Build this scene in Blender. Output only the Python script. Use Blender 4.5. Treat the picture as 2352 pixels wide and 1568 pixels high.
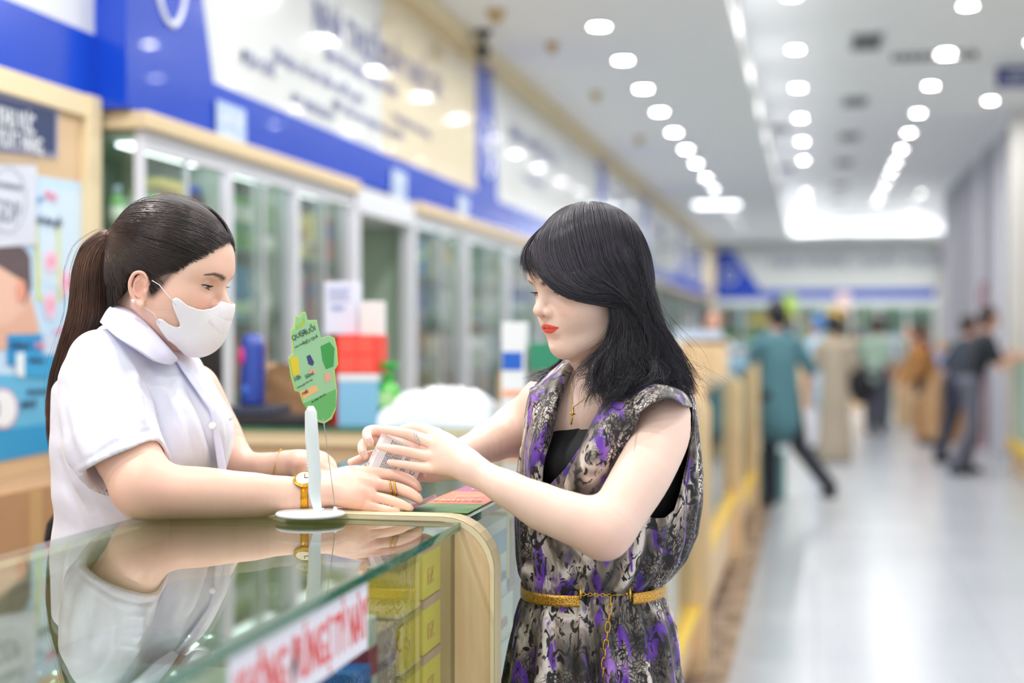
import bpy, bmesh, math, random
import numpy as np
from mathutils import Vector, Matrix
rnd = random.Random(7)
SC = bpy.context.scene
COL = SC.collection
for _o in list(bpy.data.objects):
    bpy.data.objects.remove(_o)

# ------------------------------------------------------------------ camera
CAMZ = 1.42
FPX = 3267.0
TH = math.radians(12.07)
PH = math.radians(0.333)
cR = np.array([math.cos(TH), math.sin(TH), 0.0])
cF = np.array([-math.sin(TH) * math.cos(PH), math.cos(TH) * math.cos(PH), -math.sin(PH)])
cU = np.array([-math.sin(TH) * math.sin(PH), math.cos(TH) * math.sin(PH), math.cos(PH)])
C0 = np.array([0, 0, CAMZ])
cam = bpy.data.cameras.new('camera')
cam.sensor_width = 36.0
cam.lens = FPX / 2352 * 36.0
cam.dof.use_dof = True
cam.dof.focus_distance = 2.16
cam.dof.aperture_fstop = 1.75
cam.dof.aperture_blades = 0
cam.clip_start = 0.05
cam.clip_end = 200
camo = bpy.data.objects.new('camera', cam)
COL.objects.link(camo)
camo.location = C0
camo.rotation_euler = (math.radians(90) - PH, 0, TH)
SC.camera = camo

# ------------------------------------------------------------------ world, exposure
SC.view_settings.view_transform = 'Standard'
SC.view_settings.look = 'None'
SC.view_settings.gamma = 1
SC.view_settings.exposure = 0.42
SC.view_settings.use_curve_mapping = False
try:
    SC.cycles.use_denoising = True
    SC.cycles.max_bounces = 10
    SC.cycles.diffuse_bounces = 5
    SC.cycles.glossy_bounces = 5
    SC.cycles.transparent_max_bounces = 24
    SC.cycles.transmission_bounces = 4
    SC.cycles.sample_clamp_indirect = 4.0
    SC.cycles.caustics_reflective = False
    SC.cycles.caustics_refractive = False
except Exception:
    pass
world = bpy.data.worlds.new('daylight')
SC.world = world
world.use_nodes = True
_bg = world.node_tree.nodes['Background']
_bg.inputs[0].default_value = (0.96, 0.98, 1.0, 1)
_bg.inputs[1].default_value = 0.9
ZT = 1.15
H_LOW, H_TRAY = 3.23, 3.75
LAMP_W = 10.0          # one downlight

# ------------------------------------------------------------------ colour and materials
def lin(c):
    if isinstance(c, str):
        c = tuple(int(c[i:i + 2], 16) / 255 for i in (0, 2, 4))
    return tuple((x / 12.92 if x <= 0.04045 else ((x + 0.055) / 1.055) ** 2.4) for x in c)

MATS = {}
def new_mat(name):
    m = bpy.data.materials.new(name)
    m.use_nodes = True
    nt = m.node_tree
    bs = nt.nodes['Principled BSDF']
    return m, nt, bs

def N(nt, typ, **kw):
    n = nt.nodes.new(typ)
    for k, v in kw.items():
        if k.startswith('i_'):
            n.inputs[k[2:].replace('_', ' ')].default_value = v
        else:
            setattr(n, k, v)
    return n

def ramp(nt, stops, interp='LINEAR'):
    r = nt.nodes.new('ShaderNodeValToRGB')
    r.color_ramp.interpolation = interp
    while len(r.color_ramp.elements) < len(stops):
        r.color_ramp.elements.new(0.5)
    for e, (p, c) in zip(r.color_ramp.elements, stops):
        e.position = p
        e.color = (*lin(c), 1)
    return r

def mat(name, c, rough=0.5, metal=0.0, spec=0.5, vary=0.0, scale=8.0, bump=0.0, emit=0.0, coat=0.0, sss=0.0, alpha=1.0):
    if name in MATS:
        return MATS[name]
    m, nt, bs = new_mat(name)
    L = nt.links.new
    bs.inputs['Base Color'].default_value = (*lin(c), 1)
    bs.inputs['Roughness'].default_value = rough
    bs.inputs['Metallic'].default_value = metal
    bs.inputs['Specular IOR Level'].default_value = spec
    bs.inputs['Coat Weight'].default_value = coat
    bs.inputs['Alpha'].default_value = alpha
    if sss:
        bs.inputs['Subsurface Weight'].default_value = sss
        bs.inputs['Subsurface Radius'].default_value = (0.012, 0.005, 0.003)
        bs.inputs['Subsurface Scale'].default_value = 1.0
    if emit:
        bs.inputs['Emission Color'].default_value = (*lin(c), 1)
        bs.inputs['Emission Strength'].default_value = emit
    if vary or bump:
        tc = N(nt, 'ShaderNodeTexCoord')
        no = N(nt, 'ShaderNodeTexNoise')
        no.inputs['Scale'].default_value = scale
        no.inputs['Detail'].default_value = 4
        L(tc.outputs['Object'], no.inputs['Vector'])
        if vary:
            hs = N(nt, 'ShaderNodeHueSaturation')
            hs.inputs['Color'].default_value = (*lin(c), 1)
            mr = N(nt, 'ShaderNodeMapRange')
            mr.inputs['To Min'].default_value = 1 - vary
            mr.inputs['To Max'].default_value = 1 + vary
            L(no.outputs['Fac'], mr.inputs['Value'])
            L(mr.outputs[0], hs.inputs['Value'])
            L(hs.outputs[0], bs.inputs['Base Color'])
        if bump:
            bu = N(nt, 'ShaderNodeBump')
            bu.inputs['Strength'].default_value = bump
            bu.inputs['Distance'].default_value = 0.01
            L(no.outputs['Fac'], bu.inputs['Height'])
            L(bu.outputs[0], bs.inputs['Normal'])
    MATS[name] = m
    return m

def wood(name, c1, c2, scale=3.0, axis=2, rough=0.35):
    if name in MATS:
        return MATS[name]
    m, nt, bs = new_mat(name)
    L = nt.links.new
    tc = N(nt, 'ShaderNodeTexCoord'); mp = N(nt, 'ShaderNodeMapping')
    s = [scale * 6] * 3; s[axis] = scale * 0.5
    mp.inputs['Scale'].default_value = s
    no = N(nt, 'ShaderNodeTexNoise'); no.inputs['Scale'].default_value = 1.6; no.inputs['Detail'].default_value = 5; no.inputs['Distortion'].default_value = 1.4
    r = ramp(nt, [(0.3, c1), (0.7, c2)])
    L(tc.outputs['Object'], mp.inputs[0]); L(mp.outputs[0], no.inputs['Vector']); L(no.outputs['Fac'], r.inputs[0]); L(r.outputs[0], bs.inputs['Base Color'])
    bs.inputs['Roughness'].default_value = rough
    MATS[name] = m
    return m

def glass(name, tint='ffffff', trans=1.0, f0=0.04, rough=0.0, milk=0.0):
    """thin pane: clear transmission plus a mirror share that follows the angle (two sided)"""
    if name in MATS:
        return MATS[name]
    m = bpy.data.materials.new(name); m.use_nodes = True
    nt = m.node_tree; nt.nodes.clear(); L = nt.links.new
    out = N(nt, 'ShaderNodeOutputMaterial')
    g = N(nt, 'ShaderNodeNewGeometry')
    d = N(nt, 'ShaderNodeVectorMath', operation='DOT_PRODUCT'); L(g.outputs['Normal'], d.inputs[0]); L(g.outputs['Incoming'], d.inputs[1])
    a = N(nt, 'ShaderNodeMath', operation='ABSOLUTE'); L(d.outputs['Value'], a.inputs[0])
    s = N(nt, 'ShaderNodeMath', operation='SUBTRACT'); s.inputs[0].default_value = 1; L(a.outputs[0], s.inputs[1])
    p = N(nt, 'ShaderNodeMath', operation='POWER'); L(s.outputs[0], p.inputs[0]); p.inputs[1].default_value = 5
    q = N(nt, 'ShaderNodeMath', operation='MULTIPLY_ADD'); L(p.outputs[0], q.inputs[0]); q.inputs[1].default_value = 1 - f0; q.inputs[2].default_value = f0
    t = N(nt, 'ShaderNodeBsdfTransparent'); t.inputs[0].default_value = (*lin(tint), 1)
    gl = N(nt, 'ShaderNodeBsdfGlossy'); gl.inputs['Roughness'].default_value = rough
    base = t.outputs[0]
    if milk:
        df = N(nt, 'ShaderNodeBsdfDiffuse'); df.inputs[0].default_value = (*lin('e4efee'), 1)
        mm = N(nt, 'ShaderNodeMixShader'); mm.inputs[0].default_value = milk; L(t.outputs[0], mm.inputs[1]); L(df.outputs[0], mm.inputs[2]); base = mm.outputs[0]
    mx = N(nt, 'ShaderNodeMixShader'); L(q.outputs[0], mx.inputs[0]); L(base, mx.inputs[1]); L(gl.outputs[0], mx.inputs[2]); L(mx.outputs[0], out.inputs[0])
    MATS[name] = m
    return m

# ------------------------------------------------------------------ mesh helpers
class M:
    """collects pieces of ONE mesh"""
    def __init__(s):
        s.v = []; s.f = []; s.mi = []; s.mats = []
    def m_(s, m):
        if m not in s.mats:
            s.mats.append(m)
        return s.mats.index(m)
    def add(s, vs, fs, m):
        o = len(s.v); k = s.m_(m)
        s.v += [tuple(map(float, v)) for v in vs]
        s.f += [tuple(o + i for i in f) for f in fs]
        s.mi += [k] * len(fs)
    def box(s, lo, hi, m, faces=None):
        x0, y0, z0 = lo; x1, y1, z1 = hi
        vs = [(x0, y0, z0), (x1, y0, z0), (x1, y1, z0), (x0, y1, z0), (x0, y0, z1), (x1, y0, z1), (x1, y1, z1), (x0, y1, z1)]
        s.add(vs, [(0, 3, 2, 1), (4, 5, 6, 7), (0, 1, 5, 4), (1, 2, 6, 5), (2, 3, 7, 6), (3, 0, 4, 7)], m)
    def prism(s, pts, d, m, origin=(0, 0, 0), ux=(1, 0, 0), uy=(0, 0, 1)):
        """polygon in the plane origin + a*ux + b*uy, extruded by vector d"""
        o = np.array(origin, float); ux = np.array(ux, float); uy = np.array(uy, float); d = np.array(d, float)
        n = len(pts)
        a = [o + p[0] * ux + p[1] * uy for p in pts]; b = [p + d for p in a]
        fs = [tuple(range(n)), tuple(range(2 * n - 1, n - 1, -1))] + [(i, i + n, (i + 1) % n + n, (i + 1) % n) for i in range(n)]
        s.add(a + b, fs, m)
    def tube(s, pts, r, m, n=8, closed=False, flat=1.0, nrm=None, cap=True):
        pts = [np.array(p, float) for p in pts]
        k = len(pts)
        rs = r if hasattr(r, '__len__') else [r] * k
        vs = []; up = np.array(nrm if nrm is not None else (0, 0, 1.0), float)
        for i in range(k):
            a = pts[i - 1] if (i > 0 or closed) else pts[0]
            b = pts[(i + 1) % k] if (i < k - 1 or closed) else pts[-1]
            t = b - a; t /= (np.linalg.norm(t) + 1e-12)
            e1 = np.cross(t, up)
            if np.linalg.norm(e1) < 1e-3:
                e1 = np.cross(t, (1, 0, 0.2))
            e1 /= np.linalg.norm(e1); e2 = np.cross(e1, t)
            for j in range(n):
                an = 2 * math.pi * j / n
                vs.append(pts[i] + rs[i] * (math.cos(an) * e1 + flat * math.sin(an) * e2))
        fs = []
        for i in range(k if closed else k - 1):
            i2 = (i + 1) % k
            for j in range(n):
                fs.append((i * n + j, i2 * n + j, i2 * n + (j + 1) % n, i * n + (j + 1) % n))
        if not closed and cap:
            fs.append(tuple(range(n))); fs.append(tuple((k - 1) * n + j for j in range(n - 1, -1, -1)))
        s.add(vs, fs, m)
    def lathe(s, prof, m, c=(0, 0, 0), n=24, axis=(0, 0, 1)):
        c = np.array(c, float); ax = np.array(axis, float); ax /= np.linalg.norm(ax)
        e1 = np.cross(ax, (0, 1, 0.01)); e1 /= np.linalg.norm(e1); e2 = np.cross(ax, e1)
        vs = []
        for r, z in prof:
            for j in range(n):
                a = 2 * math.pi * j / n
                vs.append(c + ax * z + r * (math.cos(a) * e1 + math.sin(a) * e2))
        fs = []
        for i in range(len(prof) - 1):
            for j in range(n):
                fs.append((i * n + j, i * n + (j + 1) % n, (i + 1) * n + (j + 1) % n, (i + 1) * n + j))
        fs.append(tuple(range(n - 1, -1, -1))); fs.append(tuple((len(prof) - 1) * n + j for j in range(n)))
        s.add(vs, fs, m)
    def ball(s, c, r, m, n=12, k=8):
        r = r if hasattr(r, '__len__') else (r, r, r)
        vs = [(c[0], c[1], c[2] - r[2])]
        for i in range(1, k):
            p = -math.pi / 2 + math.pi * i / k
            for j in range(n):
                a = 2 * math.pi * j / n
                vs.append((c[0] + r[0] * math.cos(p) * math.cos(a), c[1] + r[1] * math.cos(p) * math.sin(a), c[2] + r[2] * math.sin(p)))
        vs.append((c[0], c[1], c[2] + r[2]))
        fs = [(0, 1 + (j + 1) % n, 1 + j) for j in range(n)]
        for i in range(k - 2):
            for j in range(n):
                fs.append((1 + i * n + j, 1 + i * n + (j + 1) % n, 1 + (i + 1) * n + (j + 1) % n, 1 + (i + 1) * n + j))
        l = len(vs) - 1
        fs += [(l, 1 + (k - 2) * n + j, 1 + (k - 2) * n + (j + 1) % n) for j in range(n)]
        s.add(vs, fs, m)
    def grid(s, P, m, closed_u=False, flip=False):
        """P: array (a,b,3)"""
        P = np.asarray(P, float); a, b = P.shape[:2]
        fs = []
        for i in range(a - 1):
            for j in range(b if closed_u else b - 1):
                j2 = (j + 1) % b
                q = (i * b + j, i * b + j2, (i + 1) * b + j2, (i + 1) * b + j)
                fs.append(q[::-1] if flip else q)
        s.add(P.reshape(-1, 3), fs, m)
    def obj(s, name, parent=None, smooth=False, loc=None, bevel=0.0, solid=0.0, autosmooth=None):
        me = bpy.data.meshes.new(name)
        v = s.v
        if loc is not None:
            v = [(a - loc[0], b - loc[1], c - loc[2]) for a, b, c in v]
        me.from_pydata(v, [], s.f)
        for m in s.mats:
            me.materials.append(m)
        me.polygons.foreach_set('material_index', s.mi)
        if smooth:
            me.polygons.foreach_set('use_smooth', [True] * len(s.f))
        me.update()
        o = bpy.data.objects.new(name, me)
        if loc is not None:
            o.location = loc
        link(o, parent)
        if bevel:
            b = o.modifiers.new('bevel', 'BEVEL'); b.width = bevel; b.segments = 2; b.limit_method = 'ANGLE'
        if solid:
            b = o.modifiers.new('solid', 'SOLIDIFY'); b.thickness = solid; b.offset = 0
        if autosmooth:
            me.polygons.foreach_set('use_smooth', [True] * len(s.f))
            try:
                me.set_sharp_from_angle(angle=math.radians(autosmooth))
            except Exception:
                pass
        return o

def wmat(o):
    b = Matrix.LocRotScale(o.location, o.rotation_euler, o.scale)
    return b if o.parent is None else wmat(o.parent) @ o.matrix_parent_inverse @ b

def link(o, parent=None):
    COL.objects.link(o)
    if parent is not None:
        o.parent = parent
        o.matrix_parent_inverse = wmat(parent).inverted()
    return o

def tag(o, label=None, cat=None, group=None, kind=None):
    for k, v in (('label', label), ('category', cat), ('group', group), ('kind', kind)):
        if v:
            o[k] = v
    return o

def empty(name, loc, label, cat, group=None):
    o = bpy.data.objects.new(name, None)
    o.location = loc
    o.empty_display_size = 0.05
    COL.objects.link(o)
    return tag(o, label, cat, group)

def copy_tree(o, dl=(0, 0, 0), parent=None, mats=None):
    c = o.copy(); COL.objects.link(c)
    if parent is not None:
        c.parent = parent
        c.matrix_parent_inverse = o.matrix_parent_inverse.copy()
    else:
        c.location = Vector(o.location) + Vector(dl)
    for ch in list(o.children):
        copy_tree(ch, parent=c)
    return c

def text(name, s, size, mt, origin, ux, uy, parent=None, align='LEFT', ext=0.0005, bold=0.0, sx=1.0):
    """lettering standing in the plane (ux, uy)"""
    cu = bpy.data.curves.new(name, 'FONT')
    cu.body = s; cu.size = size; cu.align_x = align; cu.align_y = 'BOTTOM_BASELINE'
    cu.extrude = ext; cu.offset = bold
    cu.resolution_u = 3
    cu.materials.append(mt)
    o = bpy.data.objects.new(name, cu)
    ux = Vector(ux).normalized(); uy = Vector(uy); uy = (uy - uy.dot(ux) * ux).normalized(); uz = ux.cross(uy)
    mx = Matrix((ux * sx, uy, uz)).transposed().to_4x4()
    mx.translation = Vector(origin)
    COL.objects.link(o)
    me = bpy.data.meshes.new_from_object(o.evaluated_get(bpy.context.evaluated_depsgraph_get()))
    bpy.data.objects.remove(o); bpy.data.curves.remove(cu)
    me.transform(mx)
    me.name = name
    o = bpy.data.objects.new(name, me)
    if not me.materials: me.materials.append(mt)
    return link(o, parent)

def W(px, py, w):
    """world point seen at photo pixel (px, py) at distance w in front of the camera plane"""
    return C0 + w * (cF + (px - 1176) / FPX * cR + (784 - py) / FPX * cU)
def onX(px, py, X):
    r = W(px, py, 1.0) - C0
    return C0 + r * (X / r[0])
def onY(px, py, Y):
    r = W(px, py, 1.0) - C0
    return C0 + r * (Y / r[1])
# ================================================================== the hall
def structure(m, name, **k):
    o = m.obj(name, **k); o['kind'] = 'structure'; return o

def floor_mat():
    m, nt, bs = new_mat('floor_tiles'); L = nt.links.new
    tc = N(nt, 'ShaderNodeTexCoord'); br = N(nt, 'ShaderNodeTexBrick')
    br.offset = 0.0
    br.inputs['Scale'].default_value = 1.0
    br.inputs['Brick Width'].default_value = 0.8; br.inputs['Row Height'].default_value = 0.8
    br.inputs['Mortar Size'].default_value = 0.003
    br.inputs['Color1'].default_value = (*lin('a3a8b1'), 1); br.inputs['Color2'].default_value = (*lin('a9adb5'), 1); br.inputs['Mortar'].default_value = (*lin('8f9297'), 1)
    no = N(nt, 'ShaderNodeTexNoise'); no.inputs['Scale'].default_value = 1.3; no.inputs['Detail'].default_value = 6
    mr = N(nt, 'ShaderNodeMapRange'); mr.inputs['To Min'].default_value = .14; mr.inputs['To Max'].default_value = .3; bs.inputs['Specular IOR Level'].default_value = .4
    L(tc.outputs['Object'], br.inputs['Vector']); L(tc.outputs['Object'], no.inputs['Vector'])
    L(br.outputs['Color'], bs.inputs['Base Color']); L(no.outputs['Fac'], mr.inputs[0]); L(mr.outputs[0], bs.inputs['Roughness'])
    return m
FLOOR = floor_mat()
WALLW = mat('wall_white_paint', 'dcdcda', .6, vary=.02)
CEIL = mat('ceiling_paint', 'e9eaeb', .75, vary=.02, scale=2)
BEIGE = mat('beige_laminate', 'd8c29c', .35, vary=.03, scale=5)
CREAM = mat('cream_paint', 'dccba6', .5, vary=.04, scale=2)
MARB = None
def marble():
    m, nt, bs = new_mat('brown_marble'); L = nt.links.new
    tc = N(nt, 'ShaderNodeTexCoord'); no = N(nt, 'ShaderNodeTexNoise'); no.inputs['Scale'].default_value = 7; no.inputs['Detail'].default_value = 8; no.inputs['Distortion'].default_value = 1.2
    r = ramp(nt, [(0.35, '4b3f3a'), (0.5, '8b7668'), (0.68, 'a59384')])
    L(tc.outputs['Object'], no.inputs['Vector']); L(no.outputs['Fac'], r.inputs[0]); L(r.outputs[0], bs.inputs['Base Color']); bs.inputs['Roughness'].default_value = .25
    return m
MARB = marble()

m = M(); m.box((-2.75, -4, -.1), (3.4, 30, 0), FLOOR); structure(m, 'floor')
m = M(); m.box((-.56, -1, 0), (-.35, 12.2, .003), MARB); structure(m, 'trim_1')
# low ceiling on the left, raised tray over the aisle
m = M(); m.box((-2.75, -4, H_LOW), (-.53, 30, H_LOW + .1), CEIL); m.box((-.53, 26.9, H_LOW), (3.4, 30, H_LOW + .1), CEIL); structure(m, 'ceiling')
m = M(); m.box((-.56, 1.5, H_TRAY), (3.4, 27, H_TRAY + .1), CEIL); m.box((-.56, 1.5, H_LOW + .1), (-.53, 27, H_TRAY), CEIL)
m.box((-.53, 26.9, H_LOW + .1), (3.4, 26.95, H_TRAY), CEIL); m.box((-.53, 1.4, H_LOW), (3.4, 1.5, H_TRAY + .1), CEIL)
structure(m, 'ceiling_tray')
m = M(); m.box((-2.85, -4, 0), (-2.75, 30, H_LOW + .1), WALLW); structure(m, 'wall_left')
m = M(); m.box((-2.75, 29.4, 0), (3.4, 29.5, H_LOW + .1), WALLW); structure(m, 'wall_back')
m = M(); m.box((2.9, 8, 0), (3.0, 30, H_TRAY), WALLW); structure(m, 'wall_right')
# moulding between the left wall and the low ceiling
m = M(); m.box((-2.12, 4.06, 3.13), (-2.02, 29.4, 3.23), CREAM); structure(m, 'trim_2')

# cove light along the step of the ceiling
COVE = mat('cove_light_strip', 'f2f8ff', .5, emit=3.0)
t = empty('cove_light', (-.5, 10, 3.26), 'long glowing light strip along the step in the ceiling over the aisle', 'light strip')
m = M(); m.box((-.53, 4, 3.235), (-.47, 26.8, 3.262), CEIL); m.obj('ledge', t)
m = M(); m.box((-.525, 4, 3.262), (-.485, 26.8, 3.275), COVE); m.obj('tube', t)
t = empty('cove_light', (1, 26.7, 3.26), 'bright light strip across the far end of the raised ceiling', 'light strip')
m = M(); m.box((-.4, 26.74, 3.235), (2.9, 26.9, 3.262), CEIL); m.obj('ledge', t)
m = M(); m.box((-.4, 26.76, 3.262), (2.9, 26.86, 3.29), mat('cove_light_bright', 'f2f8ff', .5, emit=1.6)); m.obj('tube', t)
t = empty('ceiling_glow_panel', (-1.3, 19.8, 3.2), 'added glowing panel for the glow on the low ceiling at the left', 'ceiling light')  # panel added to stand for the soft glow on the ceiling
m = M(); m.box((-1.75, 19.5, 3.205), (-.95, 20.3, 3.228), CEIL); m.obj('frame', t)
m = M(); m.box((-1.65, 19.6, 3.195), (-1.05, 20.2, 3.205), mat('panel_added_glow', 'f4faff', .5, emit=3.2)); m.obj('diffuser', t)

# downlights
RIM = mat('lamp_rim', 'e9e9e9', .4)
BULB = mat('lamp_disc', 'ffffff', .5, emit=60.0)
def lamp_light(loc, power, r=.05):
    l = bpy.data.lights.new('lamp', 'AREA'); l.shape = 'DISK'; l.size = r * 2; l.energy = power; l.color = (1.0, .97, .93); l.spread = math.radians(160)
    return l
SHL = lamp_light(None, LAMP_W)
def make_downlight(x, y, z):
    t = empty('ceiling_downlight', (x, y, z), 'x', 'ceiling light')
    a = M(); a.lathe([(.054, 0), (.08, -.004), (.084, -.012), (.078, -.016), (.058, -.012), (.052, -.002)], RIM, (x, y, z), 20); a.obj('rim', t, smooth=True)
    a = M(); a.lathe([(.0, 0), (.052, 0), (.052, -.006), (0, -.006)], BULB, (x, y, z - .001), 20); a.obj('lens', t)
    lo = bpy.data.objects.new('lamp', SHL); lo.location = (x, y, z - .02); link(lo, t)
    return t
rows = [('left row on the low ceiling', -1.25, H_LOW, [-1.5, .1, 1.7, 3.3, 4.9, 6.2, 7.24, 8.3, 9.36, 10.48, 11.6, 12.8, 14.0, 15.2, 16.6, 17.9, 21.6, 23.5, 25.4]),
        ('middle row above the aisle', -.17, H_TRAY, [2.6, 4.45, 6.3, 8.15, 10.02, 11.9, 13.76, 15.7, 17.6, 19.5, 23.9, 24.8, 25.7, 26.4]),
        ('right row above the aisle', 1.05, H_TRAY, [2.6, 4.5, 6.6, 8.6, 10.57, 12.27, 13.9, 15.6, 17.1, 18.6, 19.95, 21.2, 22.5, 24.0, 25.2, 26.2]),
        ('row nearest the right wall', 1.7, H_TRAY, [3.5, 6.4, 9.2, 12.0, 14.92, 24.5, 26.4])]
proto = None
ORD = ['nearest', 'second', 'third', 'fourth', 'fifth', 'sixth', 'seventh', 'eighth', 'ninth', 'tenth', 'eleventh', 'twelfth', 'thirteenth', 'fourteenth', 'fifteenth', 'sixteenth', 'seventeenth', 'eighteenth', 'nineteenth', 'last']
for rn, x, z, ys in rows:
    vis = 0
    for y in ys:
        if y < 6 and 'wall' in rn: pass
        if proto is None:
            proto = make_downlight(0, 0, 0); d = proto
            d.location = (x, y, z)
        else:
            d = copy_tree(proto); d.location = (x, y, z)
        inv = (z - CAMZ) / max(.1, y) < .26
        if inv:
            d['label'] = 'round white downlight, ' + ORD[vis] + ' in view of the ' + rn; vis += 1
        else:
            d['label'] = 'overhead white downlight, %s from the entrance, %s' % (ORD[ys.index(y)], rn)
        d['group'] = 'downlights of the ' + rn
for x, y in ((-1.6, 27.9), (-.3, 27.9), (1.0, 27.9), (2.1, 27.9)):  # extra lamps added to brighten the far sign
    d = copy_tree(proto); d.location = (x, y, H_LOW); d['label'] = 'added round white downlight close before the far sign, %s' % {-1.6: 'leftmost', -.3: 'second from the left', 1.0: 'second from the right', 2.1: 'rightmost'}[x]; d['group'] = 'added downlights before the far sign'
for x, y in ((-1.9, 1.0), (-1.9, 2.9)):
    d = copy_tree(proto); d.location = (x, y, H_LOW); d['label'] = 'round white downlight over the staff side behind the counters, %s one' % ('nearer' if y < 2 else 'farther'); d['group'] = 'downlights over the staff side'

# ceiling vents
DK = mat('vent_dark', '3c3a3c', .6); VG = mat('vent_frame', 'b9bbbd', .5)
for i, (x, y, w, l) in enumerate([(.39, 11.7, .2, .62), (.38, 14.7, .2, .5), (.38, 17.3, .2, .5), (.37, 19.9, .2, .5), (.37, 23.0, .2, .5), (.36, 25.4, .2, .5)]):
    t = empty('ceiling_vent', (x, y, H_TRAY), 'dark louvred ceiling vent, %s in the line between the downlight rows' % ORD[i], 'vent', 'vents along the raised ceiling')
    a = M(); a.box((x - w / 2 - .03, y - l / 2 - .03, H_TRAY - .012), (x + w / 2 + .03, y + l / 2 + .03, H_TRAY), VG); a.obj('frame', t)
    a = M(); a.box((x - w / 2, y - l / 2, H_TRAY - .016), (x + w / 2, y + l / 2, H_TRAY - .01), DK); a.obj('opening', t)
    a = M()
    for q in range(3):
        a.box((x - w / 2 + w * (q + .85) / 4, y - l / 2, H_TRAY - .03), (x - w / 2 + w * (q + 1.0) / 4, y + l / 2, H_TRAY - .012), VG)
    a.obj('louvre', t)
a = M(); a.box((.62, 12.3, H_TRAY - .05), (1.3, 12.36, H_TRAY - .0), DK)
for q in range(8):
    a.box((.64 + q * .08, 12.27, H_TRAY - .045), (.69 + q * .08, 12.3, H_TRAY - .01), VG)
tag(a.obj('air_diffuser'), 'long dark slot air diffuser across the ceiling near the blue hanging sign', 'vent')
for x, y, lb in ((-.42, 16.5, 'nearer'), (-.42, 20.4, 'farther')):
    a = M(); a.box((x - .08, y - .22, H_TRAY - .03), (x + .1, y + .22, H_TRAY), DK); a.box((x - .05, y - .19, H_TRAY - .04), (x + .07, y + .19, H_TRAY - .028), VG)
    tag(a.obj('ceiling_speaker'), 'small dark square ceiling fitting beside the light strip, the %s of two' % lb, 'ceiling fitting')
# blue hanging sign
BLUE = mat('sign_blue', '0f43bd', .2, coat=.25)
NAVY = mat('navy_enamel', '23307a', .3); WHITE = mat('white_plastic', 'e9ecef', .35)
t = empty('hanging_sign', (1.75, 12.9, 3.6), 'blue hanging sign with white letters under the ceiling at upper right', 'sign')
a = M(); a.box((1.52, 12.9, 3.535), (2.1, 12.93, 3.715), NAVY); a.obj('panel', t, bevel=.004)
text('lettering', 'WC', .1, WHITE, (1.6, 12.895, 3.61), (1, 0, 0), (0, 0, 1), t, sx=1.6)
text('lettering', 'NHÀ VỆ SINH', .04, WHITE, (1.58, 12.895, 3.56), (1, 0, 0), (0, 0, 1), t)
a = M(); a.box((1.6, 12.91, 3.71), (1.61, 12.92, 3.75), VG); a.box((2.0, 12.91, 3.71), (2.01, 12.92, 3.75), VG); a.obj('bracket', t)
# small fittings on the low ceiling: security camera, detectors
t = empty('security_camera', (-1.98, 8.3, 3.2), 'small dark dome security camera where the left wall meets the ceiling', 'camera')
a = M(); a.lathe([(.05, 0), (.05, -.02), (.03, -.03)], DK, (-1.95, 8.3, 3.23), 16); a.obj('mount', t, smooth=True)
a = M(); a.tube([(-1.95, 8.3, 3.2), (-1.95, 8.3, 3.13), (-1.96, 8.2, 3.1)], .025, DK, 10); a.ball((-1.95, 8.28, 3.1), .05, mat('camera_body', '4d5048', .3)); a.obj('body', t, smooth=True)
YEL = mat('aged_plastic', 'b99f6c', .5)
for x, y, r, lb in ((-1.76, 7.8, .055, 'nearest the camera dome'), (-1.61, 8.73, .04, 'second from the near end'), (-1.62, 10.6, .04, 'third from the near end'), (-1.6, 13.1, .05, 'fourth from the near end')):
    a = M(); a.lathe([(r, 0), (r, -.015), (r * .7, -.04), (r * .4, -.07), (.0, -.07)], YEL, (x, y, 3.23), 16)
    tag(a.obj('smoke_detector', smooth=True), 'small yellowed smoke detector on the low ceiling, ' + lb, 'smoke detector')

# ------------------------------------------------------------------ the long sign boards over the left stalls
SIGNW = mat('sign_white_gloss', 'd9dcdc', .08, vary=.02, scale=1, coat=.3)
SIGN_REFL = mat('sign_cream_reflection', 'dccfb2', .1, vary=.03, scale=1, coat=.3)
INK = mat('sign_blue_ink', '5a6098', .4)
def fascia(y0, y1, label, slant0=.64, slant1=.36, cream_refl=None):
    x = -2.1
    t = empty('shop_sign', (x, y0, 2.12), label, 'sign')
    a = M(); a.box((x - .1, y0, 2.12), (x, y1, 3.15), SIGNW); a.obj('panel', t)
    a = M()
    a.prism([(y0, 2.12), (y1, 2.12), (y1, 2.31), (y0 + slant0, 2.31), (y0 + slant1, 3.15), (y0, 3.15)], (.008, 0, 0), BLUE, (x, 0, 0), (0, 1, 0), (0, 0, 1))
    a.box((x - .1, y0 - .012, 2.12), (x + .008, y0, 3.15), BLUE)
    a.obj('blue_band', t)
    if cream_refl:
        a = M(); a.box((x, cream_refl, 2.312), (x + .004, y1, 3.15), SIGN_REFL); a.obj('cream_reflection', t)  # cream tone painted in for a reflection on the glossy sign
    # round emblem on the blue end
    a = M()
    cy = y0 + .29; cz = 2.62
    a.tube([(x + .012, cy + .11 * math.cos(q), cz + .18 * math.sin(q)) for q in np.linspace(0, 2 * math.pi, 32, endpoint=False)], .011, WHITE, 6, closed=True)
    for q in range(4):
        a.box((x + .01, cy - .07 + q * .04, cz - .06 + .01 * (q % 2)), (x + .016, cy - .055 + q * .04, cz + .07 - .02 * (q % 2)), WHITE)
    a.obj('emblem', t, smooth=True)
    return t
s1 = fascia(4.08, 8.72, 'long glossy white and blue shop sign over the nearest glass cabinets', cream_refl=6.75)
s2 = fascia(8.74, 13.9, 'second white and blue shop sign along the left wall, behind the dome camera', .6, .42)
s3 = fascia(13.92, 17.6, 'third white and blue shop sign along the left wall')
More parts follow.
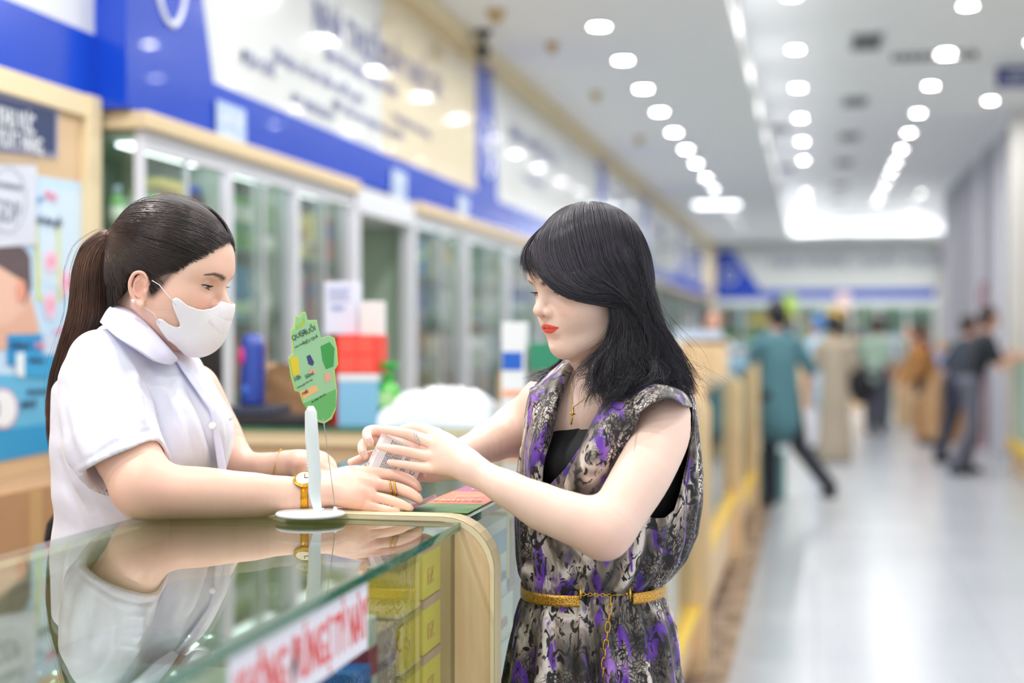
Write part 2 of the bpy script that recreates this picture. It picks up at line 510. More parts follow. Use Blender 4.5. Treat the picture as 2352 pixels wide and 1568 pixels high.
s4 = fascia(17.62, 22.4, 'fourth shop sign on the left wall, its blue end right of the dark haired woman')
s5 = fascia(22.42, 29.3, 'farthest shop sign along the left wall')
ux, uy = (0, 1, 0), (0, 0, 1)
def lines(t, rows_):
    for s, y, z, sz, sx in rows_:
        text('lettering', s, sz, INK, (-2.092, y, z), ux, uy, t, sx=sx, bold=.001)
lines(s1, [('NHÀ THUỐC', 5.75, 2.72, .2, .9), ('QUẦY THUỐC TÂY', 6.75, 2.74, .17, .75), ('ĐỊA CHỈ', 4.98, 2.43, .07, 1.2), ('Bán lẻ thuốc theo đơn', 5.9, 2.62, .09, 1.3), ('Dược sĩ tư vấn miễn phí', 5.3, 2.50, .07, 1.6), ('Mở cửa các ngày trong tuần', 6.0, 2.42, .06, 1.6), ('Thực phẩm chức năng', 6.9, 2.5, .06, 1.3), ('ĐT: 0438 256 811', 5.5, 2.36, .06, 1.2)])
lines(s2, [('NHÀ THUỐC SỐ 12', 9.7, 2.78, .16, 1.4), ('Tư vấn miễn phí', 10.2, 2.55, .08, 1.4)])
lines(s3, [('NHÀ THUỐC', 15.0, 2.75, .17, 1.3)])
lines(s4, [('NHÀ THUỐC', 19.0, 2.75, .17, 1.3)])
# clear number plates on the blue band
PLATE = mat('plate_pale', 'b9cdea', .1, coat=.4)
for y, w, i in ((4.72, .26, 0), (6.85, .26, 1), (8.2, .24, 2)):
    t = empty('number_plate', (-2.08, y, 2.1), 'pale glossy number plate on the blue band, %s from the left' % ('first', 'second', 'third')[i], 'sign plate', 'pale plates on the blue band')
    a = M(); a.box((-2.085, y, 2.07), (-2.078, y + w, 2.25), PLATE); a.obj('plate', t, bevel=.002)
    text('lettering', ['QUẦY 105', 'QUẦY 106', 'QUẦY 107'][i], .045, WHITE, (-2.077, y + .02, 2.18), ux, uy, t)
    text('lettering', 'TẦNG 1', .04, WHITE, (-2.077, y + .04, 2.11), ux, uy, t)

# sign at the near left, set back a little
t = empty('shop_sign', (-2.2, 2, 2.15), 'white sign with a broad blue band over the poster board at the left edge', 'sign')
a = M(); a.box((-2.3, 1.2, 2.15), (-2.2, 4.08, 3.23), SIGNW); a.obj('panel', t)
a = M(); a.box((-2.2, 1.2, 2.15), (-2.192, 4.08, 2.345), BLUE); a.obj('blue_band', t)
text('lettering', 'NHÀ THUỐC', .12, INK, (-2.195, 3.1, 2.5), ux, uy, t)
a = M(); a.box((-2.3, 1.2, 0), (-2.2, 4.0, 2.08), mat('tan_board', 'd0b491', .45, vary=.02)); structure(a, 'wall_staff')
a = M(); a.box((-2.3, 1.2, 2.08), (-2.18, 4.02, 2.15), CREAM); a.box((-2.3, 3.98, 0), (-2.17, 4.06, 2.15), CREAM); structure(a, 'trim_3', bevel=.004)

# far wall sign
t = empty('shop_sign', (0, 29.3, 2.1), 'wide white sign with a blue wedge and thin blue band on the far wall', 'sign')
a = M(); a.box((-2.0, 29.2, 2.1), (2.3, 29.4, 3.15), SIGNW); a.obj('panel', t)
a = M(); a.prism([(-2.0, 2.12), (2.3, 2.12), (2.3, 2.3), (-1.1, 2.3), (-1.65, 3.1), (-2.0, 3.1)], (0, -.01, 0), BLUE, (0, 29.2, 0), (1, 0, 0), (0, 0, 1)); a.obj('blue_band', t)
a = M(); a.tube([(-1.72 + .15 * math.cos(q), 29.18, 2.6 + .15 * math.sin(q)) for q in np.linspace(0, 6.283, 24, endpoint=False)], .02, WHITE, 6, closed=True); a.obj('emblem', t)
text('lettering', 'NHÀ THUỐC - QUẦY THUỐC', .26, INK, (-.9, 29.19, 2.75), (1, 0, 0), (0, 0, 1), t)
a = M(); a.box((-2.1, 28.7, 0), (-2.0, 29.4, 3.15), CREAM); structure(a, 'trim_4')

# white vertical blinds on the right
BL = [mat('blind_white', 'e6e6ee', .5), mat('blind_grey', '8f909e', .5), mat('blind_pale', 'f0f0f4', .5)]
t = empty('vertical_blind', (2.1, 18, 3.7), 'tall white vertical blinds covering the right wall behind the man in black', 'blinds')
a = M(); a.box((2.0, 15.95, 3.66), (2.12, 24.0, 3.74), BL[2]); a.obj('head_rail', t)
y = 16.0; i = 0
while y < 23.9:
    a = M(); an = .35 + .5 * rnd.random(); w = .16
    a.prism([(-.004, 0), (.004, 0), (.004, 3.6), (-.004, 3.6)], (w * math.cos(an), w * math.sin(an), 0), BL[i % 3 if rnd.random() < .7 else 0], (2.0, y, .06), (0, 1, 0), (0, 0, 1))
    a.obj('slat', t); y += .125 + .03 * rnd.random(); i += 1
a = M(); a.box((1.99, 15.5, 0), (2.3, 15.85, H_TRAY), mat('pillar_cream', 'd6d4cf', .5, vary=.02)); structure(a, 'wall_pillar')
a = M(); a.box((2.02, 15.85, 0), (2.2, 15.9, H_TRAY), DK); structure(a, 'trim_5')
a = M(); a.box((1.95, 18.2, 0), (1.975, 18.24, 2.0), mat('red_frame', 'a2636c', .5)); a.box((1.95, 17.7, .0), (1.975, 17.74, 2.0), mat('red_frame', 'a2636c', .5)); a.box((1.95, 17.7, 2.0), (1.975, 18.24, 2.04), mat('red_frame', 'a2636c', .5)); tag(a.obj('door_frame'), 'thin dull red door frame beside the white blinds', 'door frame')
# ================================================================== glass cabinets along the left wall
ALU = mat('aluminium', 'd9dbe4', .4, .1)
CABW = mat('cabinet_inside', 'a4b9aa', .6)
SHELFG = mat('shelf_glass_edge', '7fae9c', .2)
PANE = glass('cabinet_pane', 'f0f7f3', f0=.06, milk=.03)
CLEAR = glass('clear_glass', 'f4fbf7', f0=.05)
CTOP = glass('counter_glass', 'eaf6f0', f0=.085)
GEDGE = mat('green_glass_edge', '1f6b52', .1, coat=.6)
GEDGE2 = mat('green_glass_edge_pale', '5f9c84', .12, coat=.6)
WOOD = wood('pale_wood', 'dbb688', 'eacda5', 2.2)
WOODE = mat('wood_edge_band', 'e9dab2', .35, vary=.03)
CARTONS = ['e8e6df', 'b9c8e0', 'c4dcbc', '5fa04a', '8fb4d0', 'd96a4c', 'f0c428', '2a86b4', 'f0eee8', '86bc7c', '4c64b0', 'a87a4c', 'dfe3e6', 'e08a92', '2f8a4a', '1f5f9c', 'ecd878', '6a5a50']
CM = [mat('carton_%s' % c, c, .45) for c in CARTONS]
CNAME = ['off white', 'pale blue', 'pale green', 'green', 'light blue', 'orange red', 'yellow', 'teal blue', 'white', 'soft green', 'royal blue', 'brown', 'grey white', 'pink', 'dark green', 'deep blue', 'straw yellow', 'dark brown']
NTH = ['first', 'second', 'third', 'fourth', 'fifth', 'sixth', 'seventh', 'eighth', 'ninth', 'tenth', 'eleventh', 'twelfth'] + ['%dth' % n for n in range(13, 60)]
_boxmesh = {}
def carton_mesh(w, d, h, ci, kind=0):
    """small medicine carton: body, printed band, flap line"""
    key = (w, d, h, ci, kind)
    if key in _boxmesh: return _boxmesh[key]
    a = M(); e = .002
    a.box((-w / 2, -d / 2, 0), (w / 2, d / 2, h), CM[ci])
    b = CM[(ci * 5 + 3) % len(CM)]
    z0, z1 = (h * .55, h * .85) if kind == 0 else (h * .1, h * .35)
    a.box((-w / 2 - e / 2, -d / 2 - e / 2, z0), (w / 2 + e / 2, d / 2 + e / 2, z1), b)
    a.box((-w / 2 + .1 * w, -d / 2 - e, h * .4), (w / 2 - .3 * w, -d / 2, h * .47), CM[10])
    a.box((w / 2, -d / 2 + .1 * d, h * .4), (w / 2 + e, d / 2 - .3 * d, h * .47), CM[10])
    me = a.obj('medicine_box'); m_ = me.data
    bpy.data.objects.remove(me)
    _boxmesh[key] = m_
    return m_
def bottle_mesh(r, h, ci, cap):
    key = ('b', r, h, ci)
    if key in _boxmesh: return _boxmesh[key]
    a = M()
    a.lathe([(0, 0), (r, 0), (r, h * .68), (r * .5, h * .8), (r * .45, h * .85)], CM[ci], n=12)
    a.lathe([(r * .52, h * .84), (r * .52, h), (0, h)], CM[cap], n=12)
    a.lathe([(r * 1.02, h * .15), (r * 1.02, h * .55)], CM[0], n=12)
    me = a.obj('medicine_bottle', smooth=True); m_ = me.data
    bpy.data.objects.remove(me); _boxmesh[key] = m_
    return m_
SIZES = [(.05, .09, .17), (.06, .13, .16), (.04, .07, .19), (.07, .1, .12), (.05, .15, .19)]
def place_stock(x, y0, y1, z, label, group, rg, fill=.8, hmax=.2, along='y', xdepth=0, maxn=99):
    """a row of cartons and bottles standing on one shelf"""
    y = y0; k = 0; ci = 0
    while y < y1 - .05 and k < maxn:
        s = SIZES[rg.randrange(len(SIZES))]; ci = ci if (k and rg.random() < .55) else rg.randrange(len(CM))
        if rg.random() > fill:
            y += .1; continue
        if rg.random() < .22:
            me = bottle_mesh(.028, min(.15, hmax * .8), ci, rg.randrange(len(CM))); wdt = .062; hh = .15; nm = 'medicine_bottle'; what = 'bottle'
        else:
            me = carton_mesh(s[0], s[1], min(s[2] * 1.25, hmax * .85), ci, rg.randrange(2)); wdt = s[1] + .012; hh = s[2]; nm = 'medicine_box'; what = 'box'
        o = bpy.data.objects.new(nm, me); COL.objects.link(o)
        if along == 'y': o.location = (x, y + wdt / 2, z)
        else:
            o.location = (y + wdt / 2, x, z); o.rotation_euler[2] = math.pi / 2
        tag(o, '%s %s, %s from left, %s' % (CNAME[ci], what, NTH[k], label), what, group)
        y += wdt; k += 1

CABGLOW = mat('cabinet_added_glow', 'f2f6ff', .5, emit=3.5)  # glowing strips added out of sight to brighten the cabinet insides
bays = [(4.14, 4.8), (4.83, 5.48), (5.51, 6.2), (7.25, 8.4), (8.43, 9.6), (9.63, 10.8), (10.83, 12.2)]
XC = -2.1
rg = random.Random(3)
bn = ['first', 'second', 'third', 'fourth', 'fifth', 'sixth', 'seventh']
for bi, (y0, y1) in enumerate(bays):
    t = empty('glass_cabinet', (XC - .2, (y0 + y1) / 2, 0), 'aluminium framed glass display cabinet full of medicine, %s bay from the left' % bn[bi], 'cabinet', 'glass cabinets along the left wall')
    a = M(); a.box((-2.55, y0, 0), (-2.52, y1, 2.06), CABW); (a.box((-2.52, y0 - .012, 0), (XC, y0, 2.06), CABW) if bi else a.box((-2.52, y0 - .012, .95), (XC, y0 - .006, 2.03), CLEAR)); a.box((-2.52, y1, 0), (XC, y1 + .012, 2.06), CABW)
    a.box((-2.52, y0, 0), (XC - .02, y1, .9), CABW); a.box((-2.52, y0, 2.03), (XC, y1, 2.06), CABW); a.obj('carcass', t)
    a = M()
    for (c0, c1) in ((y0 - .012, y0 + .012), (y1 - .012, y1 + .012)):
        a.box((XC, c0, 0), (XC + .03, c1, 2.06), ALU)
    a.box((XC, y0, 2.0), (XC + .028, y1, 2.06), ALU); a.box((XC, y0, .9), (XC + .028, y1, .95), ALU)
    a.obj('frame', t, bevel=.003)
    mid = (y0 + y1) / 2
    a = M(); a.box((-2.19, y0 + .05, 2.018), (-2.11, y1 - .05, 2.028), CABGLOW); a.obj('added_glow_strip', t)
    for k, (c0, c1, xo) in enumerate(((y0 + .02, mid + .03, .0), (mid - .03, y1 - .02, -.014))):
        a = M(); a.box((XC + xo + .004, c0, .95), (XC + xo + .01, c1, 2.0), PANE)
        a.box((XC + xo, c0, .95), (XC + xo + .014, c0 + .012, 2.0), ALU); a.box((XC + xo, c1 - .012, .95), (XC + xo + .014, c1, 2.0), ALU)
        if bi == 0 and k == 1: continue
        a.obj('door', t)
    for z in (1.2, 1.47, 1.74):
        a = M(); a.box((-2.52, y0, z - .008), (XC - .04, y1, z), CLEAR); a.box((XC - .046, y0, z - .008), (XC - .04, y1, z), SHELFG); a.obj('shelf', t)
    for zi, z in enumerate((.95, 1.2, 1.47, 1.74)):
        if zi == 0 and bi > 3: continue
        place_stock(-2.19, y0 + .02, y1 - .02, z + .001, '%s shelf of the %s cabinet' % (['bottom', 'second', 'third', 'top'][zi], bn[bi]), 'medicines on the %s shelf of the %s cabinet' % (['bottom', 'second', 'third', 'top'][zi], bn[bi]), rg, .9, .24)
a = M(); a.box((-2.2, 4.1, 2.06), (XC + .06, 6.24, 2.115), BEIGE); a.box((-2.2, 7.22, 2.06), (XC + .06, 29, 2.115), BEIGE); structure(a, 'trim_6', bevel=.006)
# doorway between the third and the fourth bay
GREENW = mat('pale_green_wall', 'cfdcba', .6, vary=.03)
a = M(); a.box((-2.6, 6.24, 1.98), (XC + .035, 7.22, 2.1), ALU); a.box((XC - .03, 6.22, 0), (XC + .035, 6.3, 2.0), ALU); a.box((XC - .03, 7.16, 0), (XC + .035, 7.23, 2.0), ALU)
structure(a, 'door_1', bevel=.003)
a = M(); a.box((-2.74, 6.2, 0), (-2.7, 7.3, 2.1), GREENW); a.box((-2.7, 6.24, 1.9), (-2.4, 7.22, 1.98), CREAM); structure(a, 'wall_doorway')
# stalls farther along, only seen as shelves behind glass
far_stock = [(12.3, 17.5, 'beyond the seventh cabinet'), (17.7, 23.5, 'near the fourth sign'), (23.6, 29.0, 'at the far end of the left wall')]
for fi, (y0, y1, lb) in enumerate(far_stock):
    t = empty('glass_cabinet', (-2.3, (y0 + y1) / 2, 0), 'long glass cabinet of pale stock %s' % lb, 'cabinet')
    a = M(); a.box((-2.55, y0, 0), (-2.5, y1, 2.06), CABW); a.box((-2.5, y0, 0), (-2.15, y1, .9), CABW); a.obj('carcass', t)
    n = 5
    for q in range(n + 1):
        yy = y0 + (y1 - y0) * q / n
        a = M(); a.box((-2.1, yy - .02, 0), (-2.07, yy + .02, 2.06), ALU); a.obj('post', t)
    for z in (1.2, 1.5, 1.8):
        a = M(); a.box((-2.5, y0, z - .008), (-2.15, y1, z), SHELFG); a.obj('shelf', t)
    place_stock(-2.2, y0 + .1, y1, 1.501, 'middle shelf, %s' % ['cabinet past the seventh', 'cabinet by the fourth sign', 'farthest left cabinet'][fi], 'medicines in the cabinet %s' % lb, rg, .8, .28, maxn=26)

# far wall cabinets, shelves and stock
t = empty('glass_cabinet', (0, 29.1, 0), 'wide lit glass cabinet under the sign on the far wall', 'cabinet')
a = M(); a.box((-2.0, 29.15, 0), (2.3, 29.2, 2.08), CABW); a.obj('carcass', t)
for q in range(9): a = M(); a.box((-2.0 + q * .53, 28.75, 0), (-1.96 + q * .53, 28.8, 1.98), ALU); a.obj('post', t)
a = M(); a.box((-2.0, 28.75, 1.98), (2.3, 28.8, 2.08), ALU); a.obj('frame', t)
for z in (1.25, 1.6, 1.9):
    a = M(); a.box((-2.0, 28.8, z - .02), (2.3, 29.15, z), SHELFG); a.obj('shelf', t)
for z, nm in ((1.251, 'lower'), (1.601, 'upper')):
    place_stock(28.95, -1.95, 2.25, z, '%s shelf at the far wall' % nm, 'medicines on the %s shelf at the far wall' % nm, rg, .95, .3, along='x', maxn=34)
for x, z, c, lb in ((-.52, 2.02, 'a9c94f', 'pale green card hanging from the blue band, left of centre'), (.52, 2.05, 'e2c9c4', 'pale pink card hanging from the blue band at the centre'), (.38, 1.75, 'f0c020', 'yellow card hanging below the far sign')):
    a = M(); a.box((x - .13, 28.7, z - .2), (x + .13, 28.72, z + .16), mat('card_' + c, c, .5)); a.box((x - .004, 28.705, z + .16), (x + .004, 28.71, z + .3), ALU)
    tag(a.obj('hanging_card'), lb, 'sign')

# ================================================================== counters
def rounded_panel(a, y0, y1, m, top, xl, xr, r=.075, zb=0.0):
    pts = [(xl, zb), (xr, zb)]
    for q in range(9):
        an = q / 8 * math.pi / 2
        pts.append((xr - r + r * math.cos(an), top - r + r * math.sin(an)))
    pts.append((xl, top))
    a.prism(pts, (0, y1 - y0, 0), m, (0, y0, 0), (1, 0, 0), (0, 0, 1))

def counter(y0, y1, lb, shelves=(.52, .82), xf=-.505, xb=-.975, ztop=ZT, panel_end=True, wood_front=.3):
    t = empty('glass_counter', ((xf + xb) / 2, (y0 + y1) / 2, 0), lb, 'counter')
    a = M(); a.box((xb, y0 + .02, ztop - .008), (xf + .006, y1 - .02, ztop), CTOP)
    a.obj('glass_top', t)
    a = M()
    a.box((xf + .006, y0 + .02, ztop - .0115), (xf + .0085, y1 - .02, ztop + .0002), GEDGE)
    a.obj('glass_edge', t)
    a = M(); a.box((xf - .006, y0 + .02, wood_front), (xf, y1 - .02, ztop - .008), CLEAR); a.obj('front_glass', t)
    a = M(); a.box((xb, y0 + .02, .08), (xb + .018, y1 - .02, ztop - .035), WOOD)
    a.box((xb, y0 + .02, ztop - .035), (xb + .03, y1 - .02, ztop - .009), WOODE); a.obj('back_panel', t)
    a = M(); a.box((xb + .018, y0 + .02, .08), (xf, y1 - .02, wood_front), WOOD); a.obj('base', t)
    a = M(); a.box((xf, y0, wood_front - .06), (xf + .035, y1, wood_front - .01), mat('yellow_rail', 'e0b93c', .4)); a.obj('bumper_rail', t, bevel=.005)
    for z in shelves:
        a = M(); a.box((xb + .02, y0 + .02, z - .006), (xf - .01, y1 - .02, z), CLEAR); a.box((xf - .013, y0 + .02, z - .006), (xf - .01, y1 - .02, z), GEDGE2); a.obj('shelf', t)
    for yy in ((y0, y0 + .02), (y1 - .02, y1)):
        a = M()
        rounded_panel(a, yy[0], yy[1], WOOD, ztop + .007, xb - .01, xf + .058)
        # pale edge band following the rounded corner
        P = []
        xr, top, r = xf + .058, ztop + .007, .075
        path = [(xb - .01, top)] + [(xr - r + r * math.sin(q / 8 * math.pi / 2), top - r + r * math.cos(q / 8 * math.pi / 2)) for q in range(9)] + [(xr, .0)]
        for (x, z) in path: P.append([(x + .0006, yy[0] - .0008, z + .0006), (x + .0006, yy[1] + .0008, z + .0006)])
        a.grid(np.array(P), WOODE)
        P2 = [[(x, yy[0] - .0009, z), (x - .006 * (1 if i > 0 else 0), yy[0] - .0009, z - .006)] for i, (x, z) in enumerate(path)]
        a.grid(np.array(P2), WOODE)
        a.obj('end_panel', t)
    return t
c1 = counter(.35, 1.99, 'nearest glass topped counter with the sheet of red letters taped to its front')
c2 = counter(1.991, 3.72, 'second glass topped counter, between the two women')

# cross counter behind them (the stall is closed by it)
t = empty('glass_counter', (-1.4, 4.0, 0), 'glass topped cross counter behind the women, carrying boxes, a bottle and a plastic bag', 'counter')
a = M(); a.box((-2.02, 3.85, ZT - .008), (-.5, 4.35, ZT), CTOP); a.obj('glass_top', t)
a = M(); a.box((-2.02, 3.846, ZT - .01), (-.5, 3.85, ZT + .0003), GEDGE); a.obj('glass_edge', t)
a = M(); a.box((-2.02, 3.87, .0), (-.5, 3.89, ZT - .009), BEIGE); a.box((-2.02, 3.89, 0), (-.5, 4.33, .8), BEIGE); a.box((-2.02, 4.31, .8), (-.5, 4.33, ZT - .01), WOOD)
a.box((-.52, 3.87, 0), (-.5, 4.33, ZT - .009), WOOD); a.box((-2.02, 3.852, ZT - .05), (-.5, 3.87, ZT - .012), CREAM); a.box((-2.0, 3.89, ZT - .03), (-.52, 4.31, ZT - .02), mat('counter_lining', 'bfd2cf', .4)); a.obj('body', t)

# further counters along the aisle
c3 = counter(4.352, 5.95, 'glass counter of products behind the woman in the patterned dress', xf=-.505, xb=-1.0)
c4 = counter(6.2, 8.9, 'glass counter with a yellow rail and coloured products, beyond the tall wooden panel', shelves=(.55, .85), wood_front=.45)
c5 = counter(8.95, 11.6, 'pale wooden ended counter where the man in teal leans', shelves=(.6, .85), wood_front=.32)
a = M(); a.box((-.72, 6.06, 0), (-.46, 6.1, 1.37), WOOD); a.box((-.72, 6.1, 0), (-.7, 6.2, 1.37), WOOD); tag(a.obj('wooden_partition', bevel=.004), 'tall pale wooden partition panel standing behind the dark haired woman', 'partition')
t = empty('display_stand', (-.6, 8.6, 1.15), 'pale wooden display frame standing on the counter behind the long haired woman', 'stand')
a = M(); a.box((-.75, 8.2, 1.158), (-.5, 8.23, 1.38), WOOD); a.box((-.75, 8.2, 1.36), (-.5, 8.5, 1.385), WOOD); a.obj('frame', t)
for yy0, yy1, z, lb in ((2.75, 3.6, .821, 'upper shelf of the second counter'), (4.45, 5.85, .821, 'upper shelf of the third counter'), (6.25, 8.8, .551, 'lower shelf behind the tall partition'), (6.25, 8.8, .851, 'upper shelf behind the tall partition'), (9.0, 11.5, .851, 'counter shelf before the man in teal')):
    place_stock(-.58, yy0, yy1, z, lb, 'products on the %s' % lb, rg, .8, .22, maxn=22)
# goods standing on the far counters
for (x, y, w, h, ci, lb) in ((-.75, 9.3, .3, .28, 1, 'pale blue crate of leaflets standing on the counter left of the man in teal'), (-.8, 10.4, .35, .22, 8, 'white carton standing on the counter beside the man in teal'), (-.62, 11.0, .2, .16, 4, 'small blue grey carton on the counter end by the man in teal')):
    a = M(); a.box((x - w / 2, y - .15, 1.159), (x + w / 2, y + .15, 1.159 + h), CM[ci]); a.box((x - w / 2 - .002, y - .152, 1.159 + h * .6), (x + w / 2 + .002, y + .152, 1.159 + h * .8), CM[(ci + 7) % 18])
    tag(a.obj('carton', bevel=.004), lb, 'carton')

# right side counters
def rcounter(y0, y1, x, lb, label_extra=None):
    t = empty('glass_counter', (x + .3, (y0 + y1) / 2, 0), lb, 'counter')
    a = M(); a.box((x, y0, 0), (x + .5, y0 + .04, 1.16), WOOD); a.box((x, y1 - .04, 0), (x + .5, y1, 1.16), WOOD); a.obj('end_panel', t, bevel=.01)
    a = M(); a.box((x + .02, y0 + .04, .3), (x + .05, y1 - .04, 1.14), CABW); a.box((x + .45, y0 + .04, .0), (x + .48, y1 - .04, 1.14), WOOD); a.box((x + .03, y0 + .04, 0), (x + .45, y1 - .04, .3), WOOD); a.obj('body', t)
    a = M(); a.box((x, y0 + .04, 1.142), (x + .5, y1 - .04, 1.15), CTOP); a.obj('glass_top', t)
    a = M(); a.box((x - .05, y0, .22), (x, y1, .34), mat('yellow_rail', 'e0b93c', .4)); a.obj('bumper_rail', t, bevel=.01)
    return t
rcounter(11.0, 15.45, 1.97, 'right hand counter with a yellow rail where the man in black leans')
rcounter(7.5, 10.9, 1.97, 'right hand counter nearest the camera, just out of the frame')
a = M(); a.box((2.03, 14.2, 1.151), (2.2, 14.3, 1.36), mat('card_f0c020', 'f0c020', .5)); tag(a.obj('price_card'), 'yellow card standing on the right counter by the man in black', 'sign')
# far stall counters in the aisle end
for (x0, x1, y0, y1, lb) in ((-1.9, -.6, 22.0, 22.5, 'glass counter across the left stall near the far end'), (1.2, 1.98, 22.6, 23.1, 'low counter at the right near the far end'), (-.5, 1.0, 27.6, 28.1, 'glass counter standing under the far sign')):
    t = empty('glass_counter', ((x0 + x1) / 2, y0, 0), lb, 'counter')
    a = M(); a.box((x0, y0, 0), (x1, y1, .95), WOOD); a.obj('body', t, bevel=.01)
    a = M(); a.box((x0, y0, .95), (x1, y1, 1.1), mat('pale_glass_box', 'c3d4cf', .2)); a.obj('glass_top', t)
t = empty('cardboard_box', (1.75, 19.6, 0), 'brown cardboard box on the floor behind the man in black', 'box')
a = M(); a.box((1.3, 19.4, 0), (1.98, 20.0, .5), mat('cardboard', 'b98a5c', .8, vary=.05)); a.obj('body', t)
a = M(); a.prism([(0, 0), (.12, .1), (.11, .11), (-.01, .01)], (0, .55, 0), mat('cardboard', 'b98a5c'), (1.28, 19.42, .5), (1, 0, 0), (0, 0, 1)); a.obj('flap', t)
# ================================================================== things on and around the counters
def hbox(name, lo, hi, m, label, cat, bevel=.002, rot=0, group=None):
    c = ((lo[0] + hi[0]) / 2, (lo[1] + hi[1]) / 2, lo[2])
    a = M(); a.box((lo[0] - c[0], lo[1] - c[1], 0), (hi[0] - c[0], hi[1] - c[1], hi[2] - lo[2]), m)
    o = a.obj(name, bevel=bevel); o.location = c; o.rotation_euler[2] = rot
    return tag(o, label, cat, group)
Z1 = ZT + .0005
# --- paper notice on the front glass
PAPER = mat('paper_white', 'e4e2ec', .55); RED = mat('red_print', 'e0443c', .5)
xs = -.5045
t = empty('notice_sheet', (xs, 1.1, 1.02), 'white paper notice with big red letters taped to the front glass', 'notice')
a = M(); a.box((xs, 1.166, 1.058), (xs + .0006, 1.562, 1.1425), PAPER); a.obj('sheet', t)
text('lettering', 'KHÔNG ĐÚNG', .062, RED, (xs + .0008, 1.18, 1.074), (0, 1, 0), (0, 0, 1), t, sx=.56, bold=.0012)
text('lettering', 'Ị TỲ NÀY', .062, RED, (xs + .0008, 1.425, 1.074), (0, 1, 0), (0, 0, 1), t, sx=.50, bold=.0012)
# --- boxes behind the front glass of the nearest counter
def pack(lo, hi, base, bands, label, cat='box', name='medicine_box', txt=None, face='x', tc='ffffff'):
    """one carton with printed bands (z fractions) and optional lettering on the aisle face"""
    t = empty(name, ((lo[0] + hi[0]) / 2, (lo[1] + hi[1]) / 2, lo[2]), label, cat)
    a = M(); a.box(lo, hi, mat('pack_' + base, base, .3)); a.obj('carton', t, bevel=.0012)
    a = M(); h = hi[2] - lo[2]
    for f0, f1, c in bands:
        a.box((lo[0] - .0006, lo[1] - .0006, lo[2] + f0 * h), (hi[0] + .0006, hi[1] + .0006, lo[2] + f1 * h), mat('pack_' + c, c, .3))
    if bands: a.obj('printed_band', t)
    if txt:
        for s, fy, fz, sz in txt:
            text('lettering', s, sz, mat('pack_' + tc, tc, .4), (hi[0] + .0012, lo[1] + fy * (hi[1] - lo[1]), lo[2] + fz * h), (0, 1, 0), (0, 0, 1), t, bold=.0006)
    return t
def stackup(x0, x1, y0, y1, zs, base, bands, lb, ordn, **k):
    for i in range(len(zs) - 1):
        pack((x0, y0, zs[i] + .0008), (x1, y1, zs[i + 1] - .0008), base, bands, lb % ordn[i], **k)
o4 = ['bottom', 'second from the bottom', 'third from the bottom', 'top']
stackup(-.62, -.522, 1.865, 1.955, [.828, .904, .98, 1.056, 1.132], 'fbe62a', [(.84, 1.0, 'c9a0a0')], 'bright yellow medicine box in the column beside the wooden end panel, %s', o4, txt=[('FZ', .2, .25, .03)], tc='e8a93c')
stackup(-.63, -.525, 1.765, 1.858, [.828, .902, .976, 1.05, 1.122], 'f4cc4c', [(.86, 1.0, 'b9a03c'), (.0, .06, 'e8cf8a')], 'amber yellow medicine box left of the bright yellow column, %s', o4, txt=[('7', .35, .3, .03)], tc='f2dc8c')
stackup(-.65, -.53, 1.655, 1.757, [.828, .95, 1.05], 'b89a90', [(.5, .6, '7a6a78'), (.8, .9, 'c4a89c')], 'mauve brown carton behind the glass beside the amber boxes, %s', ['lower', 'upper'])
stackup(-.6, -.515, 1.555, 1.61, [.828, .97, 1.03], '1c6fc0', [(.62, .72, '0f4f96'), (.2, .34, 'd9dfc8')], 'blue carton with a pale window behind the glass right of the notice, %s', ['lower', 'upper'])
stackup(-.6, -.52, 1.614, 1.65, [.828, 1.08], 'd2cfc0', [(.72, .86, 'a3324a'), (.3, .42, '6a58a0')], 'narrow cream carton with a dark red band beside the blue ones, %s', ['single'])
pack((-.62, 1.42, .83), (-.54, 1.52, .97), 'c8203c', [(.1, .2, 'e8d8d8')], 'red carton behind the glass under the right end of the notice')
pack((-.63, 1.33, .83), (-.55, 1.415, .96), '3f9a2c', [(.4, .6, 'c9e29a')], 'green carton behind the glass beside the red one')
for i, (y, c, c2) in enumerate(((.75, 'c5d64a', 'e8d060'), (.9, 'a6cf52', 'e8e8e0'), (1.05, 'd8dc6a', '7fb84a'), (1.2, 'bfe07a', 'e0a060'), (1.35, 'e0e4d8', '9cc860'), (1.5, 'b4d84e', 'e8c84a'), (1.65, 'e4e8e0', 'c2de6a'))):
    pack((-.94, y, .83), (-.66, y + .14, .97 + .01 * (i % 2)), c, [(.5, .8, c2)], 'yellow green carton under the glass top at lower left, %s from the camera' % ORD[i])
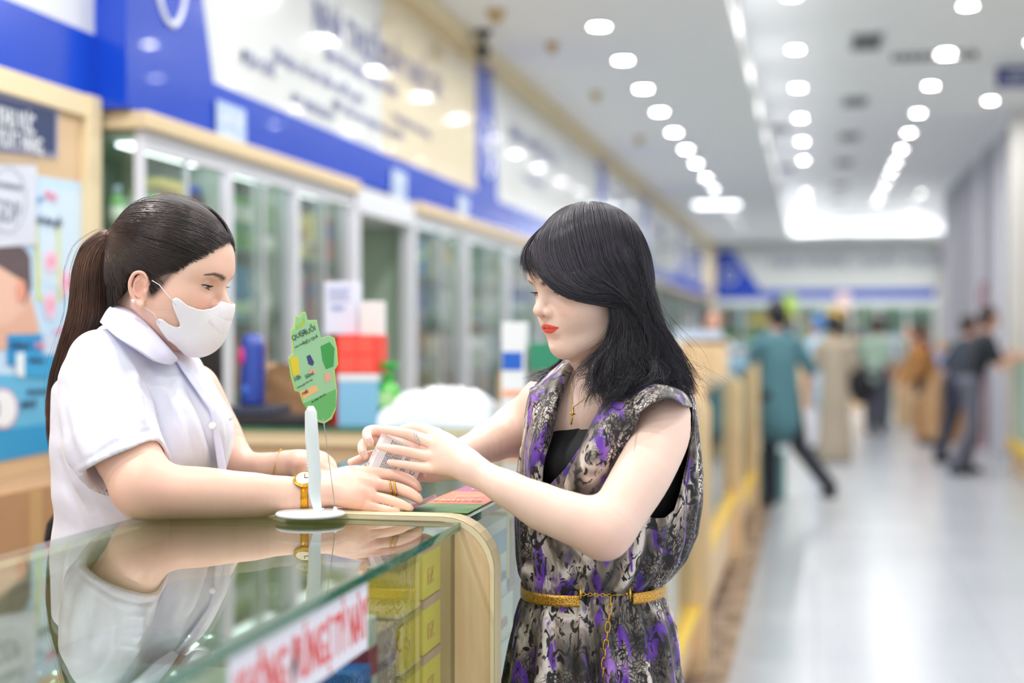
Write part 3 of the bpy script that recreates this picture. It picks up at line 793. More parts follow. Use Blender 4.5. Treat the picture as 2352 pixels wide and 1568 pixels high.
# clear plastic pouches lying on them
CRK = glass('crinkled_plastic', 'f6fbfb', f0=.12, rough=.08)
def crinkle(lo, hi, name, label, cat, m, n=26, amp=.006, seed=1, puff=.5, parent=None):
    r_ = np.random.RandomState(seed); P = np.zeros((n, n, 3))
    gx = np.linspace(0, 1, n)
    bumps = [(r_.rand(), r_.rand(), .05 + .12 * r_.rand(), (r_.rand() - .5) * 2) for _ in range(40)]
    ridg = [(r_.rand() * 6.28, 12 + 22 * r_.rand(), r_.rand() * 6.28) for _ in range(7)]
    for i, u in enumerate(gx):
        for j, v in enumerate(gx):
            e = (max(0, 1 - abs(2 * u - 1) ** 3.5) * max(0, 1 - abs(2 * v - 1) ** 3.5)) ** puff
            z = e * (hi[2] - lo[2])
            for bx, by, s_, q in bumps: z += amp * q * math.exp(-((u - bx) ** 2 + (v - by) ** 2) / s_ ** 2) * e
            for a_, f_, p_ in ridg: z += amp * .3 * abs(math.sin(f_ * (u * math.cos(a_) + v * math.sin(a_)) + p_)) * e
            P[i, j] = (lo[0] + u * (hi[0] - lo[0]) + .01 * math.sin(9 * v + seed), lo[1] + v * (hi[1] - lo[1]) + .01 * math.sin(7 * u + seed), lo[2] + max(z, 0))
    a = M(); a.grid(P, m, flip=True)
    Q = P.copy(); Q[:, :, 2] = lo[2]; a.grid(Q, m)
    o = a.obj(name, parent, smooth=True)
    if parent is None: tag(o, label, cat)
    return o
crinkle((-.94, 1.05, .985), (-.68, 1.35, 1.04), 'plastic_pouch', 'crumpled clear plastic pouch under the glass top at lower left, nearer one', 'bag', CRK, seed=4)
crinkle((-.94, 1.4, .985), (-.7, 1.78, 1.03), 'plastic_pouch', 'crumpled clear plastic pouch under the glass top at lower left, farther one', 'bag', CRK, seed=5)

# --- goods at the open end of the second counter, beside the dress
pack((-.6, 2.2, .98), (-.514, 2.36, 1.11), 'dfe3e8', [(.55, .85, '2f86c8'), (0, .06, 'b8c0c8')], 'white carton with a blue corner standing behind the wooden end panel', txt=[('Natra', .5, .2, .03)], tc='2a3f90')
pack((-.6, 2.365, 1.0), (-.514, 2.385, 1.115), 'e2c62c', [], 'thin yellow carton behind the white and blue one')
pack((-.6, 2.39, .98), (-.514, 2.42, 1.1), '6b3a2c', [(.7, .9, '96402c')], 'dark brown carton beside the thin yellow one')
pack((-.6, 2.425, .98), (-.514, 2.46, 1.09), '54466e', [(.7, .9, '8a86a8')], 'dark violet carton beside the dark brown one, by the dress')
pack((-.6, 2.2, .905), (-.514, 2.41, .975), 'e0ded2', [(0, .1, 'c8bfa8')], 'cream carton with red letters under the white and blue one', txt=[('VISTA', .5, .3, .022)], tc='c03c30')
pack((-.6, 2.2, .826), (-.514, 2.41, .9), 'd0dbd6', [(0, .08, 'a9b8b0')], 'pale grey green carton at the bottom beside the dress')
pack((-.6, 2.2, .53), (-.514, 2.36, .76), 'e6e6e2', [(.82, 1, '8a2030')], 'white carton with a dark red lid on the lower shelf beside the dress')
crinkle((-.6, 2.43, .826), (-.52, 2.62, .97), 'plastic_bag', 'grey clear plastic bag bulging beside the cartons by the dress', 'bag', glass('smoky_plastic', '8f9ba0', f0=.15, rough=.1), seed=8, puff=.4)
# --- leaflets, banknotes
def sheet(name, corners, z, stripes, label, cat, seed=0, lift=.0):
    c = [np.array(p, float) for p in corners]
    t = empty(name, (c[0][0], c[0][1], z), label, cat)
    for k, (f0, f1, col, nm) in enumerate(stripes):
        P = []
        for u in np.linspace(f0, f1, 6):
            row = []
            for v in np.linspace(0, 1, 12):
                p = (1 - u) * ((1 - v) * c[0] + v * c[1]) + u * ((1 - v) * c[3] + v * c[2])
                row.append((p[0], p[1], z + k * .0002 + lift * math.sin(3.1 * v) * (.3 + .7 * u)))
            P.append(row)
        a = M(); a.grid(np.array(P), mat('print_' + col, col, .35)); a.obj(nm, t, solid=.0004)
    return t
sheet('leaflet', [(-.61, 2.06), (-.508, 2.06), (-.508, 2.42), (-.60, 2.42)], Z1 + .001, [(0, .30, '4f9a2a', 'green_part'), (.30, .78, 'f0764c', 'orange_part'), (.78, 1, '93386e', 'purple_part')], 'glossy leaflet in green, orange and purple lying on the second counter', 'leaflet')
tl = [o for o in COL.objects if o.name.startswith('leaflet')][0]
text('lettering', 'NattoQ', .024, WHITE, (-.597, 2.19, Z1 + .003), (.98, .15, 0), (-.15, .98, 0), tl)
text('lettering', 'giúp ngừa', .012, WHITE, (-.575, 2.25, Z1 + .003), (.98, .15, 0), (-.15, .98, 0), tl)
text('lettering', 'Nhuộm', .02, WHITE, (-.575, 2.355, Z1 + .003), (.98, .15, 0), (-.15, .98, 0), tl)
a = M()
nt_ = W(948, 1164, 2.13); nx = cR; 
def note(name, p, dx, dy, w, h, m, label, curl=.006):
    """small banknote, slightly curled, p = corner"""
    P = []
    for u in np.linspace(0, 1, 8):
        row = []
        for v in np.linspace(0, 1, 8):
            q = np.array(p) + u * w * dx + v * h * dy + np.array([0, 0, curl * (u * u) + .002 * math.sin(4 * v)])
            row.append(q)
        P.append(row)
    a = M(); a.grid(np.array(P), m); return tag(a.obj(name, smooth=True, solid=.0003), label, 'banknote')
def note_mat():
    m, nt, bs = new_mat('banknote_pink'); L = nt.links.new
    tc = N(nt, 'ShaderNodeTexCoord'); no = N(nt, 'ShaderNodeTexNoise'); no.inputs['Scale'].default_value = 55
    r = ramp(nt, [(.35, 'f6dbe2'), (.5, 'f0bccb'), (.62, 'dc86a4'), (.7, 'f8e8ec')]); L(tc.outputs['Object'], no.inputs['Vector']); L(no.outputs['Fac'], r.inputs[0]); L(r.outputs[0], bs.inputs['Base Color']); return m
NOTE = note_mat()
dxx = np.array([.95, .3, 0]); dyy = np.array([-.3, .95, 0])
p0 = W(915, 1180, 2.135); p0[2] = ZT + .006
note('banknote', p0, dxx, dyy, .058, .07, NOTE, 'pink banknote with its curled end showing under the pharmacist fingers', .016)
p0 = W(770, 1178, 2.16); p0[2] = ZT + .003
note('banknote', p0, dxx, dyy, .06, .05, NOTE, 'pink banknote lying flat under the pharmacist wrist', .001)
p0 = W(962, 1138, 2.2); p0[2] = W(962, 1136, 2.2)[2]

# --- price holder standing on the counter end
PLAS = mat('holder_plastic', 'e6edef', .25, coat=.4); 
bc = W(713, 1194, 2.055); bc[2] = ZT + .0072
t = empty('card_holder', bc, 'pale plastic card holder with a round foot standing before the pharmacist wrist', 'sign holder')
a = M(); a.lathe([(0, 0), (.050, 0), (.0505, .003), (.048, .005), (.012, .0065), (0, .0065)], PLAS, bc, 40); a.obj('foot', t, smooth=True)
# lever arm: broad flat stem with ribs
P0 = bc + np.array([0, 0, .006]); 
A0 = W(738, 1190, 2.055); A1 = W(722, 1130, 2.05); A2 = W(723, 1090, 2.05); A3 = W(716, 1000, 2.05); A4 = W(714, 945, 2.05); A5 = W(714, 932, 2.05)
A0[2] = bc[2] + .005
a = M(); a.tube([A0, W(730, 1170, 2.053), A1, A2, A3, A4, A5], [.0075, .006, .009, .0095, .0098, .0085, .004], PLAS, 12, flat=.55, nrm=cF); a.obj('stem', t, smooth=True)
a = M()
for q in range(22):
    p = W(707 - .1 * q * .3, 940 + q * 6.2, 2.048); a.tube([p - .001 * cR, p + .0022 * cR], .0014, PLAS, 5)
a.obj('teeth', t)
a = M(); b1 = W(770, 1188, 2.06); b1[2] = bc[2] + .004; a.tube([b1, W(770, 1175, 2.06), W(769, 1163, 2.06)], [.006, .004, .002], PLAS, 10); a.obj('peg', t, smooth=True)
a = M(); a.tube([W(769, 1165, 2.06), W(764, 1120, 2.06), W(757, 1070, 2.06), W(748, 1000, 2.06), W(742, 960, 2.06)], .0006, mat('thin_wire', 'a8a49c', .3, .6), 6); a.obj('wire', t, smooth=True)
# shaped green card
CG = mat('card_green', '9ccd9c', .35); CGE = mat('card_rim', 'b4dc6e', .35); CGD = mat('card_dark_green', '3f9e4c', .35)
t = empty('price_card', W(742, 965, 2.07), 'die-cut green advertising card on a thin wire above the card holder', 'sign')
def card_pts(sc=1.0, cx=722, cy=850, pts=None):
    return [((x - cx) * sc, (y - cy) * sc) for x, y in pts]
OUT = [(676, 757), (682, 752), (685, 726), (692, 728), (697, 717), (704, 716), (708, 735), (727, 734), (735, 776), (752, 770), (763, 775), (768, 800), (770, 838), (763, 850), (768, 900), (766, 940), (757, 964), (742, 974), (726, 968), (716, 952), (700, 925), (692, 899), (684, 896), (676, 862), (671, 820), (680, 812)]
# card faces the aisle obliquely: plane spanned by ex (turned) and up
kx = 1 / math.cos(math.radians(48))
ang = math.radians(48)
ex = math.cos(ang) * cR - math.sin(ang) * (-cF) * -1
ex = math.cos(ang) * cR + math.sin(ang) * cF
def cpt(x, y, off=0.0):
    p = W(722, y, 2.07); n_ = np.cross(ex, cU)
    return W(722, y, 2.07) + (x - 722) * 2.07 / FPX * kx * ex + off * n_
nn = np.cross(ex, cU)
if nn @ cF > 0: nn = -nn
def cpoly(pts, m, name, off, th=.0006):
    a = M(); n_ = len(pts)
    A = [cpt(x, y) + nn * off for x, y in pts]; B = [p - nn * th for p in A]
    fs = [tuple(range(n_)), tuple(range(2 * n_ - 1, n_ - 1, -1))] + [(i, i + n_, (i + 1) % n_ + n_, (i + 1) % n_) for i in range(n_)]
    a.add(A + B, fs, m); return a.obj(name, t)
cpoly(OUT, CGE, 'card', 0)
cx_, cy_ = 722, 848
cpoly([(cx_ + (x - cx_) * .93, cy_ + (y - cy_) * .975) for x, y in OUT], CG, 'green_face', .0004)
cpoly([(673, 823), (689, 816), (693, 858), (680, 862)], mat('card_yellow', 'e4c92e', .4), 'yellow_patch', .0008)
cpoly([(706, 818), (713, 814), (721, 832), (718, 840), (710, 836)], mat('card_navy', '3d3f78', .4), 'bottle_picture', .0008)
cpoly([(711, 846), (723, 850), (726, 856), (714, 858)], mat('card_peach', 'e9a98c', .4), 'hand_picture', .0008)
cpoly([(734, 795), (752, 785), (762, 800), (760, 842), (745, 848), (738, 828)], CGD, 'leaf_picture', .0008)
cpoly([(692, 898), (725, 884), (730, 896), (700, 916)], mat('card_apricot', 'f0b878', .4), 'apricot_label', .0008)
cpoly([(741, 858), (752, 856), (756, 872), (744, 880)], mat('card_peach', 'e9a98c', .4), 'peach_patch', .0008)
cpoly([(700, 925), (765, 895), (765, 935), (755, 958), (742, 968), (728, 962), (716, 946)], mat('card_mid', '66b566', .4), 'lower_face', .0007)
cpoly([(686, 750), (698, 738), (701, 728), (704, 738), (698, 748), (688, 756)], mat('card_leaf', 'a8c83c', .4), 'leaf_tip', .0008)
BLK = mat('print_dark', '2f4438', .5)
sl = (ex * 1.0 + cU * .42)
for s, x, y, sz in (('QUẸT', 678, 783, .0105), ('MUỖI', 699, 773, .0105), ('xua muỗi', 683, 800, .0052), ('HIỆU QUẢ', 700, 792, .0062), ('10h', 682, 876, .0095), ('50ml', 704, 870, .0085), ('Không gây kích ứng', 688, 891, .0038), ('MỚI', 698, 908, .007), ('an toàn cho bé', 716, 925, .0048)):
    text('lettering', s, sz, BLK, cpt(x, y) + nn * .0014, sl, cU, t, ext=.0001)

# --- on the cross counter
def bx(name, px0, px1, py0, py1, Y, dep, m, label, cat='box', bevel=.003, yaw=0):
    p0 = onY(px0, py1, Y); p1 = onY(px1, py0, Y)
    return hbox(name, (p0[0], Y, p0[2]), (p1[0], Y + dep, p1[2]), m, label, cat, bevel)
YC = 3.93
ZC = ZT + .001
def ground(o): o.location.z = ZC
bl = mat('royal_blue', '1d3f9e', .25, coat=.3)
p = onY(562, 900, YC)
t = empty('blue_canister', (p[0], YC + .06, ZC + .055), 'tall royal blue canister with a pink motif behind the pharmacist', 'container')
a = M(); a.lathe([(0, 0), (.036, 0), (.037, .01), (.036, .17), (.03, .2), (.018, .21), (0, .21)], bl, (p[0], YC + .06, ZC + .056), 24); a.obj('body', t, smooth=True)
a = M(); a.ball((p[0] - .022, YC + .035, ZC + .2), (.014, .012, .03), mat('pink_motif', 'cf2f7c', .4)); a.ball((p[0] - .008, YC + .03, ZC + .1), (.016, .01, .02), mat('mid_blue', '2f62c8', .4)); a.obj('motif', t, smooth=True)
hbox('book', (p[0] - .06, YC, ZC + .03), (p[0] + .09, YC + .14, ZC + .053), mat('dark_cover', '3a4258', .4), 'dark book under the blue canister', 'book')
hbox('tray', (p[0] - .1, YC - .02, ZC), (p[0] + .23, YC + .2, ZC + .028), mat('black_tray', '2a2a30', .3), 'flat black tray on the cross counter under the book', 'tray', .004)
# monitor
t = empty('monitor', onY(465, 1000, YC), 'black computer monitor seen edge-on behind the pharmacist chest', 'monitor')
q0 = onY(430, 940, YC)[0]; q1 = onY(504, 940, YC)[0]
a = M(); a.box((q0, YC - .02, ZC + .06), (q1, YC + .03, ZC + .33), mat('black_plastic', '17181c', .35)); a.obj('screen', t, bevel=.006)
a = M(); a.box(((q0 + q1) / 2 - .02, YC, ZC + .008), ((q0 + q1) / 2 + .02, YC + .02, ZC + .08), mat('black_plastic', '17181c', .35)); a.box((q0, YC - .05, ZC), (q1, YC + .1, ZC + .01), mat('black_plastic', '17181c')); a.obj('stand', t, bevel=.003)
# paper bag
def bag_paper():
    x0 = onY(596, 900, 4.12)[0]; x1 = onY(706, 900, 4.12)[0]
    a = M(); P = []
    mm = mat('kraft_paper', 'a27c55', .7, vary=.1, scale=14)
    for k, z in enumerate(np.linspace(0, .165, 10)):
        row = []
        for j in range(28):
            an = 2 * math.pi * j / 28
            c_, s_ = math.cos(an), math.sin(an)
            q = (abs(c_) ** 6 + abs(s_) ** 6) ** (-1 / 6)
            row.append(((x0 + x1) / 2 + (x1 - x0) / 2 * q * c_ * (1 - .01 * k) + .003 * math.sin(5 * an + k), 4.17 + .04 * q * s_ + .003 * math.sin(3 * an + k * 1.7), ZC + z + (.012 * math.sin(an * 3) if k == 9 else 0)))
        P.append(row)
    a.grid(np.array(P), mm, closed_u=True)
    P = np.array(P); top = P[-1]; cen = top.mean(0); cen[2] -= .03
    a.grid(np.array([top, .5 * top + .5 * cen, np.repeat(cen[None], 28, 0)]), mm, closed_u=True)
    return tag(a.obj('paper_bag', smooth=True), 'crumpled brown paper bag on the cross counter behind the green card', 'bag')
bag_paper()
x = lambda px: onY(px, 900, YC)[0]
zz = lambda py: onY(750, py, YC)[2]
o = hbox('medicine_box', (x(735), YC + .08, ZC), (x(776), YC + .2, zz(765)), mat('deep_red', 'b3141c', .35), 'tall deep red carton partly hidden by the green card', 'box')
hbox('medicine_box', (x(776), YC, ZC), (x(866), YC + .1, zz(858)), mat('sky_blue_box', '7fb9dd', .35), 'pale blue and white carton under the bright red box', 'box')
hbox('carton_band', (x(776) - .0008, YC - .0008, zz(875)), (x(866) + .0008, YC + .1008, zz(858) - .001), mat('pack_dfe3e8', 'dfe3e8', .3), '', '')
_o = COL.objects['carton_band'] if 'carton_band' in COL.objects else bpy.data.objects['carton_band']
_par = [o_ for o_ in COL.objects if o_.get('label', '').startswith('pale blue and white carton under')][0]
for k_ in ('label', 'category'): 
    if k_ in _o: del _o[k_]
_o.name = 'printed_band'; _o.parent = _par; _o.location = Vector(_o.location) - Vector(_par.location)
t = empty('medicine_box', (x(820), YC, zz(857)), 'bright red carton with four printed panels stacked on the pale blue carton', 'box')
a = M(); a.box((x(774), YC, zz(858)), (x(866), YC + .1, zz(770)), mat('bright_red', 'e8382e', .3)); a.obj('carton', t, bevel=.002)
a = M()
for i in range(2):
    for j in range(2):
        X0 = x(779) + i * .056; Z0 = zz(853) + j * .053
        a.box((X0, YC - .0012, Z0), (X0 + .05, YC, Z0 + .046), mat('red_panel', 'f05a4c', .4))
a.obj('printed_panel', t)
t = empty('medicine_box', (x(767), YC, zz(770)), 'white upright carton with pale blue print standing on the red boxes', 'box')
a = M(); a.box((x(728), YC + .06, zz(768)), (x(805), YC + .11, zz(645)), mat('lilac_white', 'd5d9ea', .4)); a.obj('carton', t, bevel=.002)
a = M(); a.box((x(745), YC + .0585, zz(712)), (x(775), YC + .06, zz(700)), mat('blue_grey_print', '98a4cc', .4))
for q in range(5): a.box((x(738), YC + .0588, zz(690 - q * 7)), (x(790 - 6 * (q % 2)), YC + .06, zz(687 - q * 7)), mat('blue_grey_print', '98a4cc', .4))
a.obj('printed_panel', t)
hbox('medicine_box', (x(820), YC + .03, zz(770)), (x(868), YC + .08, zz(692)), mat('cream_white', 'e2dcdc', .4), 'small white carton standing on the right of the bright red box', 'box')
# green soap bottle with pump
gp = onY(893, 920, YC + .05)
GB = glass('green_soap', '3fc22a', f0=.06, milk=.0); GBm = mat('green_liquid', '3fae1e', .15, coat=.4)
t = empty('soap_bottle', (gp[0], YC + .05, ZC), 'green soap bottle with a green pump head on the cross counter', 'bottle')
a = M(); a.lathe([(0, 0), (.03, 0), (.034, .01), (.034, .09), (.027, .115), (.013, .127), (.013, .135), (0, .135)], GBm, (gp[0], YC + .05, ZC), 24); a.obj('body', t, smooth=True)
a = M(); a.lathe([(.0, .135), (.018, .135), (.018, .15), (.006, .152), (.006, .165), (0, .165)], mat('green_pump', '1f9e3c', .3), (gp[0], YC + .05, ZC), 18); a.box((gp[0] - .022, YC + .035, ZC + .165), (gp[0] + .026, YC + .065, ZC + .185), mat('green_pump', '1f9e3c', .3)); a.obj('pump', t, bevel=.003)
a = M(); a.box((gp[0] - .024, YC + .0155, ZC + .06), (gp[0] + .024, YC + .018, ZC + .1), mat('soap_label', 'a9d89a', .4)); a.obj('sticker', t)
# white plastic bag
pb0 = onY(862, 960, YC); pb1 = onY(1112, 960, YC)
crinkle((pb0[0], YC + .0, ZC), (pb1[0], YC + .3, ZC + .085), 'plastic_bag', 'puffy white plastic bag lying on the cross counter between the women', 'bag', mat('white_polythene', 'dfe6ee', .25, sss=.0, coat=.3), n=34, amp=.016, seed=12, puff=.35)
# at the right end: white and blue carton, green carton, pink carton
xr = lambda px: onY(px, 850, 4.05)[0]
zr = lambda py: onY(1180, py, 4.05)[2]
t = empty('medicine_box', (xr(1180), 4.05, ZC), 'tall white carton with a blue square standing left of the dark haired woman', 'box')
a = M(); a.box((xr(1152), 4.05, ZC), (xr(1206), 4.11, zr(740)), mat('pack_dfe3e8', 'dfe3e8', .35)); a.obj('carton', t, bevel=.002)
a = M(); a.box((xr(1154), 4.0485, zr(850)), (xr(1200), 4.05, zr(808)), mat('royal_blue2', '1f5fc0', .35)); a.obj('printed_square', t); a = M(); a.box((xr(1154), 4.0485, zr(912)), (xr(1200), 4.05, zr(895)), mat('card_peach', 'e9a98c')); a.obj('printed_panel', t)
hbox('medicine_box', (xr(1208), 4.12, ZC), (xr(1228), 4.2, zr(800)), mat('pale_pink_box', 'e8cdd2', .4), 'pale pink carton beside the tall white and blue one', 'box')
hbox('medicine_box', (xr(1215), 4.06, zr(850)), (xr(1310), 4.11, zr(787)), mat('bottle_green', '2c8566', .35), 'dark green carton behind the chin of the dark haired woman', 'box')
hbox('medicine_box', (xr(1230), 4.07, ZC), (xr(1300), 4.13, zr(852)), mat('grey_carton', 'b7bcb8', .4), 'grey carton under the dark green one', 'box')
hbox('carton', (xr(1115), 4.2, ZC), (xr(1150), 4.3, zr(860)), mat('tan_carton', 'a8916e', .5), 'tan carton at the right of the white plastic bag', 'box')

# --- poster wall at the left
Xp = -2.1985
yz = lambda px, py: (lambda q: (q[1], q[2]))(onX(px, py, Xp))
def wpoly(t, pts, col, name, off, rough=.4, **k):
    a = M(); P = [yz(*p) for p in pts]
    a.prism(P, (.0008, 0, 0), mat('poster_' + col, col, rough), (Xp + off, 0, 0), (0, 1, 0), (0, 0, 1)); return a.obj(name, t, **k)
def well(cx, cy, rx, ry, n=20, a0=0, a1=6.2832):
    return [(cx + rx * math.cos(a0 + (a1 - a0) * i / n), cy + ry * math.sin(a0 + (a1 - a0) * i / n)) for i in range(n)]
t = empty('poster', (Xp, 3.7, 1.1), 'blue poster with a baby and a cream tube hanging behind the pharmacist', 'poster')
wpoly(t, [(-160, 1030 + 60), (190, 1020), (192, 420), (-160, 365)], 'bcd8f0', 'sheet', 0)
wpoly(t, [(-160, 1092), (190, 1022), (190, 960), (-160, 1010)], '2f97cf', 'blue_foot', .001)
wpoly(t, [(-160, 1010), (190, 960), (190, 860), (-160, 860)], '5fb2dc', 'mid_blue', .001)
wpoly(t, [(90, 430), (190, 440), (190, 640), (130, 660), (90, 640)], 'c9dcec', 'pale_cloud', .001)
wpoly(t, [(-120, 820), (25, 800), (90, 760), (60, 640), (66, 600), (55, 572), (-120, 572)], 'd9ab97', 'baby_body', .0018)
wpoly(t, well(-22, 665, 86, 88), 'e2b8a5', 'baby_head', .0026)
wpoly(t, well(-8, 600, 76, 50, 14, math.pi * 1.2, math.pi * 2.1) + [(70, 660), (52, 700), (42, 640)], '5a4a50', 'baby_hair', .0034)
wpoly(t, well(45, 668, 11, 27), 'e09a85', 'baby_ear', .0042)
wpoly(t, [(14, 768), (130, 766), (165, 770), (165, 858), (14, 838)], '1b8ecb', 'pictured_carton', .003)
wpoly(t, [(95, 766), (165, 770), (165, 850), (95, 848)], 'c3d3e8', 'pictured_carton_side', .0035)
wpoly(t, [(34, 812), (52, 808), (52, 866), (34, 862)], 'e4edf4', 'pictured_cap', .0045)
wpoly(t, [(52, 810), (165, 818), (165, 872), (52, 864)], '2f9fd6', 'pictured_tube', .0045)
wpoly(t, [(78, 500), (84, 500), (92, 685), (132, 688), (132, 694), (84, 690)], 'cfd45c', 'yellow_arrow', .002)
wpoly(t, [(128, 508), (134, 508), (139, 690), (133, 690)], 'cfd45c', 'yellow_arrow', .002)
for cx, cy, rx, ry in ((115, 600, 17, 28), (150, 650, 15, 32), (113, 700, 15, 34)):
    wpoly(t, well(cx, cy, rx, ry), 'e3c7dd', 'pink_badge', .003)
    wpoly(t, well(cx, cy, rx * .5, ry * .5), 'e59ab4', 'badge_letter', .0038)
wpoly(t, [(120, 760), (160, 745), (175, 775), (140, 790)], 'e59ab4', 'pink_flash', .0026)
wpoly(t, well(4, 938, 35, 48), 'c9a9c4', 'price_badge', .003)
wpoly(t, well(4, 938, 30, 42), 'e6ecf4', 'price_badge', .0036)
INK2 = mat('poster_ink', '2f3f66', .5); PINKI = mat('poster_pink_ink', 'e28aa8', .5)
def wtext(t, s, px, py, sz, m, sx=1, off=.005):
    q = yz(px, py); text('lettering', s, sz, m, (Xp + off, q[0], q[1]), (0, 1, 0), (0, 0, 1), t, sx=sx, bold=.0008)
wtext(t, '10', -28, 958, .06, INK2, .8); wtext(t, 'pháp lý', 45, 935, .028, INK2); wtext(t, 'từ tâm gồi', 82, 512, .032, INK2); wtext(t, 'Baby', 100, 455, .035, PINKI); wtext(t, 'on', 82, 462, .03, mat('poster_2f97cf', '2f97cf'))
wtext(t, 'Dưỡng da', 20, 800, .026, INK2); wtext(t, 'baby', 78, 798, .026, PINKI, off=.006); wtext(t, 'Dưỡng da', 62, 832, .02, INK2, off=.007)
wtext(t, 'dịu nhẹ cho bé', 60, 905, .02, INK2, 1.2)
t = empty('certificate', (Xp, 3.6, 1.7), 'white sheet with a grey drawing in a clear sleeve pinned over the poster', 'notice')
wpoly(t, [(-160, 375), (80, 380), (78, 562), (-160, 575)], 'eceef6', 'sheet', .006)
wtext(t, 'GDP', -22, 505, .085, mat('poster_grey_ink', '8f93a6', .5), .8, .008); wtext(t, 'GOOD DISTRIBUTION', -30, 425, .02, mat('poster_grey_ink', '8f93a6'), .8, .008)
a = M(); a.tube([np.array([Xp + .008, *yz(*p)]) for p in well(12, 460, 42, 75, 24)], .0012, mat('poster_grey_ink', '8f93a6'), 5, closed=True); a.obj('oval_drawing', t)
a = M(); a.box((Xp + .009, yz(-160, 375)[0], 1.665), (Xp + .0095, yz(80, 380)[0], 1.915), glass('sleeve', 'fcfdff', f0=.03)); a.obj('clear_sleeve', t)
# navy door sign
t = empty('door_sign', (Xp, 3.7, 1.98), 'navy enamel sign with a silver frame and white capitals at the left edge', 'sign')
wpoly(t, [(-190, 185 - 22), (130, 245), (129, 362), (-190, 325)], '8f93ba', 'frame', .004, bevel=.003)
wpoly(t, [(-185, 178), (122, 256), (121, 350), (-185, 315)], '24365e', 'panel', .008)
wtext(t, 'KHU VỰC', -12, 288, .078, WHITE, .55, .0095); wtext(t, 'XUẤT HÀNG', -12, 334, .07, WHITE, .56, .0095)
# brown cartons stacked low at the left, wooden post
KR = mat('cardboard', 'b98a5c', .8, vary=.05)
for i, (y0, y1, z0, z1, lb) in enumerate(((2.9, 3.72, .0, .42, 'bottom'), (2.95, 3.7, .421, .74, 'middle'), (2.92, 3.78, .741, 1.02, 'top'))):
    tt = empty('cardboard_box', (-2.05, (y0 + y1) / 2, z0), 'brown cardboard carton behind the pharmacist under the poster, %s of the pile' % lb, 'box')
    a = M(); a.box((-2.195, y0, z0), (-1.98, y1, z1), mat('cardboard_brown', 'a8845f', .8, vary=.05)); a.obj('body', tt, bevel=.003)
    a = M(); a.box((-1.98, (y0 + y1) / 2 - .03, z0), (-1.9792, (y0 + y1) / 2 + .03, z1), mat('packing_tape', 'b8986c', .3)); a.obj('tape', tt)
a = M(); p_ = onX(130, 1000, -2.1); a.box((-2.12, 3.84, 0), (-2.08, 3.93, 1.06), mat('yellow_wood', 'dcb76c', .4, vary=.04)); tag(a.obj('wooden_post', bevel=.003), 'yellowish wooden post behind the back of the pharmacist', 'post')
# chair of the pharmacist
CH = mat('black_tubing', '15161b', .3)
cc = np.array([-1.42, 2.55, 0])
t = empty('chair', cc, 'black tubular chair whose bent back shows behind the pharmacist', 'chair')
hp = [W(116, 1290, 2.75), W(114, 1240, 2.75), W(120, 1205, 2.75), W(136, 1183, 2.75), W(160, 1172, 2.75), W(250, 1168, 2.75), W(300, 1180, 2.75), W(318, 1210, 2.75), W(320, 1290, 2.75)]
a = M(); a.tube(hp, .011, CH, 10); a.obj('back_frame', t, smooth=True)
h0, h1 = hp[0], hp[-1]
fwd = np.cross(h1 - h0, (0, 0, 1.0)); fwd /= np.linalg.norm(fwd); fwd = fwd if fwd @ cF < 0 else -fwd
def g_(p, z): return np.array([p[0], p[1], z])
a = M(); s0, s1 = g_(h0, .47), g_(h1, .47); a.add([s0, s1, s1 + fwd * .30, s0 + fwd * .30] + [p + np.array([0, 0, .04]) for p in (s0, s1, s1 + fwd * .30, s0 + fwd * .30)], [(0, 3, 2, 1), (4, 5, 6, 7), (0, 1, 5, 4), (1, 2, 6, 5), (2, 3, 7, 6), (3, 0, 4, 7)], CH); a.obj('seat', t, bevel=.01)
for p in (h0, h1): a = M(); a.tube([p, g_(p, .5), g_(p, 0.0)], .011, CH, 8); a.obj('leg', t, smooth=True)
for p in (h0, h1): a = M(); a.tube([g_(p, .48) + fwd * .28, g_(p, 0) + fwd * .30], .011, CH, 8); a.obj('leg', t, smooth=True)
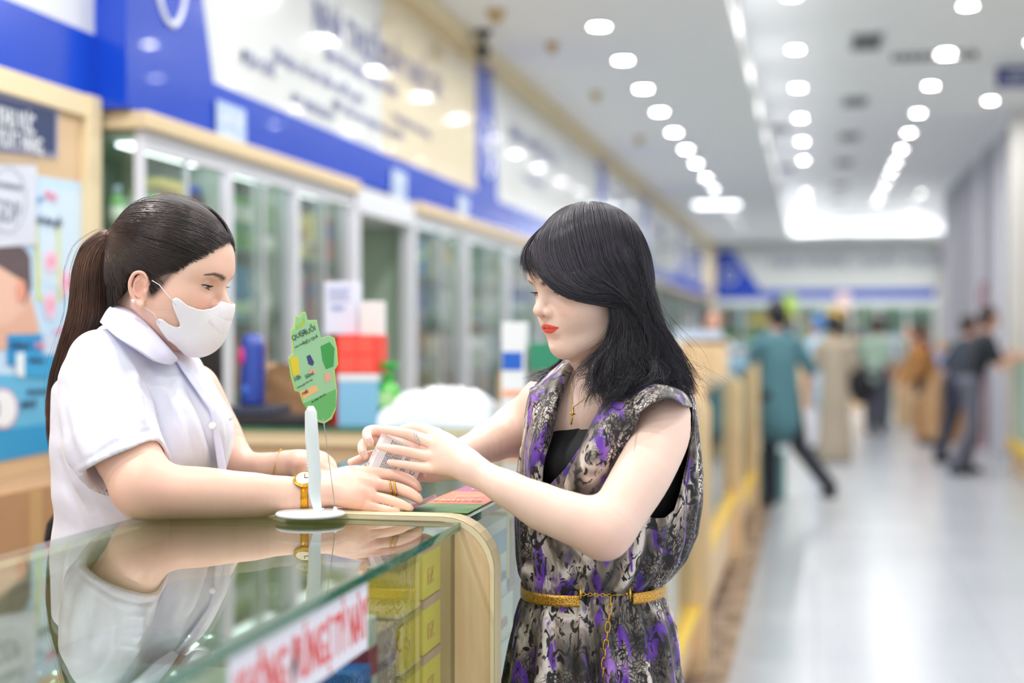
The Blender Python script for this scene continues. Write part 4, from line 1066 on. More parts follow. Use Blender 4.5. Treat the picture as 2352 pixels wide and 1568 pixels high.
# ================================================================== sculpting helpers: one continuous surface from blended volumes
F32 = np.float32
class Frame:
    def __init__(s, o, ax, sc=1.0):
        s.o = np.array(o, float); s.A = np.array(ax, float); s.s = sc   # rows of A: local axes in world
    def loc(s, P):
        return (np.asarray(P, float) - s.o) @ s.A.T / s.s
    def wor(s, p):
        return s.o + (np.asarray(p, float) * s.s) @ s.A
WF = Frame((0, 0, 0), np.eye(3))
def _vec(fr, X, Y, Z):
    x = X - F32(fr.o[0]); y = Y - F32(fr.o[1]); z = Z - F32(fr.o[2]); A = (fr.A / fr.s).astype(F32)
    return [A[i, 0] * x + A[i, 1] * y + A[i, 2] * z for i in range(3)]
class Field:
    def __init__(s): s.p = []
    def ell(s, c, r, fr=WF, k=.01, op='u', sym=False, rot=None):
        """ellipsoid, local centre c and radii r; rot: 3x3 rows = its own axes in the local frame; sym mirrors |second axis|"""
        c = np.array(c, float); r = np.array(r, float)
        def fn(X, Y, Z):
            q = _vec(fr, X, Y, Z)
            if sym: q[1] = np.abs(q[1])
            q = [q[i] - F32(c[i]) for i in range(3)]
            if rot is not None:
                R_ = np.asarray(rot, F32); q = [R_[i, 0] * q[0] + R_[i, 1] * q[1] + R_[i, 2] * q[2] for i in range(3)]
            a = sum((q[i] / F32(r[i])) ** 2 for i in range(3)); b = sum((q[i] / F32(r[i] ** 2)) ** 2 for i in range(3))
            a = np.sqrt(a); return (a * (a - 1) / (np.sqrt(b) + F32(1e-9))) * F32(fr.s)
        R = max(r) * fr.s
        cs = [fr.wor(c)] + ([fr.wor(c * np.array([1, -1, 1]))] if sym else [])
        s._put(fn, cs, [R] * len(cs), k, op); return s
    def cap(s, pts, rs, fr=WF, k=.01, op='u', sym=False, flat=None, sub=5):
        """smooth tube through pts (local) with radii; flat=(axis_local, scale) squashes the section"""
        P = np.array(pts, float); rs = np.array(rs if hasattr(rs, '__len__') else [rs] * len(P), float)
        if len(P) > 2 and sub > 1: P, rs = spline(P, rs, sub)
        n = None
        if flat is not None: n = np.array(flat[0], float); n /= np.linalg.norm(n); fs = flat[1]
        def fn(X, Y, Z):
            q = _vec(fr, X, Y, Z)
            if sym: q[1] = np.abs(q[1])
            d = None
            for i in range(len(P) - 1):
                a, b = P[i], P[i + 1]; ba = b - a; L2 = float(ba @ ba) + 1e-12
                pa = [q[j] - F32(a[j]) for j in range(3)]
                t = np.clip((pa[0] * F32(ba[0]) + pa[1] * F32(ba[1]) + pa[2] * F32(ba[2])) / F32(L2), 0, 1)
                e = [pa[j] - t * F32(ba[j]) for j in range(3)]
                if n is not None:
                    dn = (e[0] * F32(n[0]) + e[1] * F32(n[1]) + e[2] * F32(n[2])) * F32(1 / fs - 1)
                    e = [e[j] + dn * F32(n[j]) for j in range(3)]
                dd = np.sqrt(e[0] ** 2 + e[1] ** 2 + e[2] ** 2) - (F32(rs[i]) + t * F32(rs[i + 1] - rs[i]))
                d = dd if d is None else np.minimum(d, dd)
            return d * F32(fr.s * (min(1, fs) if n is not None else 1))
        m = max(1, fs) if n is not None else 1
        cs = [fr.wor(p) for p in P]; R = [r * fr.s * m for r in rs]
        if sym: cs += [fr.wor(p * np.array([1, -1, 1])) for p in P]; R += R
        s._put(fn, cs, R, k, op); return s
    def fn_(s, fn, cs, R, k=.01, op='u'):
        s._put(fn, cs, R, k, op); return s
    def _put(s, fn, cs, R, k, op):
        cs = np.array(cs); R = np.array(R)[:, None]
        s.p.append((fn, (cs - R).min(0), (cs + R).max(0), k, op))
    def ev(s, lo, hi, h):
        n = [int(math.ceil((hi[i] - lo[i]) / h)) + 1 for i in range(3)]
        g = np.full(n, .05, F32)
        ax = [(lo[i] + h * np.arange(n[i])).astype(F32) for i in range(3)]
        for fn, a, b, k, op in s.p:
            m = k + 2.5 * h
            i0 = [max(0, int((a[i] - m - lo[i]) / h)) for i in range(3)]; i1 = [min(n[i], int((b[i] + m - lo[i]) / h) + 2) for i in range(3)]
            if any(i1[i] <= i0[i] for i in range(3)): continue
            sl = tuple(slice(i0[i], i1[i]) for i in range(3))
            X = ax[0][sl[0]][:, None, None]; Y = ax[1][sl[1]][None, :, None]; Z = ax[2][sl[2]][None, None, :]
            d = fn(X, Y, Z).astype(F32); c = g[sl]; kk = F32(max(k, 1e-5))
            if op == 'u':
                e = np.maximum(kk - np.abs(c - d), 0) / kk; g[sl] = np.minimum(c, d) - e * e * kk * F32(.25)
            elif op == 's':
                d = -d; e = np.maximum(kk - np.abs(c - d), 0) / kk; g[sl] = np.maximum(c, d) + e * e * kk * F32(.25)
            elif op == 'i':
                g2 = np.maximum(c, d); g[sl] = g2
        return g
    def mesh(s, lo, hi, h):
        lo = np.array(lo, float); hi = np.array(hi, float)
        return nets(s.ev(lo, hi, h), lo, h)
def samp(g, lo, h, P):
    q = (P - np.array(lo)) / h; n = np.array(g.shape) - 2; q = np.clip(q, 0, n + .999); i = np.minimum(q.astype(int), n); t = q - i; r = 0
    for a in (0, 1):
        for b in (0, 1):
            for c in (0, 1):
                w = (t[..., 0] if a else 1 - t[..., 0]) * (t[..., 1] if b else 1 - t[..., 1]) * (t[..., 2] if c else 1 - t[..., 2])
                r = r + w * g[i[..., 0] + a, i[..., 1] + b, i[..., 2] + c]
    return r
def push_out(P, g, lo, h, lift, both=False, it=3):
    """move points that lie under the surface of a sampled field out to the height lift (both: also pull them down to it)"""
    P = P.copy()
    for _ in range(it):
        d = samp(g, lo, h, P); e = h
        G = np.stack([samp(g, lo, h, P + np.eye(3)[k] * e) - samp(g, lo, h, P - np.eye(3)[k] * e) for k in range(3)], -1); G /= np.linalg.norm(G, axis=-1, keepdims=True) + 1e-9
        m = lift - d; m = m if both else np.maximum(m, 0); m = np.where(d > .045, 0, m)
        P += G * m[..., None]
    return P
def spline(P, rs, sub):
    n = len(P); out = []; ro = []
    for i in range(n - 1):
        p0 = P[max(i - 1, 0)]; p1 = P[i]; p2 = P[i + 1]; p3 = P[min(i + 2, n - 1)]
        for q in range(sub):
            t = q / sub
            out.append(.5 * ((2 * p1) + (-p0 + p2) * t + (2 * p0 - 5 * p1 + 4 * p2 - p3) * t * t + (-p0 + 3 * p1 - 3 * p2 + p3) * t ** 3)); ro.append(rs[i] + (rs[i + 1] - rs[i]) * (t * t * (3 - 2 * t)))
    out.append(P[-1]); ro.append(rs[-1]); return np.array(out), np.array(ro)
def nets(g, lo, h):
    s = g < 0
    def c8(a):
        return [a[i:a.shape[0] - 1 + i, j:a.shape[1] - 1 + j, k:a.shape[2] - 1 + k] for i in (0, 1) for j in (0, 1) for k in (0, 1)]
    cs = c8(s); cnt = np.zeros(cs[0].shape, np.uint8)
    for c in cs: cnt += c
    act = (cnt > 0) & (cnt < 8); I = np.argwhere(act); nv = len(I)
    if nv == 0: return np.zeros((0, 3)), np.zeros((0, 4), int)
    idx = np.full(act.shape, -1, np.int32); idx[act] = np.arange(nv, dtype=np.int32)
    off = np.array([(i, j, k) for i in (0, 1) for j in (0, 1) for k in (0, 1)])
    val = np.stack([g[I[:, 0] + o[0], I[:, 1] + o[1], I[:, 2] + o[2]] for o in off], 1)
    acc = np.zeros((nv, 3)); w = np.zeros(nv)
    for a in range(8):
        for b in range(a + 1, 8):
            if np.abs(off[a] - off[b]).sum() != 1: continue
            va, vb = val[:, a], val[:, b]; m = (va < 0) != (vb < 0)
            t = np.where(m, va / np.where(m, va - vb, 1), 0)
            acc += m[:, None] * (off[a] + t[:, None] * (off[b] - off[a])); w += m
    V = np.array(lo) + h * (I + acc / w[:, None])
    Q = []
    for ax in range(3):
        a1, a2 = [(1, 2), (2, 0), (0, 1)][ax]
        sl0 = [slice(None)] * 3; sl1 = [slice(None)] * 3; sl0[ax] = slice(0, -1); sl1[ax] = slice(1, None)
        s0, s1 = s[tuple(sl0)], s[tuple(sl1)]
        E_ = np.argwhere(s0 != s1)
        if len(E_) == 0: continue
        ok = (E_[:, a1] > 0) & (E_[:, a2] > 0) & (E_[:, a1] < s.shape[a1] - 1) & (E_[:, a2] < s.shape[a2] - 1)
        E_ = E_[ok]; ins = s0[E_[:, 0], E_[:, 1], E_[:, 2]]
        def at(d1, d2):
            J = E_.copy(); J[:, a1] -= d1; J[:, a2] -= d2; return idx[J[:, 0], J[:, 1], J[:, 2]]
        q = np.stack([at(1, 1), at(0, 1), at(0, 0), at(1, 0)], 1)
        q[~ins] = q[~ins][:, ::-1]; Q.append(q)
    Q = np.concatenate(Q) if Q else np.zeros((0, 4), int)
    return V, Q[(Q >= 0).all(1)]
def vnorm(V, Q):
    n = np.cross(V[Q[:, 2]] - V[Q[:, 0]], V[Q[:, 3]] - V[Q[:, 1]]); N_ = np.zeros_like(V)
    for i in range(4): np.add.at(N_, Q[:, i], n)
    return N_ / (np.linalg.norm(N_, axis=1, keepdims=True) + 1e-12)
def relax(V, Q, it=1, lam=.5):
    for _ in range(it):
        S = np.zeros_like(V); c = np.zeros(len(V))
        for a, b in ((0, 1), (1, 2), (2, 3), (3, 0)):
            np.add.at(S, Q[:, a], V[Q[:, b]]); np.add.at(S, Q[:, b], V[Q[:, a]]); np.add.at(c, Q[:, a], 1); np.add.at(c, Q[:, b], 1)
        V = V + lam * (S / np.maximum(c, 1)[:, None] - V)
    return V
def npmesh(name, V, Q, mats, parent=None, smooth=True, col=None, mi=None):
    V = np.ascontiguousarray(V, np.float32); Q = np.ascontiguousarray(Q, np.int32)
    me = bpy.data.meshes.new(name); n = Q.shape[1]
    me.vertices.add(len(V)); me.vertices.foreach_set('co', V.ravel())
    me.loops.add(Q.size); me.loops.foreach_set('vertex_index', Q.ravel())
    me.polygons.add(len(Q)); me.polygons.foreach_set('loop_start', np.arange(0, Q.size, n, dtype=np.int32))
    me.polygons.foreach_set('use_smooth', np.full(len(Q), smooth))
    for m in (mats if isinstance(mats, (list, tuple)) else [mats]): me.materials.append(m)
    if mi is not None: me.polygons.foreach_set('material_index', np.asarray(mi, np.int32))
    me.update(calc_edges=True)
    if col is not None:
        a = me.color_attributes.new('tone', 'FLOAT_COLOR', 'POINT')
        c = np.ones((len(V), 4), np.float32); c[:, :3] = col; a.data.foreach_set('color', c.ravel())
    o = bpy.data.objects.new(name, me)
    return link(o, parent)
def topx(V):
    """where points fall for an eye at the lens (used only to lay folds out)"""
    d = V - C0; w = d @ cF
    return 1176 + FPX * (d @ cR) / w, 784 - FPX * (d @ cU) / w
def polydist(x, y, pts):
    best = np.full(x.shape, 1e9); par = np.zeros(x.shape)
    n = len(pts) - 1
    for i in range(n):
        ax, ay = pts[i]; bx, by = pts[i + 1]; dx, dy = bx - ax, by - ay; L2 = dx * dx + dy * dy + 1e-9
        t = np.clip(((x - ax) * dx + (y - ay) * dy) / L2, 0, 1)
        d = np.hypot(x - ax - t * dx, y - ay - t * dy); m = d < best
        best = np.where(m, d, best); par = np.where(m, (i + t) / n, par)
    return best, par
def folds(V, N_, specs, side=None):
    """cloth folds: each (polyline, height m, width px); ends fade out"""
    x, y = topx(V); face = np.clip(-(N_ @ cF) * 2.5, 0, 1)
    D = np.zeros(len(V))
    for pts, amp, wd in specs:
        d, t = polydist(x, y, pts)
        D += amp * np.exp(-(d / wd) ** 2) * np.sin(np.pi * np.clip(t, .02, .98)) ** .6
    return V + N_ * (D * face)[:, None]
def inpoly(x, y, pts):
    r = np.zeros(x.shape, bool); n = len(pts); j = n - 1
    for i in range(n):
        xi, yi = pts[i]; xj, yj = pts[j]
        c = ((yi > y) != (yj > y)) & (x < (xj - xi) * (y - yi) / (yj - yi + 1e-12) + xi)
        r ^= c; j = i
    return r
def polynear(x, y, pts):
    best = np.full(x.shape, 1e9); nx = x.copy(); ny = y.copy()
    for i in range(len(pts)):
        ax, ay = pts[i]; bx, by = pts[(i + 1) % len(pts)]; dx, dy = bx - ax, by - ay
        t = np.clip(((x - ax) * dx + (y - ay) * dy) / (dx * dx + dy * dy + 1e-9), 0, 1); qx = ax + t * dx; qy = ay + t * dy
        d = np.hypot(x - qx, y - qy); m = d < best; best = np.where(m, d, best); nx = np.where(m, qx, nx); ny = np.where(m, qy, ny)
    return best, nx, ny
def psd(x, y, pts):
    """signed distance to a closed polygon"""
    d, _ = polydist(x, y, list(pts) + [pts[0]]); return np.where(inpoly(x, y, pts), -d, d)
def hairmesh(name, paths, r, m, parent, taper=.25, n=3):
    """many tapering strands (array K x S x 3) in one mesh"""
    P = np.asarray(paths, float); K, S = P.shape[:2]
    T = np.gradient(P, axis=1); T /= np.linalg.norm(T, axis=2, keepdims=True) + 1e-12
    up = np.array([.31, .52, .79]); e1 = np.cross(T, up); e1 /= np.linalg.norm(e1, axis=2, keepdims=True) + 1e-12; e2 = np.cross(e1, T)
    rr = np.asarray(r) if hasattr(r, '__len__') else np.full(K, r)
    pr = np.interp(np.linspace(0, 1, S), [0, .08, .6, 1], [.6, 1, 1, taper])
    R_ = rr[:, None] * pr[None]
    V = np.stack([P + R_[..., None] * (math.cos(2 * math.pi * j / n) * e1 + math.sin(2 * math.pi * j / n) * e2) for j in range(n)], 2).reshape(-1, 3)
    k, i, j = np.meshgrid(np.arange(K), np.arange(S - 1), np.arange(n), indexing='ij')
    b = (k * S + i) * n
    Q = np.stack([b + j, b + (j + 1) % n, b + n + (j + 1) % n, b + n + j], -1).reshape(-1, 4)
    return npmesh(name, V, Q, m, parent)

def strip(rows, m, name, parent, thick=.002, sub=6, lift=None):
    rows = [np.array([W(*p) for p in r]) for r in rows]
    rows = [spline(r, np.ones(len(r)), sub)[0] for r in rows]
    G = np.array(rows); # rows x n
    G2 = []
    for j in range(G.shape[1]):
        c_, _ = spline(G[:, j], np.ones(G.shape[0]), 4); G2.append(c_)
    G2 = np.array(G2).transpose(1, 0, 2)
    a = M(); a.grid(G2, m); return a.obj(name, parent, smooth=True, solid=thick)

# --- skin and hair
def skin_mat(name, rough=.42):
    m, nt, bs = new_mat(name); L = nt.links.new
    at = N(nt, 'ShaderNodeAttribute'); at.attribute_name = 'tone'
    tc = N(nt, 'ShaderNodeTexCoord'); no = N(nt, 'ShaderNodeTexNoise'); no.inputs['Scale'].default_value = 35; no.inputs['Detail'].default_value = 3
    mr = N(nt, 'ShaderNodeMapRange'); mr.inputs['To Min'].default_value = .96; mr.inputs['To Max'].default_value = 1.03
    hs = N(nt, 'ShaderNodeHueSaturation'); L(tc.outputs['Object'], no.inputs['Vector']); L(no.outputs['Fac'], mr.inputs['Value']); L(mr.outputs[0], hs.inputs['Value']); L(at.outputs['Color'], hs.inputs['Color']); L(hs.outputs[0], bs.inputs['Base Color'])
    bs.inputs['Roughness'].default_value = rough; bs.inputs['Specular IOR Level'].default_value = .4
    bs.inputs['Subsurface Weight'].default_value = .35; bs.inputs['Subsurface Radius'].default_value = (.011, .0045, .0025); bs.inputs['Subsurface Scale'].default_value = 1.0
    n2 = N(nt, 'ShaderNodeTexNoise'); n2.inputs['Scale'].default_value = 420; L(tc.outputs['Object'], n2.inputs['Vector'])
    bu = N(nt, 'ShaderNodeBump'); bu.inputs['Strength'].default_value = .12; bu.inputs['Distance'].default_value = .0006; L(n2.outputs['Fac'], bu.inputs['Height']); L(bu.outputs[0], bs.inputs['Normal'])
    return m
SKIN = skin_mat('skin')
def hair_mat(name, c1, c2, rough=.32):
    m, nt, bs = new_mat(name); L = nt.links.new
    tc = N(nt, 'ShaderNodeTexCoord'); no = N(nt, 'ShaderNodeTexNoise'); no.inputs['Scale'].default_value = 9; no.inputs['Detail'].default_value = 6
    r = ramp(nt, [(.35, c1), (.7, c2)]); L(tc.outputs['Object'], no.inputs['Vector']); L(no.outputs['Fac'], r.inputs[0]); L(r.outputs[0], bs.inputs['Base Color'])
    bs.inputs['Roughness'].default_value = rough; bs.inputs['Specular IOR Level'].default_value = .55; return m
HAIR1 = hair_mat('hair_dark_brown', '2a2122', '44342f', .33)
HAIR1T = hair_mat('hair_brown_tail', '35251f', '7a5644', .4)
HAIR2 = hair_mat('hair_black', '1d1b22', '38343e', .28)
SCALP = mat('hair_base', '1c1719', .6)
EYEW = mat('eye_white', 'e9e2de', .12, coat=.5); IRIS = mat('eye_iris', '3a2519', .1, coat=.8); PUP = mat('eye_pupil', '0b0909', .1, coat=.8)
LASH = mat('lash_black', '181314', .6)
def blendc(col, c, w): return col * (1 - w[:, None]) + np.array(lin(c)) * w[:, None]

def head_frame(px, py, d, yaw_a, side, pitch, sc, roll=0.0):
    """side=+1 looks to the right of the lens, -1 to the left; yaw_a = turn towards the lens"""
    T_ = -cF; a = math.radians(yaw_a); p = math.radians(pitch)
    f0 = math.cos(a) * side * cR + math.sin(a) * T_; f0[2] = 0; f0 /= np.linalg.norm(f0)
    u0 = np.array([0, 0, 1.0]); l0 = np.cross(u0, f0)
    f = math.cos(p) * f0 - math.sin(p) * u0; u = math.sin(p) * f0 + math.cos(p) * u0
    r = math.radians(roll); l = math.cos(r) * l0 + math.sin(r) * u; u = -math.sin(r) * l0 + math.cos(r) * u
    return Frame(W(px, py, d), np.stack([f, l, u]), sc)
JK = .87
def J(u): return u if u > -.012 else -.012 + (u + .012) * JK
def head_field(F_, fr, eye_open=1.0, ear=True):
    E = lambda c, r, **k: F_.ell((c[0], c[1], J(c[2])), r, fr=fr, **k); C_ = lambda P, r, **k: F_.cap([(a, b, J(c)) for a, b, c in P], r, fr=fr, **k)
    E((.036, 0, .046), (.063, .060, .052), k=.01)
    E((.000, 0, .045), (.085, .074, .084), k=.002)
    E((.028, 0, .035), (.065, .064, .066), k=.03)
    E((.034, 0, -.03), (.058, .054, .062), k=.03)
    E((.052, 0, -.062), (.040, .034, .038), k=.025)
    E((.076, 0, -.083), (.017, .020, .015), k=.022)
    C_([(.002, .056, -.04), (.04, .040, -.075), (.072, .014, -.088)], [.016, .014, .012], k=.025, sym=True)
    E((.050, .043, -.018), (.028, .022, .026), k=.03, sym=True)
    E((.074, .026, -.028), (.017, .018, .02), k=.02, sym=True)
    E((.076, 0, -.046), (.0225, .026, .022), k=.02)
    C_([(.087, .006, .032), (.082, .028, .034), (.066, .048, .028)], [.010, .0105, .009], k=.018, sym=True)
    # sockets and lids
    E((.096, .031, .012), (.014, .017, .0105), k=.012, op='s', sym=True)
    E((.0735, .0315, .0095), (.0135, .0142, .0128), k=.006, sym=True)
    # nose
    C_([(.084, 0, .026), (.0925, 0, .010), (.104, 0, -.005)], [.0078, .0070, .0078], k=.012)
    E((.1085, 0, -.0125), (.0095, .0102, .0090), k=.006)
    E((.0980, .0122, -.0185), (.0100, .0072, .0076), k=.006, sym=True)
    E((.1030, .0064, -.0240), (.0062, .0030, .0036), k=.002, op='s', sym=True)
    # lips
    C_([(.0978, .0, -.0412), (.0960, .008, -.0402), (.0905, .018, -.0432), (.0835, .0250, -.0458)], [.0048, .0052, .0036, .0016], k=.005, sym=True)
    C_([(.0960, .0, -.0532), (.0942, .008, -.0527), (.0890, .0175, -.0495), (.0835, .0240, -.0468)], [.0062, .0058, .0036, .0014], k=.005, sym=True)
    C_([(.1042, 0, -.0470), (.1008, .008, -.0466), (.0935, .017, -.0466), (.0865, .0250, -.0462)], [.0006, .0009, .0011, .0010], k=.002, op='s', sym=True)
    E((.1045, 0, -.0675), (.013, .02, .0065), k=.012, op='s')
    E((.1055, 0, -.0345), (.0035, .0028, .0065), k=.004, op='s')
    # ear
    ec = np.array([.004, .0725, -.018]); es = .84
    t = math.radians(12); ra = np.array([[math.cos(t), 0, math.sin(t)], [0, 1, 0], [-math.sin(t), 0, math.cos(t)]])
    def ep(f, l, u): return tuple(ec + es * (np.array([f, l, u]) @ ra))
    E = lambda c, r, **k: F_.ell(c, tuple(es * x for x in r), fr=fr, **k); C_ = lambda P, r, **k: F_.cap(P, [es * x for x in r], fr=fr, **k)
    if ear:
        E(ep(0, .000, .004), (.016, .007, .026), k=.006, sym=True, rot=ra)
        E(ep(.003, .009, .000), (.0085, .0065, .014), k=.004, op='s', sym=True, rot=ra)
        C_([ep(.009, .004, .006), ep(.012, .006, .019), ep(.004, .0085, .030), ep(-.010, .010, .028), ep(-.0175, .011, .012), ep(-.0155, .010, -.006), ep(-.007, .007, -.020), ep(.002, .005, -.0275)], [.0022, .0026, .0030, .0034, .0034, .0032, .0034, .005], k=.003, sym=True)
        C_([ep(-.001, .0075, .020), ep(-.0095, .0085, .012), ep(-.0095, .008, -.004), ep(-.002, .006, -.013)], [.0018, .0022, .0022, .002], k=.003, sym=True)
        E(ep(.0085, .004, -.004), (.0035, .0035, .006), k=.003, sym=True, rot=ra)
        E(ep(.001, .003, -.025), (.0065, .0038, .0075), k=.004, sym=True, rot=ra)
    # eye slit: almond between two arcs, cut into the lid shell
    def fn(X, Y, Z):
        q = _vec(fr, X, Y, Z); l = np.abs(q[1]) - F32(.0315); s_ = np.clip(l / F32(.0142), -1, 1)
        tilt = F32(.0012) * s_
        upc = F32(.0095) + tilt + F32(.0040 * eye_open) * (1 - s_ ** 2) ** F32(.8); loc_ = F32(.0095) + tilt - F32(.0034 * min(1, eye_open + .15)) * (1 - s_ ** 2)
        d = np.maximum(q[2] - upc, loc_ - q[2]); d = np.maximum(d, np.abs(l) - F32(.0142)); d = np.maximum(d, F32(.074) - q[0]); return d
    F_.fn_(fn, [fr.wor((.082, .0315, .0095)), fr.wor((.082, -.0315, .0095))], [.018, .018], k=.0008, op='s')
def ball_eye(name, fr, l, gaze, parent, r=.0119):
    c = fr.wor((.0742, l, .0095)); g = np.array(gaze, float) @ fr.A; g /= np.linalg.norm(g)
    e1 = np.cross(g, (0, 0, 1.0)); e1 /= np.linalg.norm(e1); e2 = np.cross(e1, g); r *= fr.s
    a = M(); ph = [0, 6, 11, 17, 22, 26, 30, 36, 46, 60, 80, 100, 140, 180]
    for i in range(len(ph) - 1):
        m = PUP if ph[i] < 11 else IRIS if ph[i] < 26 else EYEW
        ring = []
        for p in (ph[i], ph[i + 1]):
            p_ = math.radians(p); bulge = 1.0 + .05 * max(0, 1 - p / 28)
            ring.append([c + r * bulge * (math.cos(p_) * g + math.sin(p_) * (math.cos(t) * e1 + math.sin(t) * e2)) for t in np.linspace(0, 2 * math.pi, 24, endpoint=False)])
        a.grid(np.array(ring), m, closed_u=True, flip=True)
    return a.obj(name, parent, smooth=True)
def lashes(fr, sign, parent, eye_open=1.0, ln=.0075, name='eyelashes'):
    K = 46; P = np.zeros((K, 6, 3)); r_ = np.random.RandomState(5)
    for k in range(K):
        up = k < 32
        s_ = -0.95 + 1.9 * ((k if up else k - 32) / (31 if up else 13)); L_ = ln * (.75 + .35 * (s_ + 1) / 2) * (1 if up else .45) * (.8 + .4 * r_.rand())
        u0 = .0095 + .0012 * s_ + (.0040 * eye_open * (1 - s_ * s_) ** .8 if up else -.0034 * min(1, eye_open + .15) * (1 - s_ * s_))
        x = .0142 * s_
        f0 = .0735 + math.sqrt(max(1e-6, 1 - (x / .0142) ** 2 * .92 - ((u0 - .0095) / .0128) ** 2)) * .0137 
        for j in range(6):
            t = j / 5
            P[k, j] = fr.wor((f0 + L_ * (t * .95), sign * (.0315 + x + .35 * L_ * t * s_), u0 + (L_ * (-.30 * t + .55 * t * t) if up else -L_ * .6 * t)))
    return hairmesh(name, P, .00022 * fr.s, LASH, parent, taper=.2)
def lidline(fr, sign, parent, eye_open=1.0):
    a = M(); pts = []
    for s_ in np.linspace(-.98, 1.05, 18):
        u0 = .0095 + .0012 * s_ + .0040 * eye_open * max(0, 1 - s_ * s_) ** .8; x = .0142 * s_
        f0 = .0735 + math.sqrt(max(.01, 1 - (x / .0142) ** 2 * .92 - ((u0 - .0095) / .0128) ** 2)) * .0134
        pts.append(fr.wor((f0, sign * (.0315 + x), u0)))
    a.tube(pts, [.0004] + [.00075] * 16 + [.0003], LASH, 6); return a.obj('eyeliner', parent, smooth=True)
def brow(fr, sign, parent, col=None):
    r_ = np.random.RandomState(2); K = 240; P = np.zeros((K, 4, 3))
    B = np.array([(.098, .010, .0250), (.0955, .024, .0295), (.0865, .038, .0310), (.073, .050, .0265)])
    B, _ = spline(B, np.ones(4), 12)
    for k in range(K):
        t = r_.rand() ** .9 * .97; i = int(t * (len(B) - 2)); p = B[i]; d = B[i + 1] - B[i]; d /= np.linalg.norm(d)
        wdt = .0036 * (1 - t) ** .5 + .0006
        p = p + np.array([0, 0, (r_.rand() - .5) * 2 * wdt]); p[0] += .0006
        for j in range(4):
            q = p + d * .0055 * j / 3 + np.array([.0004 * math.sin(j), 0, .0012 * j / 3 * (1 - t)]); P[k, j] = fr.wor((q[0], sign * q[1], q[2]))
    return hairmesh('eyebrow', P, .00036 * fr.s, LASH if col is None else col, parent, taper=.3)
def face_tone(V, fr, base, lips=None, brows='3c2c30', blush='e59c88', blush_w=.35):
    p = fr.loc(V); f, l, u = p[:, 0], np.abs(p[:, 1]), p[:, 2]
    u = np.where(u > -.012, u, -.012 + (u + .012) / JK)
    col = np.tile(np.array(lin(base)), (len(V), 1))
    fm = f > .03
    w = np.exp(-(((l - .040) / .020) ** 2 + ((u + .018) / .020) ** 2)) * fm * blush_w; col = blendc(col, blush, w)
    w = np.exp(-((l / .013) ** 2 + ((u + .021) / .011) ** 2)) * (f > .09) * blush_w; col = blendc(col, blush, w)
    w = np.exp(-(((l - .075) / .02) ** 2 + ((u + .014) / .03) ** 2 + ((f + .001) / .03) ** 2)) * blush_w * .9; col = blendc(col, blush, w)
    w = np.exp(-(((l - .0315) / .018) ** 2 + ((u - .012) / .010) ** 2)) * fm * .18; col = blendc(col, 'c08a78', w)
    B = [(.010, .0250), (.024, .0295), (.038, .0310), (.050, .0265)]
    d, t = polydist(l, u, B); w = np.clip(1 - (d / (.0044 * (1 - t) ** .5 + .0008)), 0, 1) ** .6 * fm * 1.0 * np.clip((t + .05) * 6, 0, 1); col = blendc(col, brows, w)
    if lips:
        s_ = np.clip(l / .0262, 0, 1)
        top = -.0405 + .0024 - .0085 * s_ ** 1.6 - .0012 * np.exp(-(l / .003) ** 2); bot = -.0540 - .0030 + .0105 * s_ ** 2.0
        w = np.clip((top - u) / .0015 + .5, 0, 1) * np.clip((u - bot) / .0015 + .5, 0, 1) * (l < .0258) * (f > .076); col = blendc(col, lips, w * .95)
        w = np.exp(-((u + .0468) / .0011) ** 2) * (l < .0255) * (f > .076); col = blendc(col, '8e2420', w * .6)
    return col
# ================================================================== the pharmacist
QH = globals().get('QH', 1.0)      # mesh fineness factor
def R_(p, d): return p * d / FPX
wk = empty('person', W(300, 1300, 2.3) * np.array([1, 1, 0]), 'woman in white coat and face mask with a ponytail, leaning on the glass counter', 'person')
hw = head_frame(373, 641, 2.25, 10, 1, 15, 1.03)
FW = Field()
head_field(FW, hw, eye_open=.5)
def pts(F_, lst, fr=WF, k=.01, **kw):
    """lst of (px, py, depth, radius px)"""
    return F_.cap([W(a, b, c) for a, b, c, _ in lst], [R_(r, c) for _, _, c, r in lst], k=k, **kw)
# neck and upper chest
pts(FW, [(336, 705, 2.262, 72), (334, 780, 2.27, 66), (318, 850, 2.28, 74)], k=.03)
pts(FW, [(320, 860, 2.28, 90), (340, 960, 2.29, 130), (330, 1100, 2.32, 120)], k=.03)
# near arm
pts(FW, [(232, 900, 2.17, 76), (272, 1000, 2.135, 78), (328, 1112, 2.09, 70)], k=.02)
pts(FW, [(332, 1118, 2.09, 68), (350, 1128, 2.086, 64), (450, 1131, 2.09, 60), (560, 1136, 2.095, 53), (640, 1138, 2.105, 46), (708, 1137, 2.115, 39)], k=.022)
# near hand
def finger(F_, lst, k=.006): pts(F_, lst, k=k, sub=4)
pts(FW, [(705, 1137, 2.118, 38), (745, 1130, 2.122, 36), (790, 1124, 2.13, 34)], k=.012, flat=None)
for kx_, ky_, kd, kr in ((868, 1089, 2.152, 16), (862, 1112, 2.135, 16), (852, 1139, 2.12, 15), (842, 1161, 2.11, 13)):
    pts(FW, [(735, 1122 + (ky_ - 1125) * .25, kd - .004, 26), (800, 1118 + (ky_ - 1125) * .75, kd - .002, 22), (kx_, ky_, kd, kr)], k=.010, sub=4)
finger(FW, [(866, 1089, 2.152, 15), (905, 1092, 2.15, 14), (937, 1102, 2.145, 14), (953, 1113, 2.14, 11.5), (961, 1123, 2.138, 8.5)], k=.003)
finger(FW, [(862, 1113, 2.134, 15), (905, 1120, 2.124, 14.5), (935, 1130, 2.118, 14), (955, 1141, 2.114, 12), (965, 1150, 2.112, 8.5)], k=.003)
